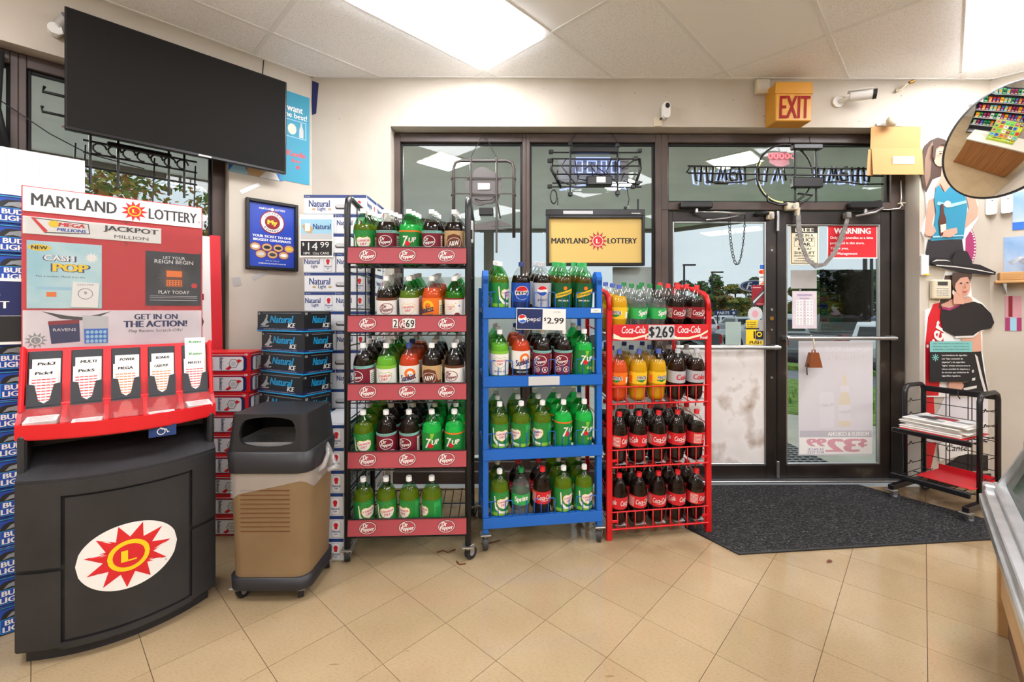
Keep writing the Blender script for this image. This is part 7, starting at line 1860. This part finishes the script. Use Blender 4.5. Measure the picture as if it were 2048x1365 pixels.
# ---- trees
MN('leaf_dark', '27391f', '48602f', 1.2, .9, 6); MN('leaf_mid', '4a6630', '748a42', 1.0, .9, 6); MN('leaf_yel', '8a8a3e', 'b0a04c', 1.0, .9, 6); MN('leaf_rust', '8a5a30', 'a8793e', 1.0, .9, 6); MN('bark', '3d332a', '5a4c3e', 4, .9)
def tree(x, y, z, h, w, mats, lab, seed, n=900, sz=.5, group=None, low=.15, pine=False):
    rn = random.Random(seed)
    t = thing('tree', lab, 'tree', (x, y, z), 0, group)
    b = B(); b.tube([(0, 0, 0), (rn.uniform(-.1, .1), 0, h * .35), (rn.uniform(-.3, .3), 0, h * .8)], .035 * h * .5, 'bark', 7)
    for k in range(6): a = rn.uniform(0, 6.28); zz = h * rn.uniform(.3, .7); b.tube([(0, 0, zz), (w * .25 * math.cos(a), w * .25 * math.sin(a), zz + h * .1), (w * .45 * math.cos(a), w * .45 * math.sin(a), zz + h * .16)], .012 * h * .5, 'bark', 5)
    b.build('trunk', t)
    blobs = []
    for k in range(11):
        u = rn.uniform(low, .95); rad = w * .5 * (math.sin(PI * min(1, (u - low) / (1 - low) * .85 + .12)) ** .7)
        a = rn.uniform(0, 6.28); d = rad * rn.uniform(.2, .75); blobs.append((d * math.cos(a), d * math.sin(a), h * u, w * rn.uniform(.16, .28), h * rn.uniform(.07, .13)))
    f = B()
    for k in range(n):
        bx, by, bz, rr, rh = rn.choice(blobs); a = rn.uniform(0, 6.28); ph = math.acos(rn.uniform(-1, 1)); q = rn.uniform(.75, 1.05)
        cx_, cy_, cz_ = bx + rr * q * math.sin(ph) * math.cos(a), by + rr * q * math.sin(ph) * math.sin(a), bz + rh * q * math.cos(ph)
        d1 = Vector((rn.uniform(-1, 1), rn.uniform(-1, 1), rn.uniform(-1, 1))).normalized() * sz * rn.uniform(.5, 1); d2 = d1.orthogonal().normalized() * sz * rn.uniform(.4, .8); c0 = Vector((cx_, cy_, cz_))
        f.add([tuple(c0 - d1), tuple(c0 + d2 * .6), tuple(c0 + d1), tuple(c0 - d2 * .6)], [(0, 1, 2, 3)], mats[rn.randrange(len(mats))])
    o = f.build('foliage', t); o['kind'] = 'stuff'
    return t
TL = [  # px, top px, depth, width px, colours, wording
    (1362, 556, 95, 46, ['leaf_dark'], 'dark pine top just right of the door mullion'), (1398, 560, 92, 52, ['leaf_dark', 'leaf_mid'], 'dark round pine behind the first lamp post'), (1432, 552, 85, 46, ['leaf_dark', 'leaf_mid'], 'tall dark pine in the middle of the left door'),
    (1470, 572, 80, 60, ['leaf_mid', 'leaf_yel'], 'yellow-green tree left of the dealer sign'), (1512, 550, 98, 50, ['leaf_dark'], 'dark pine behind the dealer sign'), (1450, 590, 70, 40, ['leaf_rust', 'leaf_mid'], 'rusty autumn bush beside the lamp post'), (1485, 598, 66, 50, ['leaf_mid', 'leaf_yel'], 'pale green bush under the dealer sign'),
    (1410, 590, 72, 50, ['leaf_mid'], 'mid green bush above the red rack'), (1590, 575, 75, 40, ['leaf_mid'], 'green tree at the left of the right door'), (1635, 540, 72, 60, ['leaf_dark', 'leaf_mid'], 'tall green pine beside the grey notice'), (1690, 538, 66, 62, ['leaf_dark'], 'dark pine behind the dark film'), (1735, 545, 70, 56, ['leaf_dark', 'leaf_mid'], 'dark pine behind the three poles'), (1775, 555, 66, 50, ['leaf_mid'], 'green tree at the right door frame'),
    (1275, 560, 90, 60, ['leaf_dark', 'leaf_mid'], 'dark tree seen behind the red rack'), (1540, 585, 74, 60, ['leaf_mid'], 'green tree behind the meeting door stiles'), (1660, 585, 60, 60, ['leaf_mid'], 'leafy green bush between the pines')]
for i, (px_, py_, Z_, wpx, ms, lab) in enumerate(TL):
    X_ = (px_ - 1024) / 886 * Z_; hh = 1.35 + (622 - py_) / 886 * Z_ + 1.0
    tree(X_ + .0073 * Z_, Z_ - .0073 * X_, -1.0, hh, wpx / 886 * Z_ * 1.25, ms, lab, 40 + i, 2200, .5, 'trees beyond the car lot', .12)
for i, (x, y, h, w, ms, lab) in enumerate(((-6.0, 7.2, 4.4, 4.2, ['leaf_mid', 'leaf_rust', 'leaf_yel'], 'autumn tree outside the diagonal window, left one'), (-4.0, 8.6, 4.3, 4.4, ['leaf_mid', 'leaf_dark', 'leaf_rust'], 'autumn tree outside the diagonal window, middle one'), (-9.0, 5.6, 4.8, 4.5, ['leaf_dark', 'leaf_mid', 'leaf_yel'], 'autumn tree outside the diagonal window, farthest left'), (-6.8, 11.5, 5.0, 5.2, ['leaf_dark', 'leaf_mid'], 'green tree behind the autumn trees'))):
    tree(x, y, -.4, h, w, ms, lab, 70 + i, 3800, .085, 'trees outside the diagonal window', .2)
# ---- litter and dark dirt on the tiles under the racks

for i, (x, y, pts, lab) in enumerate(((-.40, 2.47, [(0, 0), (.03, .02), (.06, .0), (.10, .03)], 'dark twig-like scrap under the black rack, left one'), (-.28, 2.38, [(0, 0), (.02, -.03), (.05, -.02)], 'dark scrap on the tiles by the black rack caster'), (-.16, 2.56, [(0, 0), (.06, .01), (.11, .04)], 'dark wire scrap between black and blue racks'))):
    b = B(); b.tube([(p[0], p[1], .004) for p in pts], .004, 'p_brown', 5); tag(b.build('litter', loc=(x, y, 0)), lab, 'litter', 'scraps on the floor')
for i, (x, z, w_, h_, rt, lab) in enumerate(((-.36, 1.60, .10, .03, 30, 'clear tape strip on the wall below the rewards poster'), (-.50, 1.55, .05, .06, 10, 'clear tape patch beside the diagonal window jamb'), (-.42, 2.20, .14, .025, 35, 'clear tape strip above the rewards poster'))):
    b = B(); b.box((0, 0, 0), (w_, .001, h_), 'bag_film', ry=R(-rt)); tag(b.build('tape_strip', loc=WLM(x, -.003, z), rot=(0, 0, R(45))), lab, 'tape', 'tape on the diagonal wall')

# ================================================================ SALES COUNTER (what the convex mirror shows)
MN('counter_wood', '8a5a30', 'a8713e', 2.5, .45, 5, .35, .65, stretch=(8, 8, .5)); M('counter_top', 'c9c2b4', .4); M('lime_edge', 'b6cf3a', .4)
SCt = thing('sales_counter', 'wood-panelled sales counter reflected in the convex mirror', 'counter', (4.55, .62, 0), R(203))
b = B(); b.span(-1.1, 1.1, 0, .65, 0, .98, 'counter_wood', .004); b.build('carcass', SCt)
for k in range(22):
    b = B(); b.span(-1.095 + k * .1, -1.003 + k * .1, -.012, .0, .06, .96, 'counter_wood', .003); b.build('plank', SCt)
b = B(); b.span(-1.14, 1.14, -.05, .7, .98, 1.02, 'counter_top', .006); b.build('counter_top', SCt)
TD = thing('ticket_dispenser', 'clear scratch ticket dispenser on the counter, seen in the mirror', 'dispenser', (4.45, .52, 1.07), R(203))
b = B(); b.T = Matrix.Rotation(R(-22), 4, 'X'); b.box((0, .12, .30), (.92, .02, .60), 'lime_edge', .004); b.build('back_panel', TD)
b = B(); b.span(-.46, .46, .1, .42, -.048, .03, 'lime_edge', .004); b.span(-.46, -.45, .05, .42, 0, .45, 'acrylic'); b.span(.45, .46, .05, .42, 0, .45, 'acrylic'); b.build('stand', TD)
pal = ['p_red', 'p_orange', 'p_yellow', 'p_lblue', 'p_mint', 'p_white', 'magenta', 'p_teal', 'p_tan', 'p_burg', 'p_lime', 'p_navy']
rn = random.Random(6)
for i in range(6):
    for j in range(5):
        c = B(); c.T = Matrix.Rotation(R(-22), 4, 'X'); x, z = -.375 + i * .15, .06 + j * .12; c.box((x, .105, z), (.13, .008, .10), 'acrylic'); c.box((x, .10, z), (.115, .004, .085), pal[rn.randrange(12)]); c.box((x, .096, z + .01), (.07, .003, .03), pal[rn.randrange(12)]); c.build('ticket_slot', TD)
BS = thing('back_shelf', 'tall shelf unit full of packets behind the counter, seen in the mirror', 'shelf', (5.1, -1.9, 0), R(195))
b = B(); b.span(-1.3, 1.3, .35, .38, 0, 2.3, 'dkgrey', .003)
for s in (-1.3, 1.27): b.span(s, s + .03, 0, .38, 0, 2.3, 'dkgrey', .003)
b.build('carcass', BS)
for j in range(6): b = B(); b.span(-1.27, 1.27, 0, .35, .1 + j * .38, .12 + j * .38, 'ltgrey', .003); b.build('shelf_board', BS)
BSM = Matrix.Translation((5.1, -1.9, 0)) @ Matrix.Rotation(R(195), 4, 'Z')
pk = []
for q in range(8):
    c = B(); w_ = .12 + .02 * (q % 3); c.box((0, 0, .11), (w_, .16, .22), pal[q], .006); c.box((0, -.081, .13), (w_ * .7, .002, .08), pal[(q * 5 + 3) % 12]); c.box((0, -.081, .05), (w_ * .8, .002, .03), 'p_white'); pk.append(c.mesh('packet'))
for j in range(1, 6):
    for i in range(14):
        p = BSM @ Vector((-1.15 + i * .175, .15, .122 + j * .38)); o = bpy.data.objects.new('packet', pk[rn.randrange(8)]); COL.objects.link(o); o.location = p; o.rotation_euler = (0, 0, R(195))
        tag(o, 'coloured packet on the %s shelf behind the counter, %s along' % (NUM[j], NUM[i] if i else 'first'), 'packet', 'packets behind the counter')
